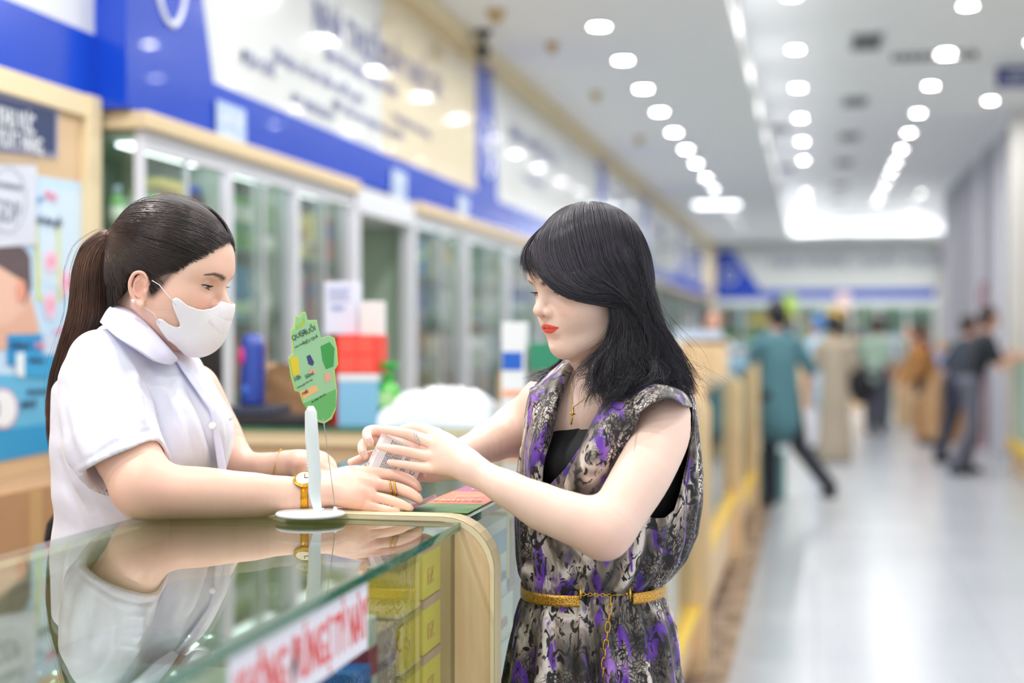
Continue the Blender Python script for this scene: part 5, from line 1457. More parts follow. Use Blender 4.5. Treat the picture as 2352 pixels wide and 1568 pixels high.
finger(FW, [(852, 1140, 2.118, 14), (890, 1148, 2.106, 13), (918, 1157, 2.10, 12), (936, 1164, 2.097, 9.5), (944, 1168, 2.097, 7)], k=.003)
finger(FW, [(842, 1162, 2.108, 12), (872, 1167, 2.098, 10), (898, 1172, 2.092, 9), (913, 1175, 2.092, 7)], k=.003)
finger(FW, [(760, 1115, 2.165, 22), (820, 1115, 2.185, 17), (870, 1128, 2.19, 14), (905, 1142, 2.185, 11)], k=.01)
# far arm and hand
pts(FW, [(440, 900, 2.42, 66), (490, 990, 2.42, 60), (528, 1060, 2.39, 50)], k=.02)
pts(FW, [(530, 1068, 2.39, 48), (560, 1076, 2.375, 40), (610, 1074, 2.35, 35), (665, 1068, 2.33, 29)], k=.02)
pts(FW, [(660, 1067, 2.33, 29), (700, 1066, 2.325, 30), (735, 1066, 2.32, 26)], k=.015)
for i, (x0, y0, d0) in enumerate(((728, 1048, 2.345), (738, 1055, 2.33), (742, 1066, 2.315), (740, 1078, 2.30))):
    pts(FW, [(690, 1062, d0, 22), (x0, y0, d0, 14)], k=.014, sub=1)
    finger(FW, [(x0, y0, d0, 13.5), (x0 + 18, y0 + 6, d0 - .004, 12), (x0 + 27, y0 + 22, d0 - .012, 10.5), (x0 + 14, y0 + 30, d0 - .02, 9)], k=.004)
finger(FW, [(690, 1085, 2.305, 18), (722, 1094, 2.29, 14), (752, 1098, 2.28, 11)], k=.01)
def build_skin(F_, boxes, name, parent, tone):
    """boxes of one lattice step share a lattice and are welded exactly; a change of step happens under clothing or hair"""
    Vs, Qs, done = [], [], []; o = 0
    for lo, hi, h in boxes:
        h = h * QH; lo = np.floor(np.array(lo) / h) * h
        V, Q = F_.mesh(lo, hi, h)
        if len(V) == 0: continue
        c = V[Q].mean(1); drop = np.zeros(len(Q), bool)
        for l2, h2, hh2 in done:
            if abs(hh2 - h) < 1e-9: continue
            mg = .55 * hh2 + .1 * h; drop |= ((c > l2 + mg) & (c < h2 - mg - .5 * hh2)).all(1)
        done.append((lo, np.array(hi), h)); Vs.append(V); Qs.append(Q[~drop] + o); o += len(V)
    V = np.concatenate(Vs); Q = np.concatenate(Qs)
    _, fi, inv = np.unique(np.round(V * 2e5).astype(np.int64), axis=0, return_index=True, return_inverse=True); inv = inv.ravel()
    V = V[fi]; Q = inv[Q]; sq = np.sort(Q, 1); _, qi = np.unique(sq, axis=0, return_index=True); Q = Q[qi]
    ok = (sq[qi][:, 1:] != sq[qi][:, :-1]).all(1); Q = Q[ok]
    V = relax(V, Q, 1, .35)
    return npmesh(name, V, Q, SKIN, parent, col=tone(V))
def bbox(lst, pad):
    P = np.array(lst); return P.min(0) - pad, P.max(0) + pad
def nails(F_, lst, parent):
    for (tx, ty, td, bx_, by_, r, facing) in lst:
        tip = W(tx, ty, td); bs_ = W(bx_, by_, td); d = tip - bs_; d /= np.linalg.norm(d)
        f = np.array(facing, float); f -= (f @ d) * d; f /= np.linalg.norm(f); s_ = np.cross(d, f); r = R_(r, td)
        P = []
        for u in np.linspace(-1, 1, 7):
            row = []
            for v in np.linspace(-1, 1, 7):
                w_ = math.sqrt(max(0, 1 - .55 * u * u * u * u)) if u > 0 else 1
                row.append(tip + d * r * (u * .95 - .5) + s_ * r * .72 * v * w_ + f * r * (1.0 - .42 * v * v - .22 * max(0, u) ** 2))
            P.append(row)
        a = M(); a.grid(np.array(P), NAIL); a.obj('fingernail', parent, smooth=True, solid=.0004)
NAIL = mat('nail', 'efc4b8', .2, coat=.5)
def ring(F_, px, py, d, ax, r, w_, m, name, parent, stone=None):
    """band round a finger: ax = finger direction in the picture"""
    c = W(px, py, d); A_ = ax[0] * cR - ax[1] * cU; A_ /= np.linalg.norm(A_); e1 = -cF - (-cF @ A_) * A_; e1 /= np.linalg.norm(e1); e2 = np.cross(A_, e1); r = R_(r, d)
    a = M(); a.tube([c + r * (math.cos(t) * e1 + math.sin(t) * e2) for t in np.linspace(0, 2 * math.pi, 28, endpoint=False)], R_(w_, d), m, 8, closed=True)
    o = a.obj(name, parent, smooth=True)
    if stone:
        a = M(); s0 = c + r * 1.05 * (math.cos(stone[0]) * e1 + math.sin(stone[0]) * e2); a.ball(s0, R_(stone[1], d), stone[2], 8, 6); a.obj('stone', o)
    return o
GOLD = mat('gold', 'e8b64a', .18, 1.0); SILV = mat('silver', 'dfe2e6', .12, 1.0); STONE = mat('clear_stone', 'eef0ff', .02, 0, coat=1.0, spec=1.0)
hl, hh = bbox([hw.wor((f, l, u)) for f in (-.11, .125) for l in (-.09, .09) for u in (-.11, .135)], .002)
hl2 = hl.copy(); hl2[2] = W(340, 862, 2.28)[2]
HP = [(.092, .094), (.084, .072), (.070, .052), (.052, .034), (.040, .014), (.028, -.012), (.020, -.022), (.014, -.006), (.008, .012), (-.006, .013), (-.018, .004), (-.024, -.018), (-.030, -.04), (-.045, -.072), (-.16, -.05), (-.17, .2), (.15, .2)]
def tone_w(V):
    col = face_tone(V, hw, 'eec4b0', brows='43343a', blush='e89c86', blush_w=.45)
    p = hw.loc(V); sd = psd(p[:, 0], p[:, 2], HP); hm = (p[:, 2] > -.03) * (p[:, 0] > .015) * (p[:, 0] < .12)
    col = blendc(col, '2c2322', np.clip(1 - sd / .011, 0, 1) ** 1.6 * .8 * hm)
    # arms a little pinker at the elbow and the knuckles
    for (a_, b_, c_, s_, w_) in ((352, 1170, 2.03, .05, .3), (866, 1088, 2.135, .012, .28), (862, 1112, 2.12, .011, .28), (852, 1138, 2.105, .011, .28), (842, 1160, 2.10, .01, .25), (955, 1120, 2.135, .008, .3), (960, 1145, 2.12, .008, .3), (760, 1060, 2.3, .025, .35)):
        q = W(a_, b_, c_); w = np.exp(-((V - q) ** 2).sum(1) / s_ ** 2) * w_; col = blendc(col, 'e59f8e', w)
    return col
al, ah = bbox([W(150, 820, 2.1), W(560, 1215, 1.98), W(150, 820, 2.5), W(560, 1200, 2.5), W(240, 840, 2.2), W(430, 850, 2.4), W(690, 1040, 2.06), W(985, 1195, 2.06), W(800, 1040, 2.36)], .006)
nl, nh = bbox([W(690, 1040, 2.06), W(985, 1195, 2.06), W(690, 1040, 2.22), W(985, 1195, 2.22)], .004)
fl, fh = bbox([W(430, 980, 2.26), W(800, 1110, 2.26), W(430, 980, 2.46), W(800, 1110, 2.46)], .004)
ml, mh = bbox([W(500, 1040, 2.03), W(700, 1200, 2.03), W(500, 1040, 2.18), W(700, 1200, 2.18)], .002)
def clip_box(a, b, axis_hi=None): return a, b
skin_w = build_skin(FW, [(hl2, hh, .0012), (al, ah, .0018)], 'body', wk, tone_w)
for s_ in (1, -1):
    ball_eye('eyeball', hw, s_ * .0315, (.93, .05 + (0 if s_ > 0 else 0), -.30), wk)
    lashes(hw, s_, wk, .5, .0085); lidline(hw, s_, wk, .5); brow(hw, s_, wk)
# earring, watch, bracelet, rings
q = hw.wor((-.001, -.0785, -.036))
a = M(); a.ball(q, .0042, STONE, 8, 6); tag(a.obj('earring', wk)); a = M(); a.tube([q + np.array([0, 0, 0]), hw.wor((-.001, -.074, -.036))], .0012, SILV, 6); a.obj('earring', wk)
ring(FW, 899, 1120, 2.124, (1, -.2), 17, 2.2, GOLD, 'ring', wk, (1.2, 3.2, mat('green_stone', '9cc06a', .1)))
ring(FW, 909, 1122, 2.122, (1, -.2), 17, 2.4, GOLD, 'ring', wk)
# watch
wc = W(704, 1136, 2.115); A_ = cR - .02 * cU; e1 = -cF - (-cF @ A_) * A_; e1 /= np.linalg.norm(e1); e2 = np.cross(A_, e1)
a = M(); rr = R_(46.5, 2.1)
a.tube([wc + rr * (.95 * math.cos(t) * e1 + .97 * math.sin(t) * e2) for t in np.linspace(0, 2 * math.pi, 48, endpoint=False)], R_(3.4, 2.1), mat('gold_links', 'd99a2c', .25, 1.0), 8, closed=True, flat=3.0, nrm=A_)
watch = a.obj('wristwatch', wk, smooth=True)
wdir = (.62 * e1 + .78 * np.array([0, 0, 1.0])); wdir /= np.linalg.norm(wdir)
wf = W(703, 1118, 2.115) + wdir * 0 + .93 * rr * (.8 * e1) ; wf = wc + wdir * rr * 1.0
a = M(); a.lathe([(0, -.001), (.0145, -.001), (.0155, .001), (.015, .004), (.0125, .005)], GOLD, wf, 28, wdir); a.obj('case', watch, smooth=True)
a = M(); a.lathe([(0, 0), (.0125, 0), (.0125, .0003), (0, .0003)], mat('watch_dial', 'f4ecd2', .15, coat=1), wf + wdir * .0052, 24, wdir); a.obj('dial', watch)
a = M(); t1 = np.cross(wdir, A_); a.tube([wf + wdir * .006, wf + wdir * .006 + .008 * t1], .0005, LASH, 5); a.tube([wf + wdir * .006, wf + wdir * .006 + .006 * A_], .0006, LASH, 5); a.obj('hand', watch)
a = M(); a.tube([wf + .0155 * (math.cos(t) * t1 + math.sin(t) * A_) + wdir * .003 for t in np.linspace(0, 2 * math.pi, 30, endpoint=False)], .0012, GOLD, 6, closed=True); a.obj('bezel', watch, smooth=True)
bc_ = W(636, 1071, 2.34); a = M()
B2 = []
for t in np.linspace(0, 2 * math.pi, 56, endpoint=False):
    A2 = cR * .97 - cU * .1; e1b = -cF; e2b = cU + .25 * cR
    B2.append(bc_ + R_(40, 2.34) * (math.cos(t) * e1b + math.sin(t) * e2b))
a.tube(B2, .0006, GOLD, 5, closed=True)
for q_ in B2: a.ball(q_, .0011, GOLD, 6, 4)
a.obj('bracelet', wk, smooth=True)

# --- face mask
MASKM = None
def mask_mat():
    m, nt, bs = new_mat('mask_cloth'); L = nt.links.new
    tc = N(nt, 'ShaderNodeTexCoord'); v = N(nt, 'ShaderNodeTexVoronoi'); v.inputs['Scale'].default_value = 620; L(tc.outputs['Object'], v.inputs['Vector'])
    bu = N(nt, 'ShaderNodeBump'); bu.inputs['Strength'].default_value = .25; bu.inputs['Distance'].default_value = .0005; L(v.outputs['Distance'], bu.inputs['Height']); L(bu.outputs[0], bs.inputs['Normal'])
    bs.inputs['Base Color'].default_value = (*lin('f8f4fc'), 1); bs.inputs['Roughness'].default_value = .75; bs.inputs['Subsurface Weight'].default_value = .15; bs.inputs['Subsurface Radius'].default_value = (.004, .003, .003); bs.inputs['Subsurface Scale'].default_value = 1
    return m
MASKM = mask_mat()
FM = Field(); head_field(FM, hw, 1.0, ear=False)
E = lambda *a, **k: FM.ell(*a, fr=hw, **k)
E((.074, 0, -.044), (.040, .040, .040), k=.02)
E((.092, 0, -.032), (.025, .016, .026), k=.02)
E((.083, 0, -.066), (.027, .024, .024), k=.02)
MPX = [(528, 693, 0), (516, 702, .012), (500, 709, .022), (484, 712, .03), (469, 710, .038), (447, 702, .047), (431, 689, .053), (420, 684, .056), (412, 686, .058), (408, 692, .06), (409, 705, .06), (414, 727, .057), (418, 742, .055), (416, 750, .055), (406, 751, .057), (391, 744, .06), (378, 733, .062), (369, 731, .062), (363, 736, .062), (364, 746, .062), (372, 761, .06), (384, 780, .055), (403, 793, .047), (428, 808, .03), (453, 812, .015), (478, 806, .005), (500, 793, 0), (519, 772, 0), (531, 743, 0), (537, 717, 0), (534, 696, 0)]
MO = [tuple(hw.loc(W(x_, y_, 2.25 - l_ * 1.0))[[0, 2]]) for x_, y_, l_ in MPX]
MO = [(f_ + (.012 if l_[2] <= .005 and l_[0] > 470 and i_ > 0 else 0), u_ - (.007 if l_[1] > 785 and l_[0] > 425 else 0)) for i_, ((f_, u_), l_) in enumerate(zip(MO, MPX))]
g = FM.ev(hl, hh, .0015 * QH) - F32(.0024)
V, Q = nets(g, hl, .0015 * QH); V = relax(V, Q, 4, .5)
p = hw.loc(V); sd = psd(p[:, 0], p[:, 2], MO)
keep = (sd[Q] < .0006).all(1) & (p[Q][:, :, 0] > -.012).all(1)
Q = Q[keep]; us = np.unique(Q); mp = np.full(len(V), -1); mp[us] = np.arange(len(us)); V = V[us]; Q = mp[Q]
p = hw.loc(V); edge = psd(p[:, 0], p[:, 2], MO); n_ = vnorm(V, Q)
# snap border verts to outline roughly by pushing in the plane
g = .0004
gx = (psd(p[:, 0] + g, p[:, 2], MO) - edge) / g; gu = (psd(p[:, 0], p[:, 2] + g, MO) - edge) / g
bnd = np.zeros(len(V), bool); 
ed = {}
for fq in Q:
    for a_, b_ in ((0, 1), (1, 2), (2, 3), (3, 0)):
        e = (min(fq[a_], fq[b_]), max(fq[a_], fq[b_])); ed[e] = ed.get(e, 0) + 1
for e, c in ed.items():
    if c == 1: bnd[e[0]] = True; bnd[e[1]] = True
mv = np.where(bnd, edge, 0)
p[:, 0] -= mv * gx; p[:, 2] -= mv * gu
V = np.array([hw.o + (q * hw.s) @ hw.A for q in p]) if False else hw.o + (p * hw.s) @ hw.A
rim = np.exp(-((edge + .0022) / .0011) ** 2) * .0005
seam = np.exp(-((p[:, 1]) / .0012) ** 2) * .0008
line = np.exp(-(polydist(p[:, 0], p[:, 2], [tuple(hw.loc(W(x_, y_, 2.2))[[0, 2]]) for x_, y_ in ((480, 714), (462, 745), (440, 772), (408, 792))])[0] / .0008) ** 2) * -.0005
line += np.exp(-(polydist(p[:, 0], p[:, 2], [tuple(hw.loc(W(x_, y_, 2.2))[[0, 2]]) for x_, y_ in ((475, 714), (457, 745), (435, 771), (403, 790))])[0] / .0008) ** 2) * -.0005
line += np.exp(-(polydist(p[:, 0], p[:, 2], [tuple(hw.loc(W(x_, y_, 2.2))[[0, 2]]) for x_, y_ in ((484, 720), (530, 748))])[0] / .0008) ** 2) * -.0004
V = V + n_ * (rim + seam + line + .0008)[:, None]
mask = npmesh('face_mask', V, Q, MASKM, wk)
md = mask.modifiers.new('solid', 'SOLIDIFY'); md.thickness = .0011; md.offset = -1
def msurf(f, l_sign, u):
    i = np.argmin(((p[:, 0] - f) ** 2 + (p[:, 2] - u) ** 2) + (np.sign(p[:, 1]) != l_sign) * 1); return V[i] + n_[i] * .0012
STR = mat('elastic_white', 'f2eff4', .6)
for sg in (-1, 1):
    e1_ = hw.loc(W(380, 655, 2.19)); m1 = hw.loc(W(417, 700, 2.19)); m2 = hw.loc(W(370, 742, 2.19))
    a = M(); a.tube([msurf(m1[0], sg, m1[2]), hw.wor(((m1[0] + e1_[0]) / 2, sg * .0745, (m1[2] + e1_[2]) / 2)), hw.wor((e1_[0], sg * .0765, e1_[2])), hw.wor((e1_[0] - .012, sg * .0775, e1_[2] + .0035))], .0013, STR, 8, flat=.5); a.obj('ear_loop', wk, smooth=True)
    a = M(); a.tube([msurf(m2[0], sg, m2[2]), hw.wor((m2[0] - .008, sg * .070, m2[2] + .012)), hw.wor((-.004, sg * .074, -.036)), hw.wor((-.010, sg * .076, -.024))], .0012, STR, 8, flat=.5); a.obj('ear_loop', wk, smooth=True)
_q = hw.loc(W(478, 738, 2.2)); q0 = msurf(_q[0], -1, _q[2]); 
tx = hw.A[0] * .9 - hw.A[2] * .42; tx /= np.linalg.norm(tx); ty = hw.A[2]
nn0 = np.cross(tx, ty); 
if nn0 @ cF > 0: nn0 = -nn0
text('lettering', 'Duy Ngọc', .0075, mat('embossed_grey', 'c9c4cf', .8), q0 + nn0 * .0012, tx, ty, wk, sx=1.0, ext=.0001)

# --- hair: smooth pulled-back mass, strands, tail
FHW = Field(); E = lambda *a, **k: FHW.ell(*a, fr=hw, **k)
TIE = hw.loc(W(266, 546, 2.255))
E((-.001, 0, .046), (.0885, .0785, .0875), k=.002)
E((.026, 0, .046), (.074, .066, .072), k=.02)
E((-.030, 0, -.002), (.052, .066, .060), k=.03)
FHW.cap([(-.055, 0, .04), TIE * np.array([.9, 1, 1]), TIE], [.036, .017, .010], fr=hw, k=.02)
GH = FHW.ev(hl - .03, hh + .015, .0022 * QH); GA = (GH, hl - .03, .0022 * QH); V, Q = nets(*GA)
p = hw.loc(V); sd = psd(p[:, 0], p[:, 2], HP)
V = V - vnorm(V, Q) * (.0035 + np.clip((sd + .012) / .012, 0, 1) * .012)[:, None]
Q = Q[(sd[Q] < .0).all(1)]; hairbase = npmesh('hair', V, Q, SCALP, wk)
rs_ = np.random.RandomState(11)
K = 6000; S = 22; P = np.zeros((K, S, 3))
hl_line = np.array([(.093, .0, .089), (.088, .018, .079), (.078, .036, .064), (.066, .050, .046), (.051, .060, .030), (.041, .0655, .012), (.030, .070, -.006), (.021, .072, -.018), (.014, .073, -.004), (.007, .0735, .013), (-.008, .0735, .015), (-.020, .0725, .004), (-.026, .070, -.018), (-.030, .066, -.04), (-.045, .05, -.07), (-.055, .02, -.078), (-.058, 0, -.078)])
hls, _ = spline(hl_line, np.ones(len(hl_line)), 20)
for k in range(K):
    i = rs_.randint(len(hls)) if rs_.rand() < .6 else (int(rs_.rand() * 90) if rs_.rand() < .6 else rs_.randint(200, len(hls))); r0 = hls[i].copy(); sg = 1 if rs_.rand() < .35 else -1
    back = rs_.rand() ** 1.3 if rs_.rand() < .7 else 0
    tie = TIE + np.array([rs_.randn() * .004, rs_.randn() * .006, rs_.randn() * .006])
    r0[1] *= sg; r0 += rs_.randn(3) * .0012 + np.array([.0, 0, -.006]) * rs_.rand() ** 2 * (i < 120)
    t = np.linspace(0, 1, S)[:, None]; t = back * .8 + t * (1 - back * .8)
    # sides sag a little before they rise to the tie
    mid = r0 * .5 + tie * .5; mid[2] += -.012 if r0[0] > .0 and r0[2] < .05 else 0
    pth = (1 - t) ** 2 * r0 + 2 * t * (1 - t) * (mid + np.array([0, sg * .03 * (r0[1] != 0), .02])) + t * t * tie
    P[k] = pth + np.sin(t * (5 + 5 * rs_.rand()) + rs_.rand() * 6) * rs_.randn(3) * .0006
P = hw.o + (P * hw.s) @ hw.A
P = push_out(P, *GA, (.0002 + .0022 * rs_.rand(K) ** 1.5)[:, None])
hairmesh('hair_strands', P, .00042, HAIR1, wk, taper=.6)
# fine loose hairs along the hairline and over the crown
K = 220; P = np.zeros((K, 10, 3))
for k in range(K):
    i = rs_.randint(0, 110); r0 = hls[min(i, len(hls) - 1)].copy(); sg = -1 if rs_.rand() < .75 else 1; r0[1] *= sg; r0 += rs_.randn(3) * .002
    d = np.array([-.035 - .02 * rs_.rand(), sg * .006, .014 * rs_.randn()]); t = np.linspace(0, 1, 10)[:, None]
    P[k] = r0 + d * t + np.array([0, sg, .4]) * np.sin(t * 3.1) * .003 * rs_.rand()
P = hw.o + (P * hw.s) @ hw.A; P = push_out(P, *GA, .001); hairmesh('hair_strands', P, .00016, HAIR1T, wk, taper=.3)
# tail
TG = [(262, 546, 2.255, 14), (240, 552, 2.255, 24), (216, 588, 2.258, 38), (208, 640, 2.26, 44), (205, 710, 2.265, 47), (186, 780, 2.275, 46), (160, 850, 2.285, 42), (142, 920, 2.29, 36), (132, 990, 2.295, 26), (128, 1040, 2.3, 14)]
def tail(TG, K, rad, name, m, parent, depthscale=1.0, seed=1, wav=.002, S=30, solid=True):
    C_ = np.array([W(a, b, c) for a, b, c, _ in TG]); r = np.array([R_(r_, c) for _, _, c, r_ in TG]); C_, r = spline(C_, r, 6)
    tt = np.linspace(0, len(C_) - 1, S); C2 = np.stack([np.interp(tt, np.arange(len(C_)), C_[:, i]) for i in range(3)], 1); r2 = np.interp(tt, np.arange(len(r)), r)
    T = np.gradient(C2, axis=0); T /= np.linalg.norm(T, axis=1, keepdims=True); e1 = np.cross(T, cF); e1 /= np.linalg.norm(e1, axis=1, keepdims=True); e2 = np.cross(T, e1)
    q_ = np.random.RandomState(seed); P = np.zeros((K, S, 3))
    for k in range(K):
        a_ = q_.rand() * 6.283; ro = math.sqrt(q_.rand()) ** .6; ph = q_.rand() * 6; fr_ = 2 + 3 * q_.rand(); cut = .75 + .25 * q_.rand()
        s_ = np.linspace(0, 1, S); w_ = wav * np.sin(s_ * fr_ * 3 + ph) * s_
        off = ro * r2; ang = a_ + .5 * np.sin(s_ * 2 + ph) * .4
        pth = C2 + e1 * (off * np.cos(ang) + w_)[:, None] + e2 * (off * np.sin(ang) * depthscale + w_)[:, None]
        ix = np.linspace(0, (S - 1) * cut, S); P[k] = np.stack([np.interp(ix, np.arange(S), pth[:, i]) for i in range(3)], 1)
    return hairmesh(name, P, rad, m, parent, taper=.25)
tail(TG, 1500, .00045, 'ponytail', HAIR1T, wk, .8, 3)
tail([(a_ - 6 + 10 * (i > 3), b, c - .0, r * 1.25) for i, (a_, b, c, r) in enumerate(TG)], 40, .0002, 'ponytail', HAIR1T, wk, 1.2, 5, .006)
FT = Field(); pts(FT, [(a_, b, c, r * .72) for a_, b, c, r in TG], k=.01)
lo, hi = bbox([W(a_, b, c) for a_, b, c, _ in TG], .04); V, Q = FT.mesh(lo, hi, .004); npmesh('hair', V, Q, SCALP, wk)
# coral hair tie
c = W(263, 542, 2.25); a = M(); ax_ = W(275, 546, 2.25) - W(250, 536, 2.255); ax_ /= np.linalg.norm(ax_); e1 = np.cross(ax_, cF); e1 /= np.linalg.norm(e1); e2 = np.cross(ax_, e1)
for k_ in range(3):
    a.tube([c + ax_ * (.0016 * (k_ - 1) + .0008 * math.sin(3 * t)) + (.0180 - .0012 * abs(k_ - 1)) * (1 + .05 * math.sin(9 * t + k_)) * (math.cos(t) * e1 + math.sin(t) * e2) for t in np.linspace(0, 6.283, 40, endpoint=False)], .0013, mat('coral_elastic', 'f07860', .5), 6, closed=True)
a.obj('hair_tie', wk, smooth=True)
# --- white short sleeved coat
def cloth_mat(name, c, sheen=.2, scale=900, rough=.8):
    m, nt, bs = new_mat(name); L = nt.links.new
    tc = N(nt, 'ShaderNodeTexCoord'); w_ = N(nt, 'ShaderNodeTexNoise'); w_.inputs['Scale'].default_value = scale; L(tc.outputs['Object'], w_.inputs['Vector'])
    n2 = N(nt, 'ShaderNodeTexNoise'); n2.inputs['Scale'].default_value = 28; n2.inputs['Detail'].default_value = 3; L(tc.outputs['Object'], n2.inputs['Vector'])
    ad = N(nt, 'ShaderNodeMath', operation='MULTIPLY_ADD'); L(w_.outputs['Fac'], ad.inputs[0]); ad.inputs[1].default_value = .12; L(n2.outputs['Fac'], ad.inputs[2])
    bu = N(nt, 'ShaderNodeBump'); bu.inputs['Strength'].default_value = .25; bu.inputs['Distance'].default_value = .004; L(ad.outputs[0], bu.inputs['Height']); L(bu.outputs[0], bs.inputs['Normal'])
    bs.inputs['Base Color'].default_value = (*lin(c), 1); bs.inputs['Roughness'].default_value = rough; bs.inputs['Sheen Weight'].default_value = sheen
    bs.inputs['Subsurface Weight'].default_value = .12; bs.inputs['Subsurface Radius'].default_value = (.006, .006, .009); bs.inputs['Subsurface Scale'].default_value = 1
    return m
COAT = cloth_mat('coat_cloth', 'e6e7f5')
COATD = cloth_mat('coat_cloth_lilac', 'dcdcf6')
FC = Field()
SX = (tuple(cF), 1.3)
pts(FC, [(322, 852, 2.285, 92), (325, 900, 2.29, 142), (335, 960, 2.29, 170), (338, 1030, 2.30, 186), (318, 1110, 2.32, 172), (285, 1190, 2.33, 150), (272, 1300, 2.34, 150), (268, 1460, 2.34, 160)], k=.02, flat=(cF, 1.12))
pts(FC, [(250, 812, 2.22, 62), (300, 800, 2.28, 70), (345, 815, 2.34, 62), (400, 850, 2.42, 58)], k=.03)
pts(FC, [(425, 985, 2.25, 92)] * 2, k=.04); pts(FC, [(440, 985, 2.36, 84)] * 2, k=.04)
pts(FC, [(150, 900, 2.27, 30), (160, 1000, 2.27, 36), (175, 1120, 2.28, 36)], k=.05)
# placket and hem front edge
# near sleeve
pts(FC, [(238, 838, 2.17, 84), (232, 900, 2.16, 96), (255, 985, 2.135, 102), (283, 1050, 2.115, 100), (330, 1160, 2.08, 98)], k=.022)
pts(FC, [(410, 868, 2.43, 60), (455, 940, 2.44, 66), (480, 1000, 2.43, 66)], k=.02)
cn = W(283, 1046, 2.115); cax = W(340, 1158, 2.08) - W(238, 880, 2.17); cax /= np.linalg.norm(cax)
cup = -cU + .42 * cR * .98; 
def cutfn(X, Y, Z):   # everything of the sleeve below the cuff
    d = -((X - F32(cn[0])) * F32(ca2[0]) + (Y - F32(cn[1])) * F32(ca2[1]) + (Z - F32(cn[2])) * F32(ca2[2]))
    b = np.sqrt((X - F32(cn2[0])) ** 2 + (Y - F32(cn2[1])) ** 2 + (Z - F32(cn2[2])) ** 2) - F32(.105)
    return np.maximum(d, b)
ca2 = .40 * cR - .91 * cU - .05 * cF; ca2 /= np.linalg.norm(ca2)
cn2 = W(318, 1160, 2.05)
FC.fn_(cutfn, [cn2], [.12], k=.002, op='s')
pts(FC, [(276, 1030, 2.122, 74), (286, 1056, 2.115, 88), (304, 1100, 2.105, 90)], k=.004, op='s')
# opening of the neck
FC.cap([W(334, 760, 2.27), W(345, 820, 2.27), W(405, 860, 2.275)], [R_(74, 2.27), R_(62, 2.27), R_(20, 2.27)], k=.01, op='s')
cl, ch = bbox([W(90, 760, 2.04), W(560, 1470, 2.04), W(90, 760, 2.52), W(560, 1470, 2.52)], .03)
# the coat never runs into the counter: keep it behind the back edge below the top
def keepfn(X, Y, Z):
    return np.maximum(F32(-.99) - X, Z - F32(ZT + .012)) + 0 * Y
FC.fn_(keepfn, [np.array([-.6, 2.2, .9])], [.6], k=.006, op='s')
V, Q = FC.mesh(cl, ch, .0036 * QH)
V = relax(V, Q, 2, .4)
n_ = vnorm(V, Q)
FO = [([(262, 790), (300, 850), (318, 930), (325, 1005)], .006, 11), ([(220, 800), (250, 870), (262, 950), (255, 1020)], .004, 12), ([(335, 860), (362, 930), (378, 1000), (392, 1040)], -.008, 7),
      ([(350, 850), (395, 930), (420, 1010), (440, 1070)], .006, 12), ([(395, 870), (440, 950), (465, 1030), (470, 1075)], .005, 12), ([(372, 900), (408, 980), (425, 1050)], -.004, 8), ([(428, 890), (466, 965), (492, 1040), (498, 1085)], -.004, 7),
      ([(170, 860), (165, 930), (180, 1000), (200, 1060)], .004, 12), ([(195, 880), (205, 960), (222, 1040)], -.003, 9), ([(140, 900), (150, 980), (172, 1060), (190, 1140)], .004, 10), ([(150, 1000), (175, 1090), (215, 1180)], .005, 10), ([(135, 1040), (160, 1130), (185, 1220)], -.004, 9),
      ([(230, 1090), (270, 1150), (300, 1200)], .004, 12), ([(330, 850), (300, 880), (270, 890)], .003, 10), ([(295, 905), (330, 915), (352, 940)], .003, 9), ([(290, 960), (330, 970), (365, 1000)], .0025, 8), ([(180, 1070), (240, 1030), (310, 995), (385, 985)], -.0022, 3.5), ([(450, 880), (500, 950), (520, 1020)], .004, 9), ([(410, 840), (455, 900), (482, 945)], -.003, 6)]
V = folds(V, n_, [(p_, a_ * 1.5, w_) for p_, a_, w_ in FO])
V = relax(V, Q, 1, .3)
nz = np.sin(V @ np.array([61, 35, 23.0]) + 2 * np.sin(V @ np.array([17, 40, 31.0]))) * .0012; V = V + n_ * nz[:, None]
coat = npmesh('coat', V, Q, COAT, wk)
# collar, near leaf: lies over the neck and rolls down on the shoulder
strip([[(262, 716, 2.235), (298, 730, 2.215), (338, 765, 2.200), (376, 806, 2.205), (401, 828, 2.22)],
       [(262, 700, 2.225), (300, 714, 2.202), (342, 750, 2.185), (384, 796, 2.192), (408, 824, 2.21)],
       [(246, 712, 2.190), (284, 738, 2.155), (330, 778, 2.148), (370, 815, 2.165), (404, 828, 2.205)],
       [(230, 740, 2.165), (266, 772, 2.118), (314, 803, 2.122), (356, 830, 2.150), (394, 838, 2.20)]], COATD, 'collar', wk, .0022)
strip([[(398, 806, 2.33), (430, 835, 2.33), (475, 890, 2.33), (520, 955, 2.33)],
       [(412, 796, 2.36), (450, 830, 2.37), (497, 893, 2.37), (537, 958, 2.37)],
       [(408, 830, 2.27), (452, 880, 2.262), (492, 940, 2.262), (520, 965, 2.28)],
       ], COAT, 'collar', wk, .002)
strip([[(402, 826, 2.225), (432, 868, 2.205), (462, 912, 2.20), (484, 950, 2.205), (492, 1010, 2.205), (503, 1085, 2.21)], [(410, 822, 2.235), (445, 866, 2.225), (476, 912, 2.22), (497, 950, 2.22), (506, 1010, 2.22), (517, 1085, 2.225)], [(404, 850, 2.24), (440, 890, 2.235), (474, 930, 2.24), (500, 965, 2.24), (510, 1020, 2.24), (520, 1085, 2.25)]], COATD, 'placket', wk, .002)
a = M(); q = W(488, 978, 2.198); a.lathe([(0, 0), (.0055, 0), (.006, .001), (.0055, .002), (0, .0015)], mat('button_white', 'f2f0f6', .2, coat=.6), q, 18, -cF + .3 * cR); a.obj('button', wk, smooth=True)
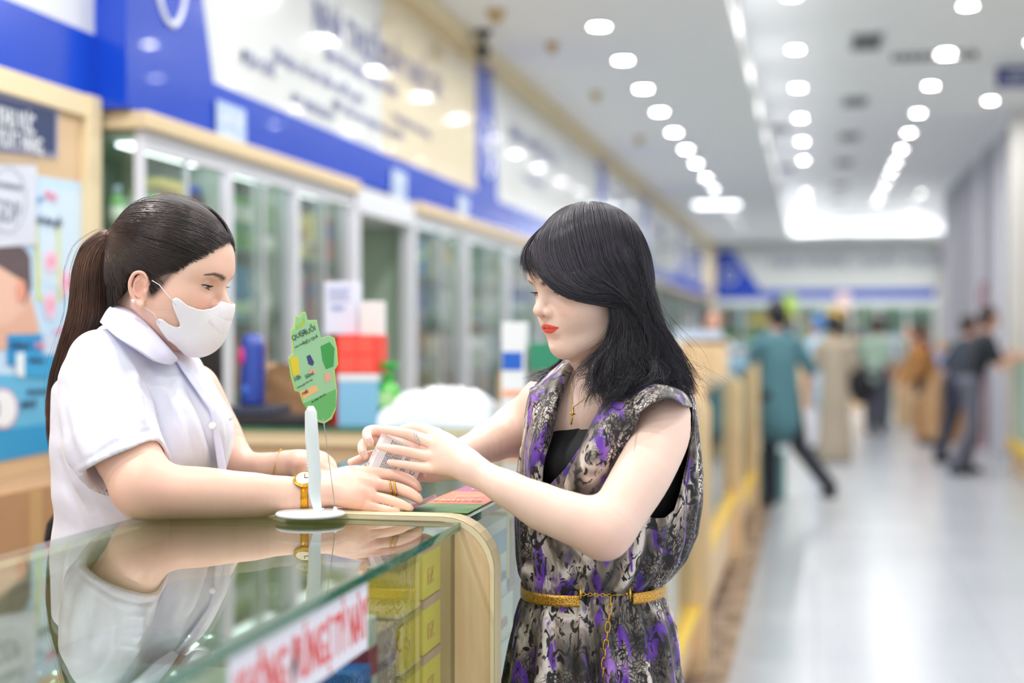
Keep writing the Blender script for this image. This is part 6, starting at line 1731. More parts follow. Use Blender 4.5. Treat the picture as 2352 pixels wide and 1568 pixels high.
a = M(); a.tube([W(473, 885, 2.30), W(490, 910, 2.285), (W(505, 940, 2.29))], [.001, .0028, .001], mat('blue_stitch', '1f6fc8', .5), 6, flat=.4); tag(a.obj('emblem', wk, smooth=True))
# --- trousers and shoes below the counter
FP = Field(); TR = mat('dark_trousers', '2b2f3a', .8)
gx0, gy0 = W(268, 1400, 2.34)[:2]
for s_ in (-1, 1):
    o_ = np.array([gx0, gy0, 0]) + s_ * .085 * np.array([cF[0], cF[1], 0])
    FP.cap([o_ + (0, 0, .92), o_ + (.01, 0, .5), o_ + (-.01, 0, .1)], [.10, .068, .062], k=.04)
lo, hi = bbox([(gx0 - .2, gy0 - .3, .05), (gx0 + .2, gy0 + .3, 1.05)], 0); V, Q = FP.mesh(lo, hi, .012); npmesh('trousers', V, Q, TR, wk)
for s_ in (-1, 1):
    o_ = np.array([gx0, gy0, 0]) + s_ * .085 * np.array([cF[0], cF[1], 0])
    FS = Field(); FS.cap([o_ + (-.03, 0, .045), o_ + (.05, 0, .04), o_ + (.14, 0, .03)], [.042, .038, .03], k=.01); FS.cap([o_ + (-.01, 0, .1), o_ + (-.01, 0, .05)], [.045, .042], k=.02)
    V, Q = FS.mesh(o_ + (-.1, -.08, -.02), o_ + (.2, .08, .16), .008); V[:, 2] = np.maximum(V[:, 2], .002); npmesh('shoe', V, Q, mat('black_shoe', '17181c', .35), wk)
# ================================================================== the customer
cu = empty('person', W(1390, 1300, 2.2) * np.array([1, 1, 0]), 'woman with wavy black hair in a sleeveless patterned dress, holding a white box', 'person')
hc = head_frame(1369, 657, 2.2, 30, -1, 14, 1.0)
FCs = Field()
head_field(FCs, hc, eye_open=.28)
# neck, chest, shoulders
pts(FCs, [(1392, 745, 2.21, 72), (1400, 830, 2.22, 70), (1408, 900, 2.225, 80)], k=.03)
FCs.cap([W(1255, 930, 2.31), W(1330, 905, 2.26), W(1420, 895, 2.22), W(1505, 948, 2.15)], [R_(56, 2.3), R_(66, 2.26), R_(74, 2.2), R_(56, 2.14)], k=.04)
pts(FCs, [(1350, 960, 2.23, 110), (1370, 1060, 2.24, 125), (1380, 1180, 2.24, 120)], k=.04)
# near arm
pts(FCs, [(1526, 956, 2.125, 60), (1516, 1005, 2.095, 66), (1478, 1085, 2.05, 67), (1420, 1180, 2.01, 63), (1388, 1222, 1.995, 58)], k=.025)
pts(FCs, [(1386, 1220, 1.995, 58), (1330, 1196, 2.0, 60), (1255, 1168, 2.015, 55), (1180, 1130, 2.03, 44), (1120, 1098, 2.065, 35), (1085, 1078, 2.08, 33)], k=.022)
# near hand: back of the hand to the lens
pts(FCs, [(1085, 1078, 2.080, 33), (1062, 1062, 2.096, 35), (1045, 1050, 2.110, 32)], k=.012)
for x0, y0, d0, r0 in ((1003, 998, 2.161, 16), (1000, 1022, 2.144, 16), (999, 1050, 2.135, 15), (1002, 1076, 2.130, 14)):
    pts(FCs, [(1075, 1070 + (y0 - 1050) * .2, 2.088 + (d0 - 2.145) * .3, 25), (1040, 1050 + (y0 - 1040) * .62, 2.105 + (d0 - 2.145) * .6, 21), (x0, y0, d0, r0)], k=.010, sub=4)
finger(FCs, [(1003, 998, 2.161, 15.5), (968, 984, 2.187, 14), (935, 985, 2.200, 13), (908, 996, 2.210, 10), (895, 1004, 2.215, 8)], k=.003)
finger(FCs, [(1000, 1020, 2.144, 15.5), (960, 1005, 2.158, 14.5), (922, 993, 2.161, 12.5), (890, 987, 2.167, 10.5), (872, 985, 2.171, 8)], k=.003)
finger(FCs, [(999, 1049, 2.135, 14.5), (960, 1043, 2.145, 13), (920, 1034, 2.146, 11.5), (888, 1028, 2.151, 9.5), (872, 1026, 2.155, 7.5)], k=.003)
finger(FCs, [(1002, 1076, 2.130, 14), (965, 1073, 2.137, 12), (930, 1067, 2.139, 10), (906, 1063, 2.145, 8.5), (895, 1061, 2.148, 7)], k=.003)
finger(FCs, [(1060, 1075, 2.118, 26), (1010, 1088, 2.158, 18), (975, 1092, 2.200, 14), (950, 1082, 2.215, 12), (930, 1070, 2.225, 9)], k=.012)
# far arm
pts(FCs, [(1258, 930, 2.31, 62), (1225, 962, 2.33, 62), (1195, 985, 2.34, 58)], k=.02)
pts(FCs, [(1195, 985, 2.34, 58), (1140, 1008, 2.30, 50), (1085, 1032, 2.255, 38), (1040, 1052, 2.22, 31)], k=.02)
pts(FCs, [(1040, 1052, 2.22, 31), (1000, 1062, 2.205, 33), (955, 1065, 2.20, 30)], k=.012)
for x0, y0, d0 in ((895, 1000, 2.220), (880, 1020, 2.225), (872, 1042, 2.230), (878, 1062, 2.230)):
    pts(FCs, [(985, 1058 + (y0 - 1040) * .3, 2.21, 22), (930, 1045 + (y0 - 1045) * .7, 2.205, 17), (x0, y0, d0, 13)], k=.010, sub=4)
finger(FCs, [(895, 998, 2.220, 13), (868, 988, 2.210, 12.5), (846, 990, 2.193, 12), (843, 1003, 2.178, 11), (851, 1017, 2.167, 8.5)], k=.003)
finger(FCs, [(880, 1018, 2.225, 12.5), (852, 1010, 2.213, 12), (834, 1020, 2.193, 11.5), (832, 1034, 2.178, 10.5), (838, 1047, 2.169, 8)], k=.003)
finger(FCs, [(872, 1042, 2.230, 12), (848, 1046, 2.215, 11.5), (825, 1055, 2.200, 10.5), (806, 1061, 2.190, 8.5)], k=.003)
finger(FCs, [(878, 1062, 2.230, 11.5), (850, 1070, 2.220, 10), (830, 1078, 2.210, 8.5)], k=.003)
pl, ph_ = bbox([hc.wor((f, l, u)) for f in (-.11, .125) for l in (-.09, .09) for u in (-.11, .135)], .002)
kl, kh = bbox([W(790, 960, 2.03), W(1100, 1125, 2.03), W(790, 960, 2.24), W(1100, 1125, 2.24)], .002)
dl, dh = bbox([W(1040, 1000, 1.94), W(1620, 1300, 1.94), W(1040, 880, 2.40), W(1620, 880, 2.1)], .004)
el, eh = bbox([W(1180, 780, 2.0), W(1620, 1300, 1.95), W(1180, 780, 2.42), W(1620, 1250, 2.42)], .01)
def tone_c(V):
    col = face_tone(V, hc, 'f3d3c2', lips='ee4a3c', brows='3a2c30', blush='e8a090', blush_w=.25)
    for (a_, b_, c_, s_, w_) in ((1390, 1270, 1.96, .05, .2), (1003, 998, 2.085, .012, .25), (1000, 1022, 2.067, .011, .22), (999, 1050, 2.058, .011, .22), (868, 984, 2.09, .009, .45), (868, 1026, 2.075, .009, .45), (893, 1061, 2.07, .009, .45), (838, 1050, 2.13, .010, .5), (803, 1061, 2.15, .011, .6), (853, 1020, 2.13, .008, .3)):
        q = W(a_, b_, c_); w = np.exp(-((V - q) ** 2).sum(1) / s_ ** 2) * w_; col = blendc(col, 'e0897a', w)
    return col
zb_ = W(1380, 1000, 2.2)[2]
pl2, ph2 = bbox([hc.wor((f, l, u)) for f in (-.11, .125) for l in (-.09, .09) for u in (-.11, .135)], .002); pl2[2] = hc.wor((0, 0, -.105))[2]
cbl, cbh = bbox([W(1282, 1000, 2.05), W(1462, 1000, 2.05), W(1282, 1000, 2.34), W(1462, 780, 2.34)], 0)
cbh[2] = pl2[2] + .01
bl_, bh_ = bbox([W(790, 960, 1.94), W(1620, 1300, 1.94), W(790, 960, 2.42), W(1620, 870, 2.42)], .0)
build_skin(FCs, [(pl2, ph2, .0013), (cbl, cbh, .0013), (bl_, bh_, .0018)], 'body', cu, tone_c)
for s_ in (1, -1):
    ball_eye('eyeball', hc, s_ * .0315, (.80, 0, -.60), cu); lashes(hc, s_, cu, .28, .0085); lidline(hc, s_, cu, .28); brow(hc, s_, cu)
nails(FCs, [(851, 1017, 2.167, 847, 1005, 9, -cF - .1 * cR), (836, 1046, 2.169, 833, 1034, 8.5, -cF - .1 * cR)], cu)
ring(FCs, 958, 1006, 2.157, (1, -.35), 16.6, 2.0, SILV, 'ring', cu, (1.9, 3.4, STONE))
ring(FCs, 836, 1013, 2.203, (.5, 1), 12.5, 1.6, GOLD, 'ring', cu)
# necklace with a small cross
a = M(); a.tube([W(1320, 850, 2.16), W(1312, 890, 2.145), W(1314, 925, 2.13), W(1317, 935, 2.128), W(1340, 918, 2.118), W(1362, 902, 2.11), W(1385, 880, 2.11)], .0006, GOLD, 5); a.obj('necklace', cu, smooth=True)
a = M(); a.tube([W(1317, 936, 2.126), W(1312, 975, 2.122)], .0014, GOLD, 6); a.tube([W(1309, 948, 2.124), W(1321, 951, 2.122)], .0013, GOLD, 6); a.ball(W(1315, 950, 2.122), .0024, GOLD, 8, 6); a.obj('pendant', cu, smooth=True)

# --- patterned cloth
def pattern_mat(name, dark=0.0):
    m, nt, bs = new_mat(name); L = nt.links.new
    tc = N(nt, 'ShaderNodeTexCoord'); mp = N(nt, 'ShaderNodeMapping'); mp.inputs['Scale'].default_value = (1.0, 1.0, .62); L(tc.outputs['Object'], mp.inputs[0])
    def noise(sc, det=4, dis=0.0, off=0):
        n = N(nt, 'ShaderNodeTexNoise'); n.inputs['Scale'].default_value = sc; n.inputs['Detail'].default_value = det; n.inputs['Distortion'].default_value = dis
        if off:
            a_ = N(nt, 'ShaderNodeVectorMath', operation='ADD'); a_.inputs[1].default_value = (off, off * .7, off * 1.3); L(mp.outputs[0], a_.inputs[0]); L(a_.outputs[0], n.inputs['Vector'])
        else: L(mp.outputs[0], n.inputs['Vector'])
        return n
    big = noise(19, 3, .8); base = ramp(nt, [(.34, '231f22'), (.44, '635a54'), (.53, '94887e'), (.60, 'd9cec4'), (.71, 'eee6de')]); L(big.outputs['Fac'], base.inputs[0])
    # scaly skin-print cells
    wv = noise(22, 2, 0, 3); mixv = N(nt, 'ShaderNodeVectorMath', operation='MULTIPLY_ADD'); mixv.inputs[1].default_value = (.05, .05, .05); L(wv.outputs['Color'], mixv.inputs[0]); L(mp.outputs[0], mixv.inputs[2])
    vo = N(nt, 'ShaderNodeTexVoronoi'); vo.feature = 'DISTANCE_TO_EDGE'; vo.inputs['Scale'].default_value = 195; L(mixv.outputs[0], vo.inputs['Vector'])
    cell = ramp(nt, [(.06, 'ffffff'), (.16, '000000')]); L(vo.outputs['Distance'], cell.inputs[0])
    cm = noise(9, 2, .4, 7); cmr = ramp(nt, [(.47, '000000'), (.55, 'ffffff')]); L(cm.outputs['Fac'], cmr.inputs[0])
    k1 = N(nt, 'ShaderNodeMath', operation='MULTIPLY'); L(cell.outputs[0], k1.inputs[0]); L(cmr.outputs[0], k1.inputs[1])
    mx1 = N(nt, 'ShaderNodeMixRGB'); mx1.inputs['Color2'].default_value = (*lin('1b191c'), 1); L(k1.outputs[0], mx1.inputs['Fac']); L(base.outputs[0], mx1.inputs['Color1'])
    # brushy black blotches
    bln = noise(62, 5, 1.5, 11); blr = ramp(nt, [(.545, '000000'), (.575, 'ffffff')]); L(bln.outputs['Fac'], blr.inputs[0])
    mx2 = N(nt, 'ShaderNodeMixRGB'); mx2.inputs['Color2'].default_value = (*lin('171519'), 1); L(blr.outputs[0], mx2.inputs['Fac']); L(mx1.outputs[0], mx2.inputs['Color1'])  # relinked below, under the black strokes
    # purple strokes, drawn out along the height
    mp2 = N(nt, 'ShaderNodeMapping'); mp2.inputs['Scale'].default_value = (1.3, 1.3, .42); L(tc.outputs['Object'], mp2.inputs[0])
    pu = N(nt, 'ShaderNodeTexNoise'); pu.inputs['Scale'].default_value = 24; pu.inputs['Detail'].default_value = 6; pu.inputs['Distortion'].default_value = .7; L(mp2.outputs[0], pu.inputs['Vector'])
    pr = ramp(nt, [(.535, '000000'), (.60, 'ffffff')]); L(pu.outputs['Fac'], pr.inputs[0])
    pc = ramp(nt, [(.38, '3d2080'), (.55, '6c36b0'), (.7, 'a070c4')]); L(wv.outputs['Fac'], pc.inputs[0])
    mx3 = N(nt, 'ShaderNodeMixRGB'); L(pr.outputs[0], mx3.inputs['Fac']); L(mx1.outputs[0], mx3.inputs['Color1']); L(mx3.outputs[0], mx2.inputs['Color1']); L(pc.outputs[0], mx3.inputs['Color2'])
    L(mx2.outputs[0], bs.inputs['Base Color'])
    bs.inputs['Roughness'].default_value = .5; bs.inputs['Sheen Weight'].default_value = .15
    fine = N(nt, 'ShaderNodeTexNoise'); fine.inputs['Scale'].default_value = 240; mp3 = N(nt, 'ShaderNodeMapping'); mp3.inputs['Scale'].default_value = (1, 1, .08); L(tc.outputs['Object'], mp3.inputs[0]); L(mp3.outputs[0], fine.inputs['Vector'])
    bu = N(nt, 'ShaderNodeBump'); bu.inputs['Strength'].default_value = .25; bu.inputs['Distance'].default_value = .001; L(fine.outputs['Fac'], bu.inputs['Height']); L(bu.outputs[0], bs.inputs['Normal'])
    return m
PRINT = pattern_mat('patterned_chiffon')
BLACKC = mat('black_camisole', '121214', .7)
# black camisole under the dress
FB = Field()
pts(FB, [(1372, 1010, 2.235, 116), (1385, 1080, 2.235, 138), (1388, 1180, 2.24, 130), (1380, 1330, 2.24, 120)], k=.03, flat=(cF, 1.0))
pts(FB, [(1300, 1060, 2.18, 60), (1420, 1060, 2.14, 60)], k=.04)
pts(FB, [(1500, 1030, 2.17, 36), (1505, 1120, 2.18, 60), (1490, 1200, 2.2, 60)], k=.04)
lo, hi = bbox([W(1200, 850, 2.0), W(1620, 1400, 2.0), W(1200, 850, 2.45), W(1620, 1400, 2.45)], .01)
V, Q = FB.mesh(lo, hi, .004 * QH); x_, y_ = topx(V)
top = np.interp(x_, [1220, 1262, 1300, 1340, 1420, 1500, 1600], [955, 978, 978, 985, 960, 990, 1010])
Q = Q[(y_[Q] > top[Q]).all(1)]; npmesh('camisole', V, Q, BLACKC, cu)

# dress: horizontal sections  (py, px left, px right, half depth m, depth of centre, fold height, fold count)
SEC = [(868, 1310, 1470, .050, 2.23, 0, 0), (884, 1228, 1560, .075, 2.225, .001, 0), (905, 1206, 1588, .095, 2.225, .002, 0), (950, 1204, 1597, .115, 2.225, .003, 0), (1010, 1202, 1602, .125, 2.225, .004, 0), (1080, 1194, 1607, .130, 2.225, .005, 0), (1150, 1189, 1606, .130, 2.225, .006, 0),
       (1220, 1192, 1595, .128, 2.225, .007, 0), (1280, 1196, 1570, .125, 2.225, .008, 0), (1320, 1200, 1536, .118, 2.225, .007, 0), (1338, 1205, 1517, .108, 2.225, .0015, 0), (1366, 1205, 1515, .107, 2.225, .0015, 0), (1380, 1200, 1524, .112, 2.225, .006, 0), (1420, 1190, 1541, .120, 2.225, .009, 0), (1480, 1181, 1552, .130, 2.225, .011, 0), (1568, 1172, 1560, .145, 2.225, .013, 0), (1800, 1160, 1590, .17, 2.225, .018, 0), (2300, 1130, 1640, .20, 2.225, .024, 0), (2700, 1120, 1650, .21, 2.225, .026, 0)]
NA, NM = 560, 230
sy = np.array([s_[0] for s_ in SEC], float)
mm = np.concatenate([np.linspace(868, 1568, 280), np.linspace(1572, 2700, 50)])
def ci(col): 
    return np.interp(mm, sy, [s_[col] for s_ in SEC])
def sm(a_, n=5):
    k = np.ones(n) / n; b = np.pad(a_, n // 2, 'edge'); return np.convolve(b, k, 'valid')
xl, xr_, hd, cd, fa = [sm(ci(i), 7) for i in (1, 2, 3, 4, 5)]
th_ = np.linspace(0, 2 * np.pi, NA, endpoint=False)
rq = np.random.RandomState(4)
FR = [(rq.randint(9, 34), rq.rand() * 6.28, .4 + rq.rand(), rq.randn() * .8) for _ in range(7)]
G = np.zeros((len(mm), NA, 3))
for i, y in enumerate(mm):
    d = cd[i]; cx = (xl[i] + xr_[i]) / 2; c = W(cx, y, d); hwd = (xr_[i] - xl[i]) / 2 * d / FPX
    q = 2.5; ct, st = np.cos(th_), np.sin(th_)
    rr_ = (np.abs(ct) ** q + np.abs(st) ** q) ** (-1 / q)
    f_ = np.zeros(NA)
    for n_f, ph0, am, dr in FR:
        f_ += am * np.sin(n_f * th_ + ph0 + dr * (y - 1350) / 90 + .5 * np.sin(3 * th_ + y / 70))
    f_ = np.sign(f_) * np.abs(f_) ** .8 / 3.2 * fa[i]
    gath = math.exp(-((y - 1350) / 42) ** 2); f_ += .0014 * gath * np.sin(74 * th_ + 2 * np.sin(5 * th_))
    pl_ = (rr_ * 1)
    G[i] = c + (ct * (hwd * pl_ + f_))[:, None] * cR + (-st * (hd[i] * pl_ + f_))[:, None] * cF
x_, y_ = topx(G.reshape(-1, 3)); x_ = x_.reshape(G.shape[:2]); y_ = y_.reshape(G.shape[:2])
near = np.broadcast_to(np.sin(th_) > .0, x_.shape)
ARM = [(1452, 940), (1490, 905), (1540, 892), (1578, 896), (1592, 925), (1590, 980), (1578, 1060), (1562, 1130), (1548, 1172), (1528, 1189), (1500, 1190), (1470, 1178), (1440, 1140), (1425, 1060), (1430, 990)]
VEE = [(1302, 800), (1460, 800), (1440, 880), (1395, 930), (1350, 1000), (1300, 1075), (1262, 1115), (1245, 1110), (1240, 1060), (1262, 960), (1290, 890)]
CH_ = [(1150, 850), (1222, 868), (1214, 940), (1210, 1010), (1190, 1040), (1150, 1050)]
kill = (near & (inpoly(x_, y_, ARM) | inpoly(x_, y_, VEE)))
# far arm hole
farh = (~near) | True
kill |= inpoly(x_, y_, CH_) & np.broadcast_to((np.cos(th_) < -.1) & (np.sin(th_) < .55), x_.shape)
def dgrid(a, P, kill, m):
    A_, B_ = P.shape[:2]; fs = []
    for i in range(A_ - 1):
        for j in range(B_):
            j2 = (j + 1) % B_
            if kill[i, j] and kill[i, j2] and kill[i + 1, j] and kill[i + 1, j2]: continue
            fs.append((i * B_ + j, (i + 1) * B_ + j, (i + 1) * B_ + j2, i * B_ + j2))
    a.add(P.reshape(-1, 3), fs, m)
Gf = G.reshape(-1, 3).copy(); xf, yf = x_.ravel(), y_.ravel(); nf = near.ravel()
for poly in (ARM, VEE):
    d_, qx, qy = polynear(xf, yf, poly); m_ = nf & inpoly(xf, yf, poly) & (d_ < 7)
    dep = (Gf - C0) @ cF; Gf[m_] += ((qx - xf)[:, None] * cR - (qy - yf)[:, None] * cU)[m_] * (dep[m_] / FPX)[:, None]
a = M(); dgrid(a, Gf.reshape(G.shape), kill, PRINT); dress = a.obj('dress', cu, smooth=True, solid=.0016)
def dsurf(px, py, off=.0):
    """point on the dress front under pixel"""
    i = int(np.argmin(np.abs(mm - py))); row = np.where(np.sin(th_) > 0, np.abs(x_[i] - px), 1e9); j = int(np.argmin(row)); p = G[i, j]
    n = p - W((xl[i] + xr_[i]) / 2, mm[i], cd[i]); n /= np.linalg.norm(n); return p + n * off
# armhole binding
a = M(); AR2 = ARM + [ARM[0]]
ap, _ = spline(np.array([(p[0], p[1], 0) for p in ARM[3:12]], float), np.ones(9), 4)
a.tube([dsurf(p[0], p[1], .002) for p in ap], .0022, PRINT, 6); a.obj('armhole_edge', dress, smooth=True)
# shoulder cap over the near shoulder, draped lapels
strip([[(1420, 850, 2.20), (1395, 905, 2.115), (1362, 965, 2.085), (1330, 1035, 2.07), (1300, 1100, 2.08), (1290, 1150, 2.10)],
       [(1455, 862, 2.17), (1425, 915, 2.085), (1392, 975, 2.055), (1352, 1050, 2.045), (1330, 1110, 2.06), (1310, 1160, 2.095)],
       [(1485, 872, 2.14), (1455, 930, 2.065), (1425, 1000, 2.06), (1385, 1075, 2.055), (1360, 1130, 2.075), (1335, 1170, 2.10)],
       [(1505, 880, 2.12), (1475, 940, 2.055), (1445, 1010, 2.065), (1405, 1085, 2.085), (1378, 1140, 2.10), (1350, 1180, 2.11)]], PRINT, 'lapel', dress, .0014)
strip([[(1330, 822, 2.22), (1305, 870, 2.17), (1285, 930, 2.15), (1268, 1000, 2.135), (1250, 1060, 2.13), (1245, 1120, 2.13)],
       [(1310, 815, 2.24), (1280, 865, 2.17), (1258, 930, 2.14), (1240, 1000, 2.12), (1228, 1060, 2.12), (1232, 1120, 2.125)],
       [(1285, 835, 2.27), (1248, 880, 2.20), (1228, 940, 2.17), (1216, 1010, 2.15), (1212, 1070, 2.14), (1218, 1120, 2.14)],
       [(1250, 862, 2.31), (1218, 900, 2.26), (1206, 950, 2.24), (1200, 1010, 2.22), (1198, 1070, 2.2), (1204, 1120, 2.19)]], PRINT, 'lapel', dress, .0014)
strip([[(1440, 868, 2.23), (1480, 872, 2.20), (1530, 884, 2.16), (1572, 900, 2.13), (1590, 930, 2.13)],
       [(1442, 890, 2.13), (1480, 880, 2.10), (1525, 886, 2.085), (1565, 902, 2.09), (1588, 935, 2.11)],
       [(1446, 925, 2.075), (1470, 915, 2.058), (1505, 905, 2.048), (1545, 908, 2.055), (1578, 932, 2.075)],
       [(1452, 960, 2.055), (1470, 945, 2.045), (1500, 925, 2.040), (1540, 915, 2.046), (1572, 932, 2.066)]], PRINT, 'shoulder_cap', dress, .0014)
# --- gold belt: two woven bands joined by a chain
GB_ = None
def belt_mat():
    m, nt, bs = new_mat('woven_gold'); L = nt.links.new
    tc = N(nt, 'ShaderNodeTexCoord'); wv = N(nt, 'ShaderNodeTexVoronoi'); wv.inputs['Scale'].default_value = 520; mp = N(nt, 'ShaderNodeMapping'); mp.inputs['Scale'].default_value = (1, 1, 1.6); L(tc.outputs['Object'], mp.inputs[0]); L(mp.outputs[0], wv.inputs['Vector'])
    r = ramp(nt, [(.2, 'ffd77a'), (.6, 'b98228')]); L(wv.outputs['Distance'], r.inputs[0]); L(r.outputs[0], bs.inputs['Base Color'])
    bs.inputs['Metallic'].default_value = .85; bs.inputs['Roughness'].default_value = .32
    bu = N(nt, 'ShaderNodeBump'); bu.inputs['Strength'].default_value = .6; bu.inputs['Distance'].default_value = .001; bu.invert = True; L(wv.outputs['Distance'], bu.inputs['Height']); L(bu.outputs[0], bs.inputs['Normal']); return m
BELT = belt_mat()
belt = empty('belt', dsurf(1360, 1350, 0), 'x', 'x'); del belt['label']; del belt['category']; belt.parent = cu; belt.matrix_parent_inverse = Matrix.Translation(cu.location).inverted()
def beltband(j0, j1, tag_):
    P = []
    for j in range(j0, j1 + 1):
        jj = j % NA; ring_ = []
        for q_ in np.linspace(-1, 1, 5):
            t_ = th_[jj]; hwd = .1052; hdp = .113
            rr_ = (abs(math.cos(t_)) ** 2.5 + abs(math.sin(t_)) ** 2.5) ** (-1 / 2.5)
            c = W(1360.5 , 1348, 2.225); c = c + q_ * .0085 * cU - cU * .0035 * max(-1, math.cos(t_)) * -1
            ring_.append(c + math.cos(t_) * (hwd * rr_ + .0065) * cR - math.sin(t_) * (hdp * rr_ + .0065) * cF)
        P.append(ring_)
    a = M(); a.grid(np.array(P), BELT); return a.obj('band', belt, smooth=True, solid=.0018)
def jx(px):
    i = int(np.argmin(np.abs(mm - 1356))); row = np.where(np.sin(th_) > 0, np.abs(x_[i] - px), 1e9); return int(np.argmin(row))
jr, jl = jx(1447), jx(1333)
beltband(jl, jr + NA, 'x')
def bpt(px, py):
    u_ = (px - 1360.5) / 159; z_ = math.sqrt(max(.01, 1 - min(1, abs(u_)) ** 2.5)) 
    p = W(px, py, 2.225 - (.113 * (1 - abs(u_) ** 2.5) ** (1 / 2.5) + .012)); return p
def chain(p0, p1, n, r, wr, parent, flip=0):
    p0, p1 = np.array(p0), np.array(p1); d = (p1 - p0) / n
    for k in range(n):
        c = p0 + d * (k + .5); t = d / np.linalg.norm(d); s_ = np.cross(t, -cF) if k % 2 == flip else -cF; s_ = s_ - (s_ @ t) * t; s_ /= np.linalg.norm(s_)
        L_ = np.linalg.norm(d) * .68; a = M()
        a.tube([c + L_ * math.cos(q_) * t + r * math.sin(q_) * s_ for q_ in np.linspace(0, 6.283, 14, endpoint=False)], wr, GOLD, 6, closed=True); a.obj('chain_link', parent, smooth=True)
for px_ in (1333, 1447):
    a = M(); a.tube([bpt(px_, 1347 if px_ < 1400 else 1350), bpt(px_, 1377 if px_ < 1400 else 1377)], .0022, GOLD, 6); a.obj('clasp', belt, smooth=True)
chain(bpt(1337, 1364), bpt(1402, 1367), 9, .0022, .0006, belt)
a = M(); a.tube([bpt(1402, 1367), bpt(1436, 1365)], .0007, GOLD, 5); a.ball(bpt(1439, 1363), .0022, GOLD, 8, 6); a.obj('hook', belt, smooth=True)
chain(bpt(1403, 1368), dsurf(1382, 1505, .012), 9, .0036, .0008, belt, 1)
# --- legs and shoes
FL = Field(); gc = W(1380, 1400, 2.225)
for s_ in (-1, 1):
    o_ = np.array([gc[0], gc[1], 0]) + s_ * .075 * np.array([cF[0], cF[1], 0])
    FL.cap([o_ + (0, 0, .7), o_ + (0, 0, .46), o_ + (.01, 0, .32), o_ + (.01, 0, .09)], [.075, .055, .052, .036], k=.03); FL.cap([o_ + (.01, 0, .07), o_ + (-.10, 0, .04)], [.036, .03], k=.02)
lo, hi = bbox([gc + (-.25, -.25, 0)] + [gc + (.25, .25, 0)], 0); lo[2] = 0.01; hi[2] = .8
V, Q = FL.mesh(lo, hi, .01); npmesh('legs', V, Q, SKIN, cu, col=np.tile(np.array(lin('f0cdbb')), (len(V), 1)))
for s_ in (-1, 1):
    o_ = np.array([gc[0], gc[1], 0]) + s_ * .075 * np.array([cF[0], cF[1], 0]); a = M()
    a.prism([(-.15, 0), (.05, 0), (.05, .03), (.03, .06), (-.06, .045), (-.15, .02)], .075 * np.array([cF[0], cF[1], 0]), mat('black_shoe', '17181c', .35), o_ - .0375 * np.array([cF[0], cF[1], 0]) + (0, 0, .001), (1, 0, 0), (0, 0, 1)); a.obj('shoe', cu, bevel=.01)

# --- the white box in her hands
bxc = [W(889, 998, 2.185), W(990, 1046, 2.19), W(933, 1092, 2.18), W(838, 1080, 2.175)]
ux_ = bxc[1] - bxc[0]; ux_ /= np.linalg.norm(ux_); vy_ = bxc[3] - bxc[0]; vy_ -= (vy_ @ ux_) * ux_; vy_ /= np.linalg.norm(vy_); nz_ = np.cross(ux_, vy_); nz_ = nz_ if nz_ @ cF > 0 else -nz_
tb = empty('medicine_box', bxc[0], 'white medicine box with rows of small print, held by the dark haired woman', 'box')
o_ = W(889, 998, 2.175); wd_, ht_, dp_ = .070, .064, .022
def bp(u, v, w_=0): return o_ + ux_ * u * wd_ + vy_ * v * ht_ + nz_ * w_
a = M(); cs = [bp(0, 0), bp(1, 0), bp(1, 1), bp(0, 1), bp(0, 0, dp_), bp(1, 0, dp_), bp(1, 1, dp_), bp(0, 1, dp_)]
a.add(cs, [(0, 3, 2, 1), (4, 5, 6, 7), (0, 1, 5, 4), (1, 2, 6, 5), (2, 3, 7, 6), (3, 0, 4, 7)], mat('white_card', 'eceaec', .4)); a.obj('carton', tb, bevel=.0008)
a = M(); cs = [bp(-.115, 0, .004), bp(0, 0, 0), bp(0, 1, 0), bp(-.115, 1, .004)]; a.add(cs, [(0, 1, 2, 3)], mat('white_card2', 'f6eef0', .4)); a.obj('flap', tb, solid=.0006)
PK = mat('plum_print', '7a4c5c', .5); GK = mat('grey_print', '77727c', .5)
rr2 = random.Random(5); a = M()
for ln_ in range(15):
    u0 = .16 + ln_ * .036; v = .06 + .02 * (ln_ % 2)
    if 9 < ln_ < 12: continue
    while v < .86 - .25 * (ln_ > 11):
        l_ = .02 + .05 * rr2.random()
        cs = [bp(u0, v, -.0002), bp(u0 + .018, v, -.0002), bp(u0 + .018, v + l_, -.0002), bp(u0, v + l_, -.0002)]; a.add(cs, [(0, 1, 2, 3)], GK); v += l_ + .012
o2 = a.obj('printed_text', tb); o2['kind'] = 'stuff'
text('lettering', 'XỊT MŨI', .0065, PK, bp(-.09, .9, .0025), -vy_, ux_ * 1 + 0 * vy_, tb, ext=.00005)
text('lettering', 'DƯỢC', .010, PK, bp(.80, .98, -.0004), -vy_, ux_, tb, ext=.00005)
# --- wavy shoulder length hair, parted at the top
FH2 = Field(); E = lambda *a, **k: FH2.ell(*a, fr=hc, **k)
E((.002, 0, .043), (.087, .079, .083), k=.002)
E((.034, 0, .046), (.071, .067, .062), k=.01)
E((-.026, 0, -.005), (.056, .072, .064), k=.03)
lo2, hi2 = pl - .03, ph_ + .03
G2 = FH2.ev(lo2, hi2, .0024 * QH); GA2 = (G2, lo2, .0024 * QH)
V, Q = nets(*GA2); x2, y2 = topx(V)
HP2 = [(1195, 560), (1212, 575), (1232, 612), (1262, 645), (1300, 672), (1345, 680), (1402, 668), (1410, 690), (1404, 740), (1390, 800), (1400, 900), (1700, 900), (1700, 300), (1100, 300), (1195, 500)]
pc = hc.loc(V)
front = (pc[:, 0] > -.02)
ok_ = np.where(pc[:, 1] * np.sign(hc.loc(C0[None])[0, 1]) > -.045, inpoly(x2, y2, HP2), pc[:, 2] > .05 - .6 * (pc[:, 0] < .03) )
V2 = V - vnorm(V, Q) * .003
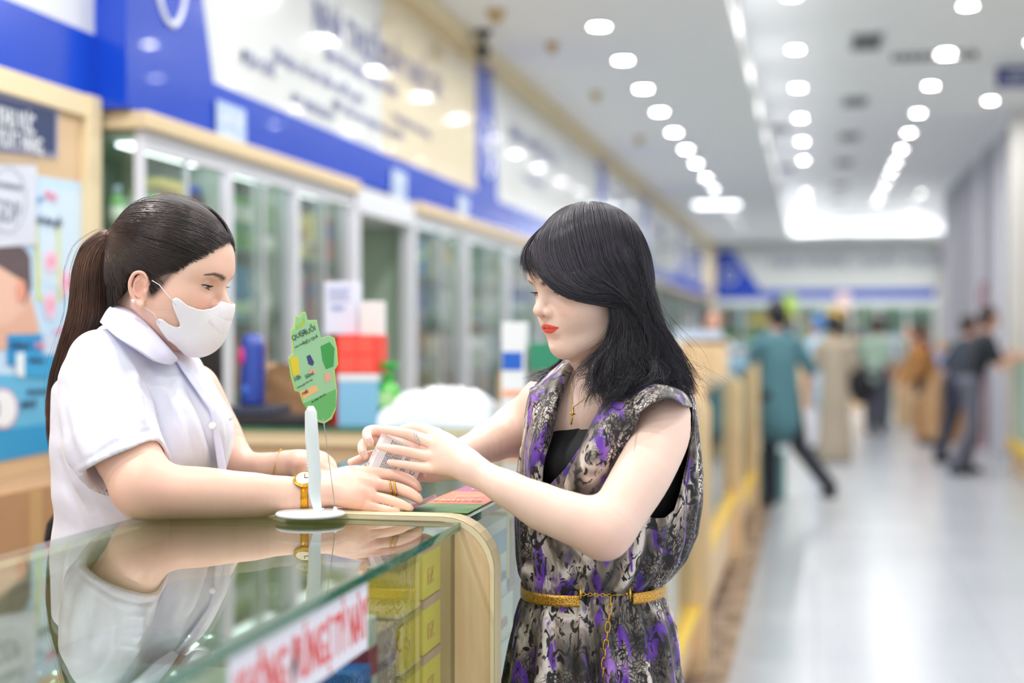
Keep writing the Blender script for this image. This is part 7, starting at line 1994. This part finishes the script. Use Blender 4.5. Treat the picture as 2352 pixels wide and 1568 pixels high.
Q = Q[ok_[Q].all(1)]; npmesh('hair', V2, Q, SCALP, cu)
# guides: (px, py, depth from head centre m)
GD = [
 [(1302, 484, -.0), (1254, 520, -.03), (1224, 570, -.055), (1228, 612, -.072), (1256, 650, -.085), (1306, 680, -.093), (1370, 692, -.095), (1425, 692, -.09), (1468, 745, -.09), (1475, 800, -.095)],
 [(1312, 480, -.0), (1268, 525, -.04), (1245, 580, -.07), (1262, 630, -.086), (1305, 664, -.094), (1360, 682, -.095), (1415, 684, -.09), (1455, 725, -.088), (1480, 790, -.092), (1460, 850, -.1)],
 [(1325, 477, -.0), (1290, 530, -.05), (1285, 590, -.078), (1310, 640, -.092), (1355, 668, -.098), (1410, 668, -.094), (1455, 700, -.088), (1490, 760, -.085), (1505, 810, -.088), (1480, 870, -.1)],
 [(1340, 474, .0), (1325, 530, -.055), (1335, 595, -.084), (1370, 640, -.096), (1415, 665, -.094), (1462, 710, -.085), (1505, 780, -.075), (1545, 835, -.075), (1590, 880, -.08)],
 [(1355, 472, .0), (1362, 530, -.058), (1385, 595, -.086), (1420, 650, -.094), (1450, 710, -.09), (1460, 770, -.088), (1440, 830, -.1), (1410, 890, -.112)],
 [(1370, 472, .01), (1395, 530, -.058), (1425, 595, -.085), (1448, 650, -.088), (1470, 710, -.082), (1500, 770, -.07), (1540, 820, -.062), (1575, 860, -.06), (1597, 895, -.065)],
 [(1385, 472, .01), (1425, 530, -.05), (1455, 595, -.072), (1470, 660, -.07), (1455, 730, -.085), (1430, 790, -.1), (1415, 850, -.112), (1440, 900, -.115)],
 [(1392, 473, .015), (1438, 532, -.04), (1466, 600, -.06), (1480, 665, -.06), (1494, 725, -.06), (1522, 785, -.055), (1556, 838, -.05), (1588, 890, -.055)],
 [(1400, 475, .02), (1448, 535, -.03), (1476, 600, -.045), (1488, 670, -.045), (1505, 735, -.045), (1538, 785, -.04), (1566, 835, -.045), (1592, 890, -.05)],
 [(1405, 476, .03), (1455, 530, .0), (1482, 600, -.01), (1492, 680, -.005), (1515, 745, .0), (1545, 800, .0), (1560, 850, -.01), (1575, 900, -.02)],
 [(1400, 480, .05), (1450, 535, .04), (1478, 610, .04), (1486, 690, .045), (1505, 760, .05), (1525, 820, .05), (1520, 880, .04)],
]
FR0 = [[(1296, 484, .0), (1246, 520, -.02), (1210, 560, -.035), (1200, 590, -.045), (1201, 612, -.050), (1207, 632, -.054)],
 [(1298, 484, .0), (1250, 520, -.02), (1216, 565, -.045), (1211, 595, -.056), (1217, 618, -.064), (1228, 642, -.072)],
 [(1302, 484, -.0), (1256, 522, -.03), (1228, 575, -.06), (1236, 622, -.076), (1270, 664, -.089), (1320, 690, -.095), (1370, 700, -.096), (1410, 700, -.094)]]
LK = [[(1400, 690, -.088), (1404, 740, -.088), (1392, 790, -.085), (1368, 830, -.09), (1345, 870, -.1), (1332, 905, -.105)],
 [(1412, 690, -.092), (1420, 745, -.094), (1412, 795, -.096), (1392, 840, -.105), (1380, 885, -.112), (1400, 920, -.112)],
 [(1430, 700, -.092), (1440, 760, -.098), (1440, 810, -.105), (1462, 850, -.11), (1440, 890, -.118), (1395, 905, -.118)],
 [(1450, 700, -.088), (1475, 760, -.092), (1490, 815, -.095), (1500, 850, -.1), (1480, 885, -.11), (1450, 900, -.115)],
 [(1480, 720, -.06), (1520, 775, -.06), (1540, 830, -.06), (1585, 870, -.062), (1602, 905, -.065), (1575, 915, -.07)]]
FARG = [[(1330, 790, .03), (1312, 820, .04), (1290, 845, .05), (1262, 868, .06), (1238, 892, .065)], [(1345, 790, .05), (1325, 830, .05), (1300, 862, .05), (1275, 885, .055), (1250, 905, .06)], [(1300, 800, .05), (1285, 830, .06), (1262, 850, .065), (1232, 872, .07), (1222, 885, .07)]]
def gcurve(g, S):
    P_ = np.array([W(a_, b, 2.2 + c) for a_, b, c in g]); P_, _ = spline(P_, np.ones(len(g)), 8)
    t = np.linspace(0, len(P_) - 1, S); return np.stack([np.interp(t, np.arange(len(P_)), P_[:, i]) for i in range(3)], 1)
def guided(guides, K, S, rnd_, spread, wav, lift=None, between=True, cut=(.7, 1.0), curl=0.0):
    GC = [gcurve(g, S) for g in guides]; P = np.zeros((K, S, 3)); s_ = np.linspace(0, 1, S)[:, None]
    for k in range(K):
        if True:
            a_ = rnd_.rand() * (len(GC) - 1); i = int(a_); f = a_ - i; p = GC[i] * (1 - f) + GC[i + 1] * f
        if not between:
            p = GC[rnd_.randint(len(GC))].copy()
        ck = int((a_ if between else rnd_.rand() * 6) * 9) + 100 * rnd_.randint(3); cr = np.random.RandomState(ck); coff = cr.randn(3) * spread * 2.6; cdir = cr.randn(3); cdir /= np.linalg.norm(cdir); cf = 5 + 6 * cr.rand(); cp = cr.rand() * 6.28
        off = rnd_.randn(3) * spread * .6; off2 = rnd_.randn(3) * spread * .9
        p = p + off * (.35 + .65 * s_) + off2 * s_ ** 2 + coff * s_ ** 2
        p = p + cdir * np.sin(cf * s_ + cp) * wav * 1.6 * s_ ** 1.5
        ph0 = rnd_.rand() * 6.28; fr0 = 6 + 7 * rnd_.rand(); dirv = rnd_.randn(3); dirv /= np.linalg.norm(dirv)
        p = p + dirv * np.sin(fr0 * s_ + ph0) * wav * .4 * s_ ** 1.4 + np.cross(dirv, cU) * np.cos(fr0 * s_ + ph0) * (wav * .3) * s_ ** 1.6
        c = cut[0] + (cut[1] - cut[0]) * rnd_.rand(); ix = np.linspace(0, (S - 1) * c, S); P[k] = np.stack([np.interp(ix, np.arange(S), p[:, i]) for i in range(3)], 1)
    return P
rh = np.random.RandomState(21)
P = guided(GD, 7000, 36, rh, .0020, .0062)
P = push_out(P, *GA2, (.0003 + .003 * rh.rand(len(P)))[:, None]); hairmesh('hair_strands', P, .00045, HAIR2, cu, taper=.3)
# fringe wisps
P = guided(FR0, 560, 26, rh, .0016, .003, cut=(.72, 1.0)); P = push_out(P, *GA2, .0012); hairmesh('hair_strands', P, .00032, HAIR2, cu, taper=.2)
P = guided(LK, 2600, 30, rh, .0045, .011); hairmesh('hair_strands', P, .0004, HAIR2, cu, taper=.3)
P = guided(FARG, 420, 20, rh, .004, .004); hairmesh('hair_strands', P, .0004, HAIR2, cu, taper=.3)
P = guided(GD[4:] + LK, 420, 34, rh, .009, .017, between=False); P = push_out(P, *GA2, .002); hairmesh('hair_strands', P, .00018, HAIR2, cu, taper=.3)
P = guided(GD, 500, 34, rh, .003, .006, cut=(.25, .9)); P = push_out(P, *GA2, (.0035 + .003 * rh.rand(len(P)))[:, None]); hairmesh('hair_strands', P, .0002, hair_mat('hair_sheen', '4a4650', '6a6470', .3), cu, taper=.2)  # last strands are paler: the sheen is put into their colour
# body of the locks, dark under the strands
FT = Field()
def tubeg(g, r, k=.012): FT.cap([W(a_, b, 2.2 + c + .006) for a_, b, c in g], [x * 2.2 / FPX for x in r], k=k)
tubeg([(1440, 640, -.04), (1465, 720, -.04), (1500, 790, -.035), (1540, 840, -.04), (1572, 880, -.05)], [40, 40, 34, 24, 12])
tubeg([(1425, 640, -.06), (1440, 720, -.06), (1440, 790, -.07), (1425, 850, -.09), (1400, 890, -.105)], [26, 36, 40, 30, 12])
tubeg([(1450, 700, -.05), (1480, 790, -.06), (1480, 850, -.09), (1455, 885, -.105)], [34, 40, 26, 12])
tubeg([(1460, 620, .01), (1478, 700, .03), (1500, 780, .04), (1515, 850, .035)], [30, 38, 40, 20])
tubeg([(1335, 790, .045), (1300, 845, .055), (1258, 880, .066)], [14, 12, 6])
lo, hi = bbox([W(1200, 560, 2.03), W(1620, 940, 2.03), W(1200, 560, 2.35), W(1620, 940, 2.35)], .01); V, Q = FT.mesh(lo, hi, .004 * QH)
V = V + vnorm(V, Q) * (np.sin(V @ np.array([190, 120, 60.0])) * .0012)[:, None]; npmesh('hair', V, Q, SCALP, cu)
# ================================================================== shoppers and staff farther down the hall
def figure(x, y, head_deg, H, label, top, bottom, hairc, shoes='22242a', robe=False, sleeves=.5, lean=0.0, arms=None, legs=None, hairlen=0, group=None, seat=False, toptype='shirt', hair_r=1.0):
    """arms: two (elbow, hand) pairs and legs: two (knee, foot) pairs in the person's own frame (forward, left, up) for a height of 1.7"""
    k = H / 1.7; h = math.radians(head_deg); f = np.array([math.cos(h), math.sin(h), 0]); l = np.array([-math.sin(h), math.cos(h), 0])
    fr = Frame((x, y, 0), np.stack([f, l, np.array([0, 0, 1.0])]), k)
    t = empty('person', (x, y, 0), label, 'person', group)
    ln = lean; sh = np.array([.28 * ln, 0, 1.40 - .1 * ln]); hip = np.array([-.02, 0, .92]); nk = sh + (.03 * ln + .01, 0, .09); hd = sh + (.09 * ln + .02, 0, .215)
    legs = legs or [((.02, .09, .50), (0, .09, .08)), ((.02, -.09, .50), (0, -.09, .08))]
    arms = arms or [((-.02, .23, 1.12), (.06, .22, .88)), ((-.02, -.23, 1.12), (.06, -.22, .88))]
    HH = .012
    def mk(F_, name, m, col=None, h_=HH):
        lo = np.min([p[1] for p in F_.p if p[4] == 'u'], 0) - .03; hi = np.max([p[2] for p in F_.p if p[4] == 'u'], 0) + .03
        V, Q = F_.mesh(lo, hi, h_); V = relax(V, Q, 1, .4); V[:, 2] = np.maximum(V[:, 2], .003)
        return npmesh(name, V, Q, m, t, col=col if col is None else np.tile(np.array(lin(col)), (len(V), 1)))
    A = Field(); A.ell(hd + (0, 0, .01), (.095, .075, .115), fr=fr, k=.01); A.ell(hd + (.05, 0, -.045), (.045, .045, .055), fr=fr, k=.02); A.ell(hd + (.10, 0, -.012), (.015, .012, .02), fr=fr, k=.01)
    A.ell(hd + (0, .078, -.01), (.018, .01, .03), fr=fr, k=.005, sym=True)
    A.cap([sh + (0, 0, -.02), nk, hd + (0, 0, -.05)], [.06, .05, .05], fr=fr, k=.03)
    for (el, ha), s_ in zip(arms, (1, -1)):
        so = sh + (0, s_ * .17, -.03); el = np.array(el); ha = np.array(ha); d = ha - el; d /= np.linalg.norm(d)
        A.cap([so, el, ha], [.048, .038, .026], fr=fr, k=.02, sub=1); A.ell(ha + d * .05, (.04, .022, .045), fr=fr, k=.02)
        for q in range(4): A.cap([ha + d * .06, ha + d * .11 + np.array([0, (q - 1.5) * .018, -.005 * q])], [.011, .009], fr=fr, k=.006)
        A.cap([ha + d * .03, ha + d * .07 + np.array([.03, 0, .01])], [.012, .009], fr=fr, k=.008)
    for kn, ft in legs: A.cap([np.array(kn), np.array(ft)], [.05, .035], fr=fr, k=.02)
    A.cap([sh + (0, 0, -.05), hip], [.1, .1], fr=fr, k=.03)
    mk(A, 'body', SKIN, 'd9a98f')
    B = Field(); lo_z = .86
    if robe:
        B.cap([sh + (0, .11, -.02), sh + (0, -.11, -.02)], [.075, .075], fr=fr, k=.04)
        B.cap([sh + (0, 0, -.08), (-.01, 0, 1.1), (0, 0, .6), (0, 0, .12)], [.14, .15, .18, .21], fr=fr, k=.06, flat=((1, 0, 0), .8))
    else:
        B.cap([sh + (0, .12, -.02), sh + (0, -.12, -.02)], [.072, .072], fr=fr, k=.04)
        B.cap([sh + (0, 0, -.07), (sh + hip) / 2 + (0, 0, .0), hip + (0, 0, -.02 if toptype == 'shirt' else -.22)], [.145, .15, .16] if toptype != 'long_shirt' else [.15, .165, .19], fr=fr, k=.06, flat=((1, 0, 0), .72 if toptype != 'long_shirt' else .85))
    for (el, ha), s_ in zip(arms, (1, -1)):
        so = sh + (0, s_ * .17, -.03); el = np.array(el); ha = np.array(ha); e2 = so + (el - so) * min(1, sleeves * 1.6)
        P_ = [so, e2] + ([el + (ha - el) * .85] if sleeves > .8 else []); B.cap(P_, [.07, .062] + ([.045] if sleeves > .8 else []), fr=fr, k=.03, sub=1)
    mk(B, 'robe' if robe else toptype, mat('cloth_' + top, top, .85, vary=.06, scale=9, bump=.3))
    if not robe:
        Cc = Field()
        for kn, ft in legs: Cc.cap([hip + (0, .085 * np.sign(kn[1]), .0), np.array(kn), np.array(ft) + (0, 0, .02)], [.098, .072, .06], fr=fr, k=.03, sub=1)
        Cc.ell(hip, (.12, .165, .12), fr=fr, k=.04); mk(Cc, 'trousers', mat('cloth_' + bottom, bottom, .85, vary=.05, bump=.2))
    for kn, ft in legs:
        S_ = Field(); ft = np.array(ft); S_.cap([ft + (-.03, 0, -.035), ft + (.13, 0, -.045)], [.042, .034], fr=fr, k=.01); mk(S_, 'shoe', mat('shoe_' + shoes, shoes, .5))
    Hh = Field(); Hh.ell(hd + (-.022, 0, .035), (.098 * hair_r, .086 * hair_r, .108 * hair_r), fr=fr, k=.01); Hh.ell(hd + (-.05, 0, -.03), (.06, .075, .07), fr=fr, k=.02)
    Hh.ell(hd + (.10, 0, -.02), (.065, .06, .075), fr=fr, k=.01, op='s')
    if hairlen: Hh.cap([hd + (-.06, 0, 0), hd + (-.10, 0, -hairlen)], [.06, .045], fr=fr, k=.03)
    mk(Hh, 'hair', mat('hair_' + hairc, hairc, .5))
    return t, fr
# man in teal, seen from behind, leaning on the counter end, one leg kicked back
t, fr = figure(-.30, 11.95, 118, 1.66, 'man in a long teal shirt and black trousers, one leg stretched back', '47707b', '1b1f2b', '15161c', sleeves=.62, lean=.12, toptype='long_shirt',
    arms=[((.12, .30, 1.14), (.34, .28, 1.14)), ((.02, -.30, 1.15), (.10, -.34, .92))], legs=[((.02, .08, .50), (.0, .08, .08)), ((-.10, -.14, .50), (-.38, -.28, .16))])
a = M(); p_ = fr.wor((.12, .28, .75)); a.box((p_[0] - .10, p_[1] - .1, .72), (p_[0] + .06, p_[1] + .1, 1.12), mat('dark_jacket', '3a3540', .8)); tag(a.obj('bag', bevel=.03), 'dark shoulder bag hanging between the teal man and the counter', 'bag')
a = M(); a.box((-.50, 12.3, 0), (-.26, 12.55, .42), mat('teal_bin', '5d8a8c', .5)); tag(a.obj('bin', bevel=.02), 'teal green bin on the floor behind the legs of the man in teal', 'bin')
# woman in beige robe
figure(.20, 16.1, 80, 1.58, 'woman in a long beige robe seen from behind in the aisle', 'a99c8b', 'a99c8b', '1c1a20', robe=True, sleeves=.9, arms=[((.02, .22, 1.14), (.20, .12, 1.10)), ((.02, -.22, 1.14), (.20, -.12, 1.10))], hair_r=1.08)
# staff in white behind the left counters
figure(-1.38, 8.6, -15, 1.66, 'staff member in a white coat and face mask behind the left counters', 'dfe3ee', '8f97a8', '2a2528', sleeves=.6, lean=.25, toptype='coat', arms=[((.10, .24, 1.12), (.34, .16, 1.18)), ((.10, -.24, 1.12), (.34, -.14, 1.18))])
figure(-.95, 13.2, -60, 1.6, 'person in a pale pink white blouse facing the man in teal', 'dcd4de', '7c8496', '2e2a2e', sleeves=.6)
figure(.02, 17.6, 150, 1.6, 'person in a light blue shirt with a blue cap behind the beige robe', 'a3c3da', 'dfe3ee', '3f7fc0', sleeves=.6, toptype='long_shirt')
t, fr = figure(.80, 20.6, 75, 1.6, 'woman in a pale green blouse and dark skirt carrying a big black bag', '9fb8a6', '4a4a55', '1f1c20', sleeves=.6)
a = M(); p_ = fr.wor((.0, .24, .72)); a.ball((p_[0] + .02, p_[1] - .1, .72), (.17, .1, .30), mat('black_leather', '15161b', .4), 16, 12); a.tube([(p_[0] - .1, p_[1] - .1, .95), (p_[0] - .02, p_[1] - .08, 1.25), (p_[0] + .12, p_[1] - .1, .95)], .012, mat('black_leather', '15161b'), 6); tag(a.obj('handbag', smooth=True), 'big black handbag hanging beside the woman in pale green', 'bag')
figure(.98, 22.5, 100, 1.6, 'person in a white shirt standing far down the aisle beside the pale green blouse', 'c9d2e2', '59606e', '241f22', sleeves=.6)
figure(1.52, 21.6, 20, 1.55, 'person in dark red and black standing near the right counters', '7a2f3a', '2a2528', '241f22', sleeves=.9, arms=[((.06, .22, 1.12), (.25, .16, 1.06)), ((.06, -.22, 1.12), (.25, -.16, 1.06))])
figure(1.45, 18.9, 200, 1.56, 'bending person in an ochre orange top and tan trousers at the right', 'a9763f', 'c9a277', '3a2a26', sleeves=.9, lean=.75, arms=[((.32, .2, 1.02), (.42, .14, .82)), ((.32, -.2, 1.02), (.42, -.14, .82))], hairlen=.1)
figure(1.72, 20.6, 190, 1.3, 'seated looking person in pale blue by the cardboard box', '98a9d0', '5c5f70', 'b39a72', sleeves=.6)
# man in black
t, fr = figure(1.53, 15.0, 12, 1.70, 'man in a black T-shirt and grey trousers leaning on the right hand counter', '1c2129', '5d5e6c', '2a2422', sleeves=.42, lean=.45,
    arms=[((.20, .27, 1.10), (.42, .20, 1.19)), ((.20, -.27, 1.08), (.42, -.18, 1.17))], legs=[((.06, .09, .50), (-.02, .09, .08)), ((-.02, -.10, .50), (-.20, -.12, .08))])
a = M(); p_ = fr.wor((.245, 0, 1.555)); a.ball(tuple(p_), (.05, .06, .05), mat('mask_pale', 'd4d8e4', .7), 12, 8); a.obj('face_mask', t, smooth=True)
t, fr = figure(1.52, 16.4, 25, 1.62, 'person in dark clothes half hidden behind the man in black', '2b3442', '23283a', '2a2422', sleeves=.6, lean=.4, legs=[((-.05, .09, .50), (-.14, .09, .08)), ((-.12, -.10, .50), (-.30, -.12, .08))])
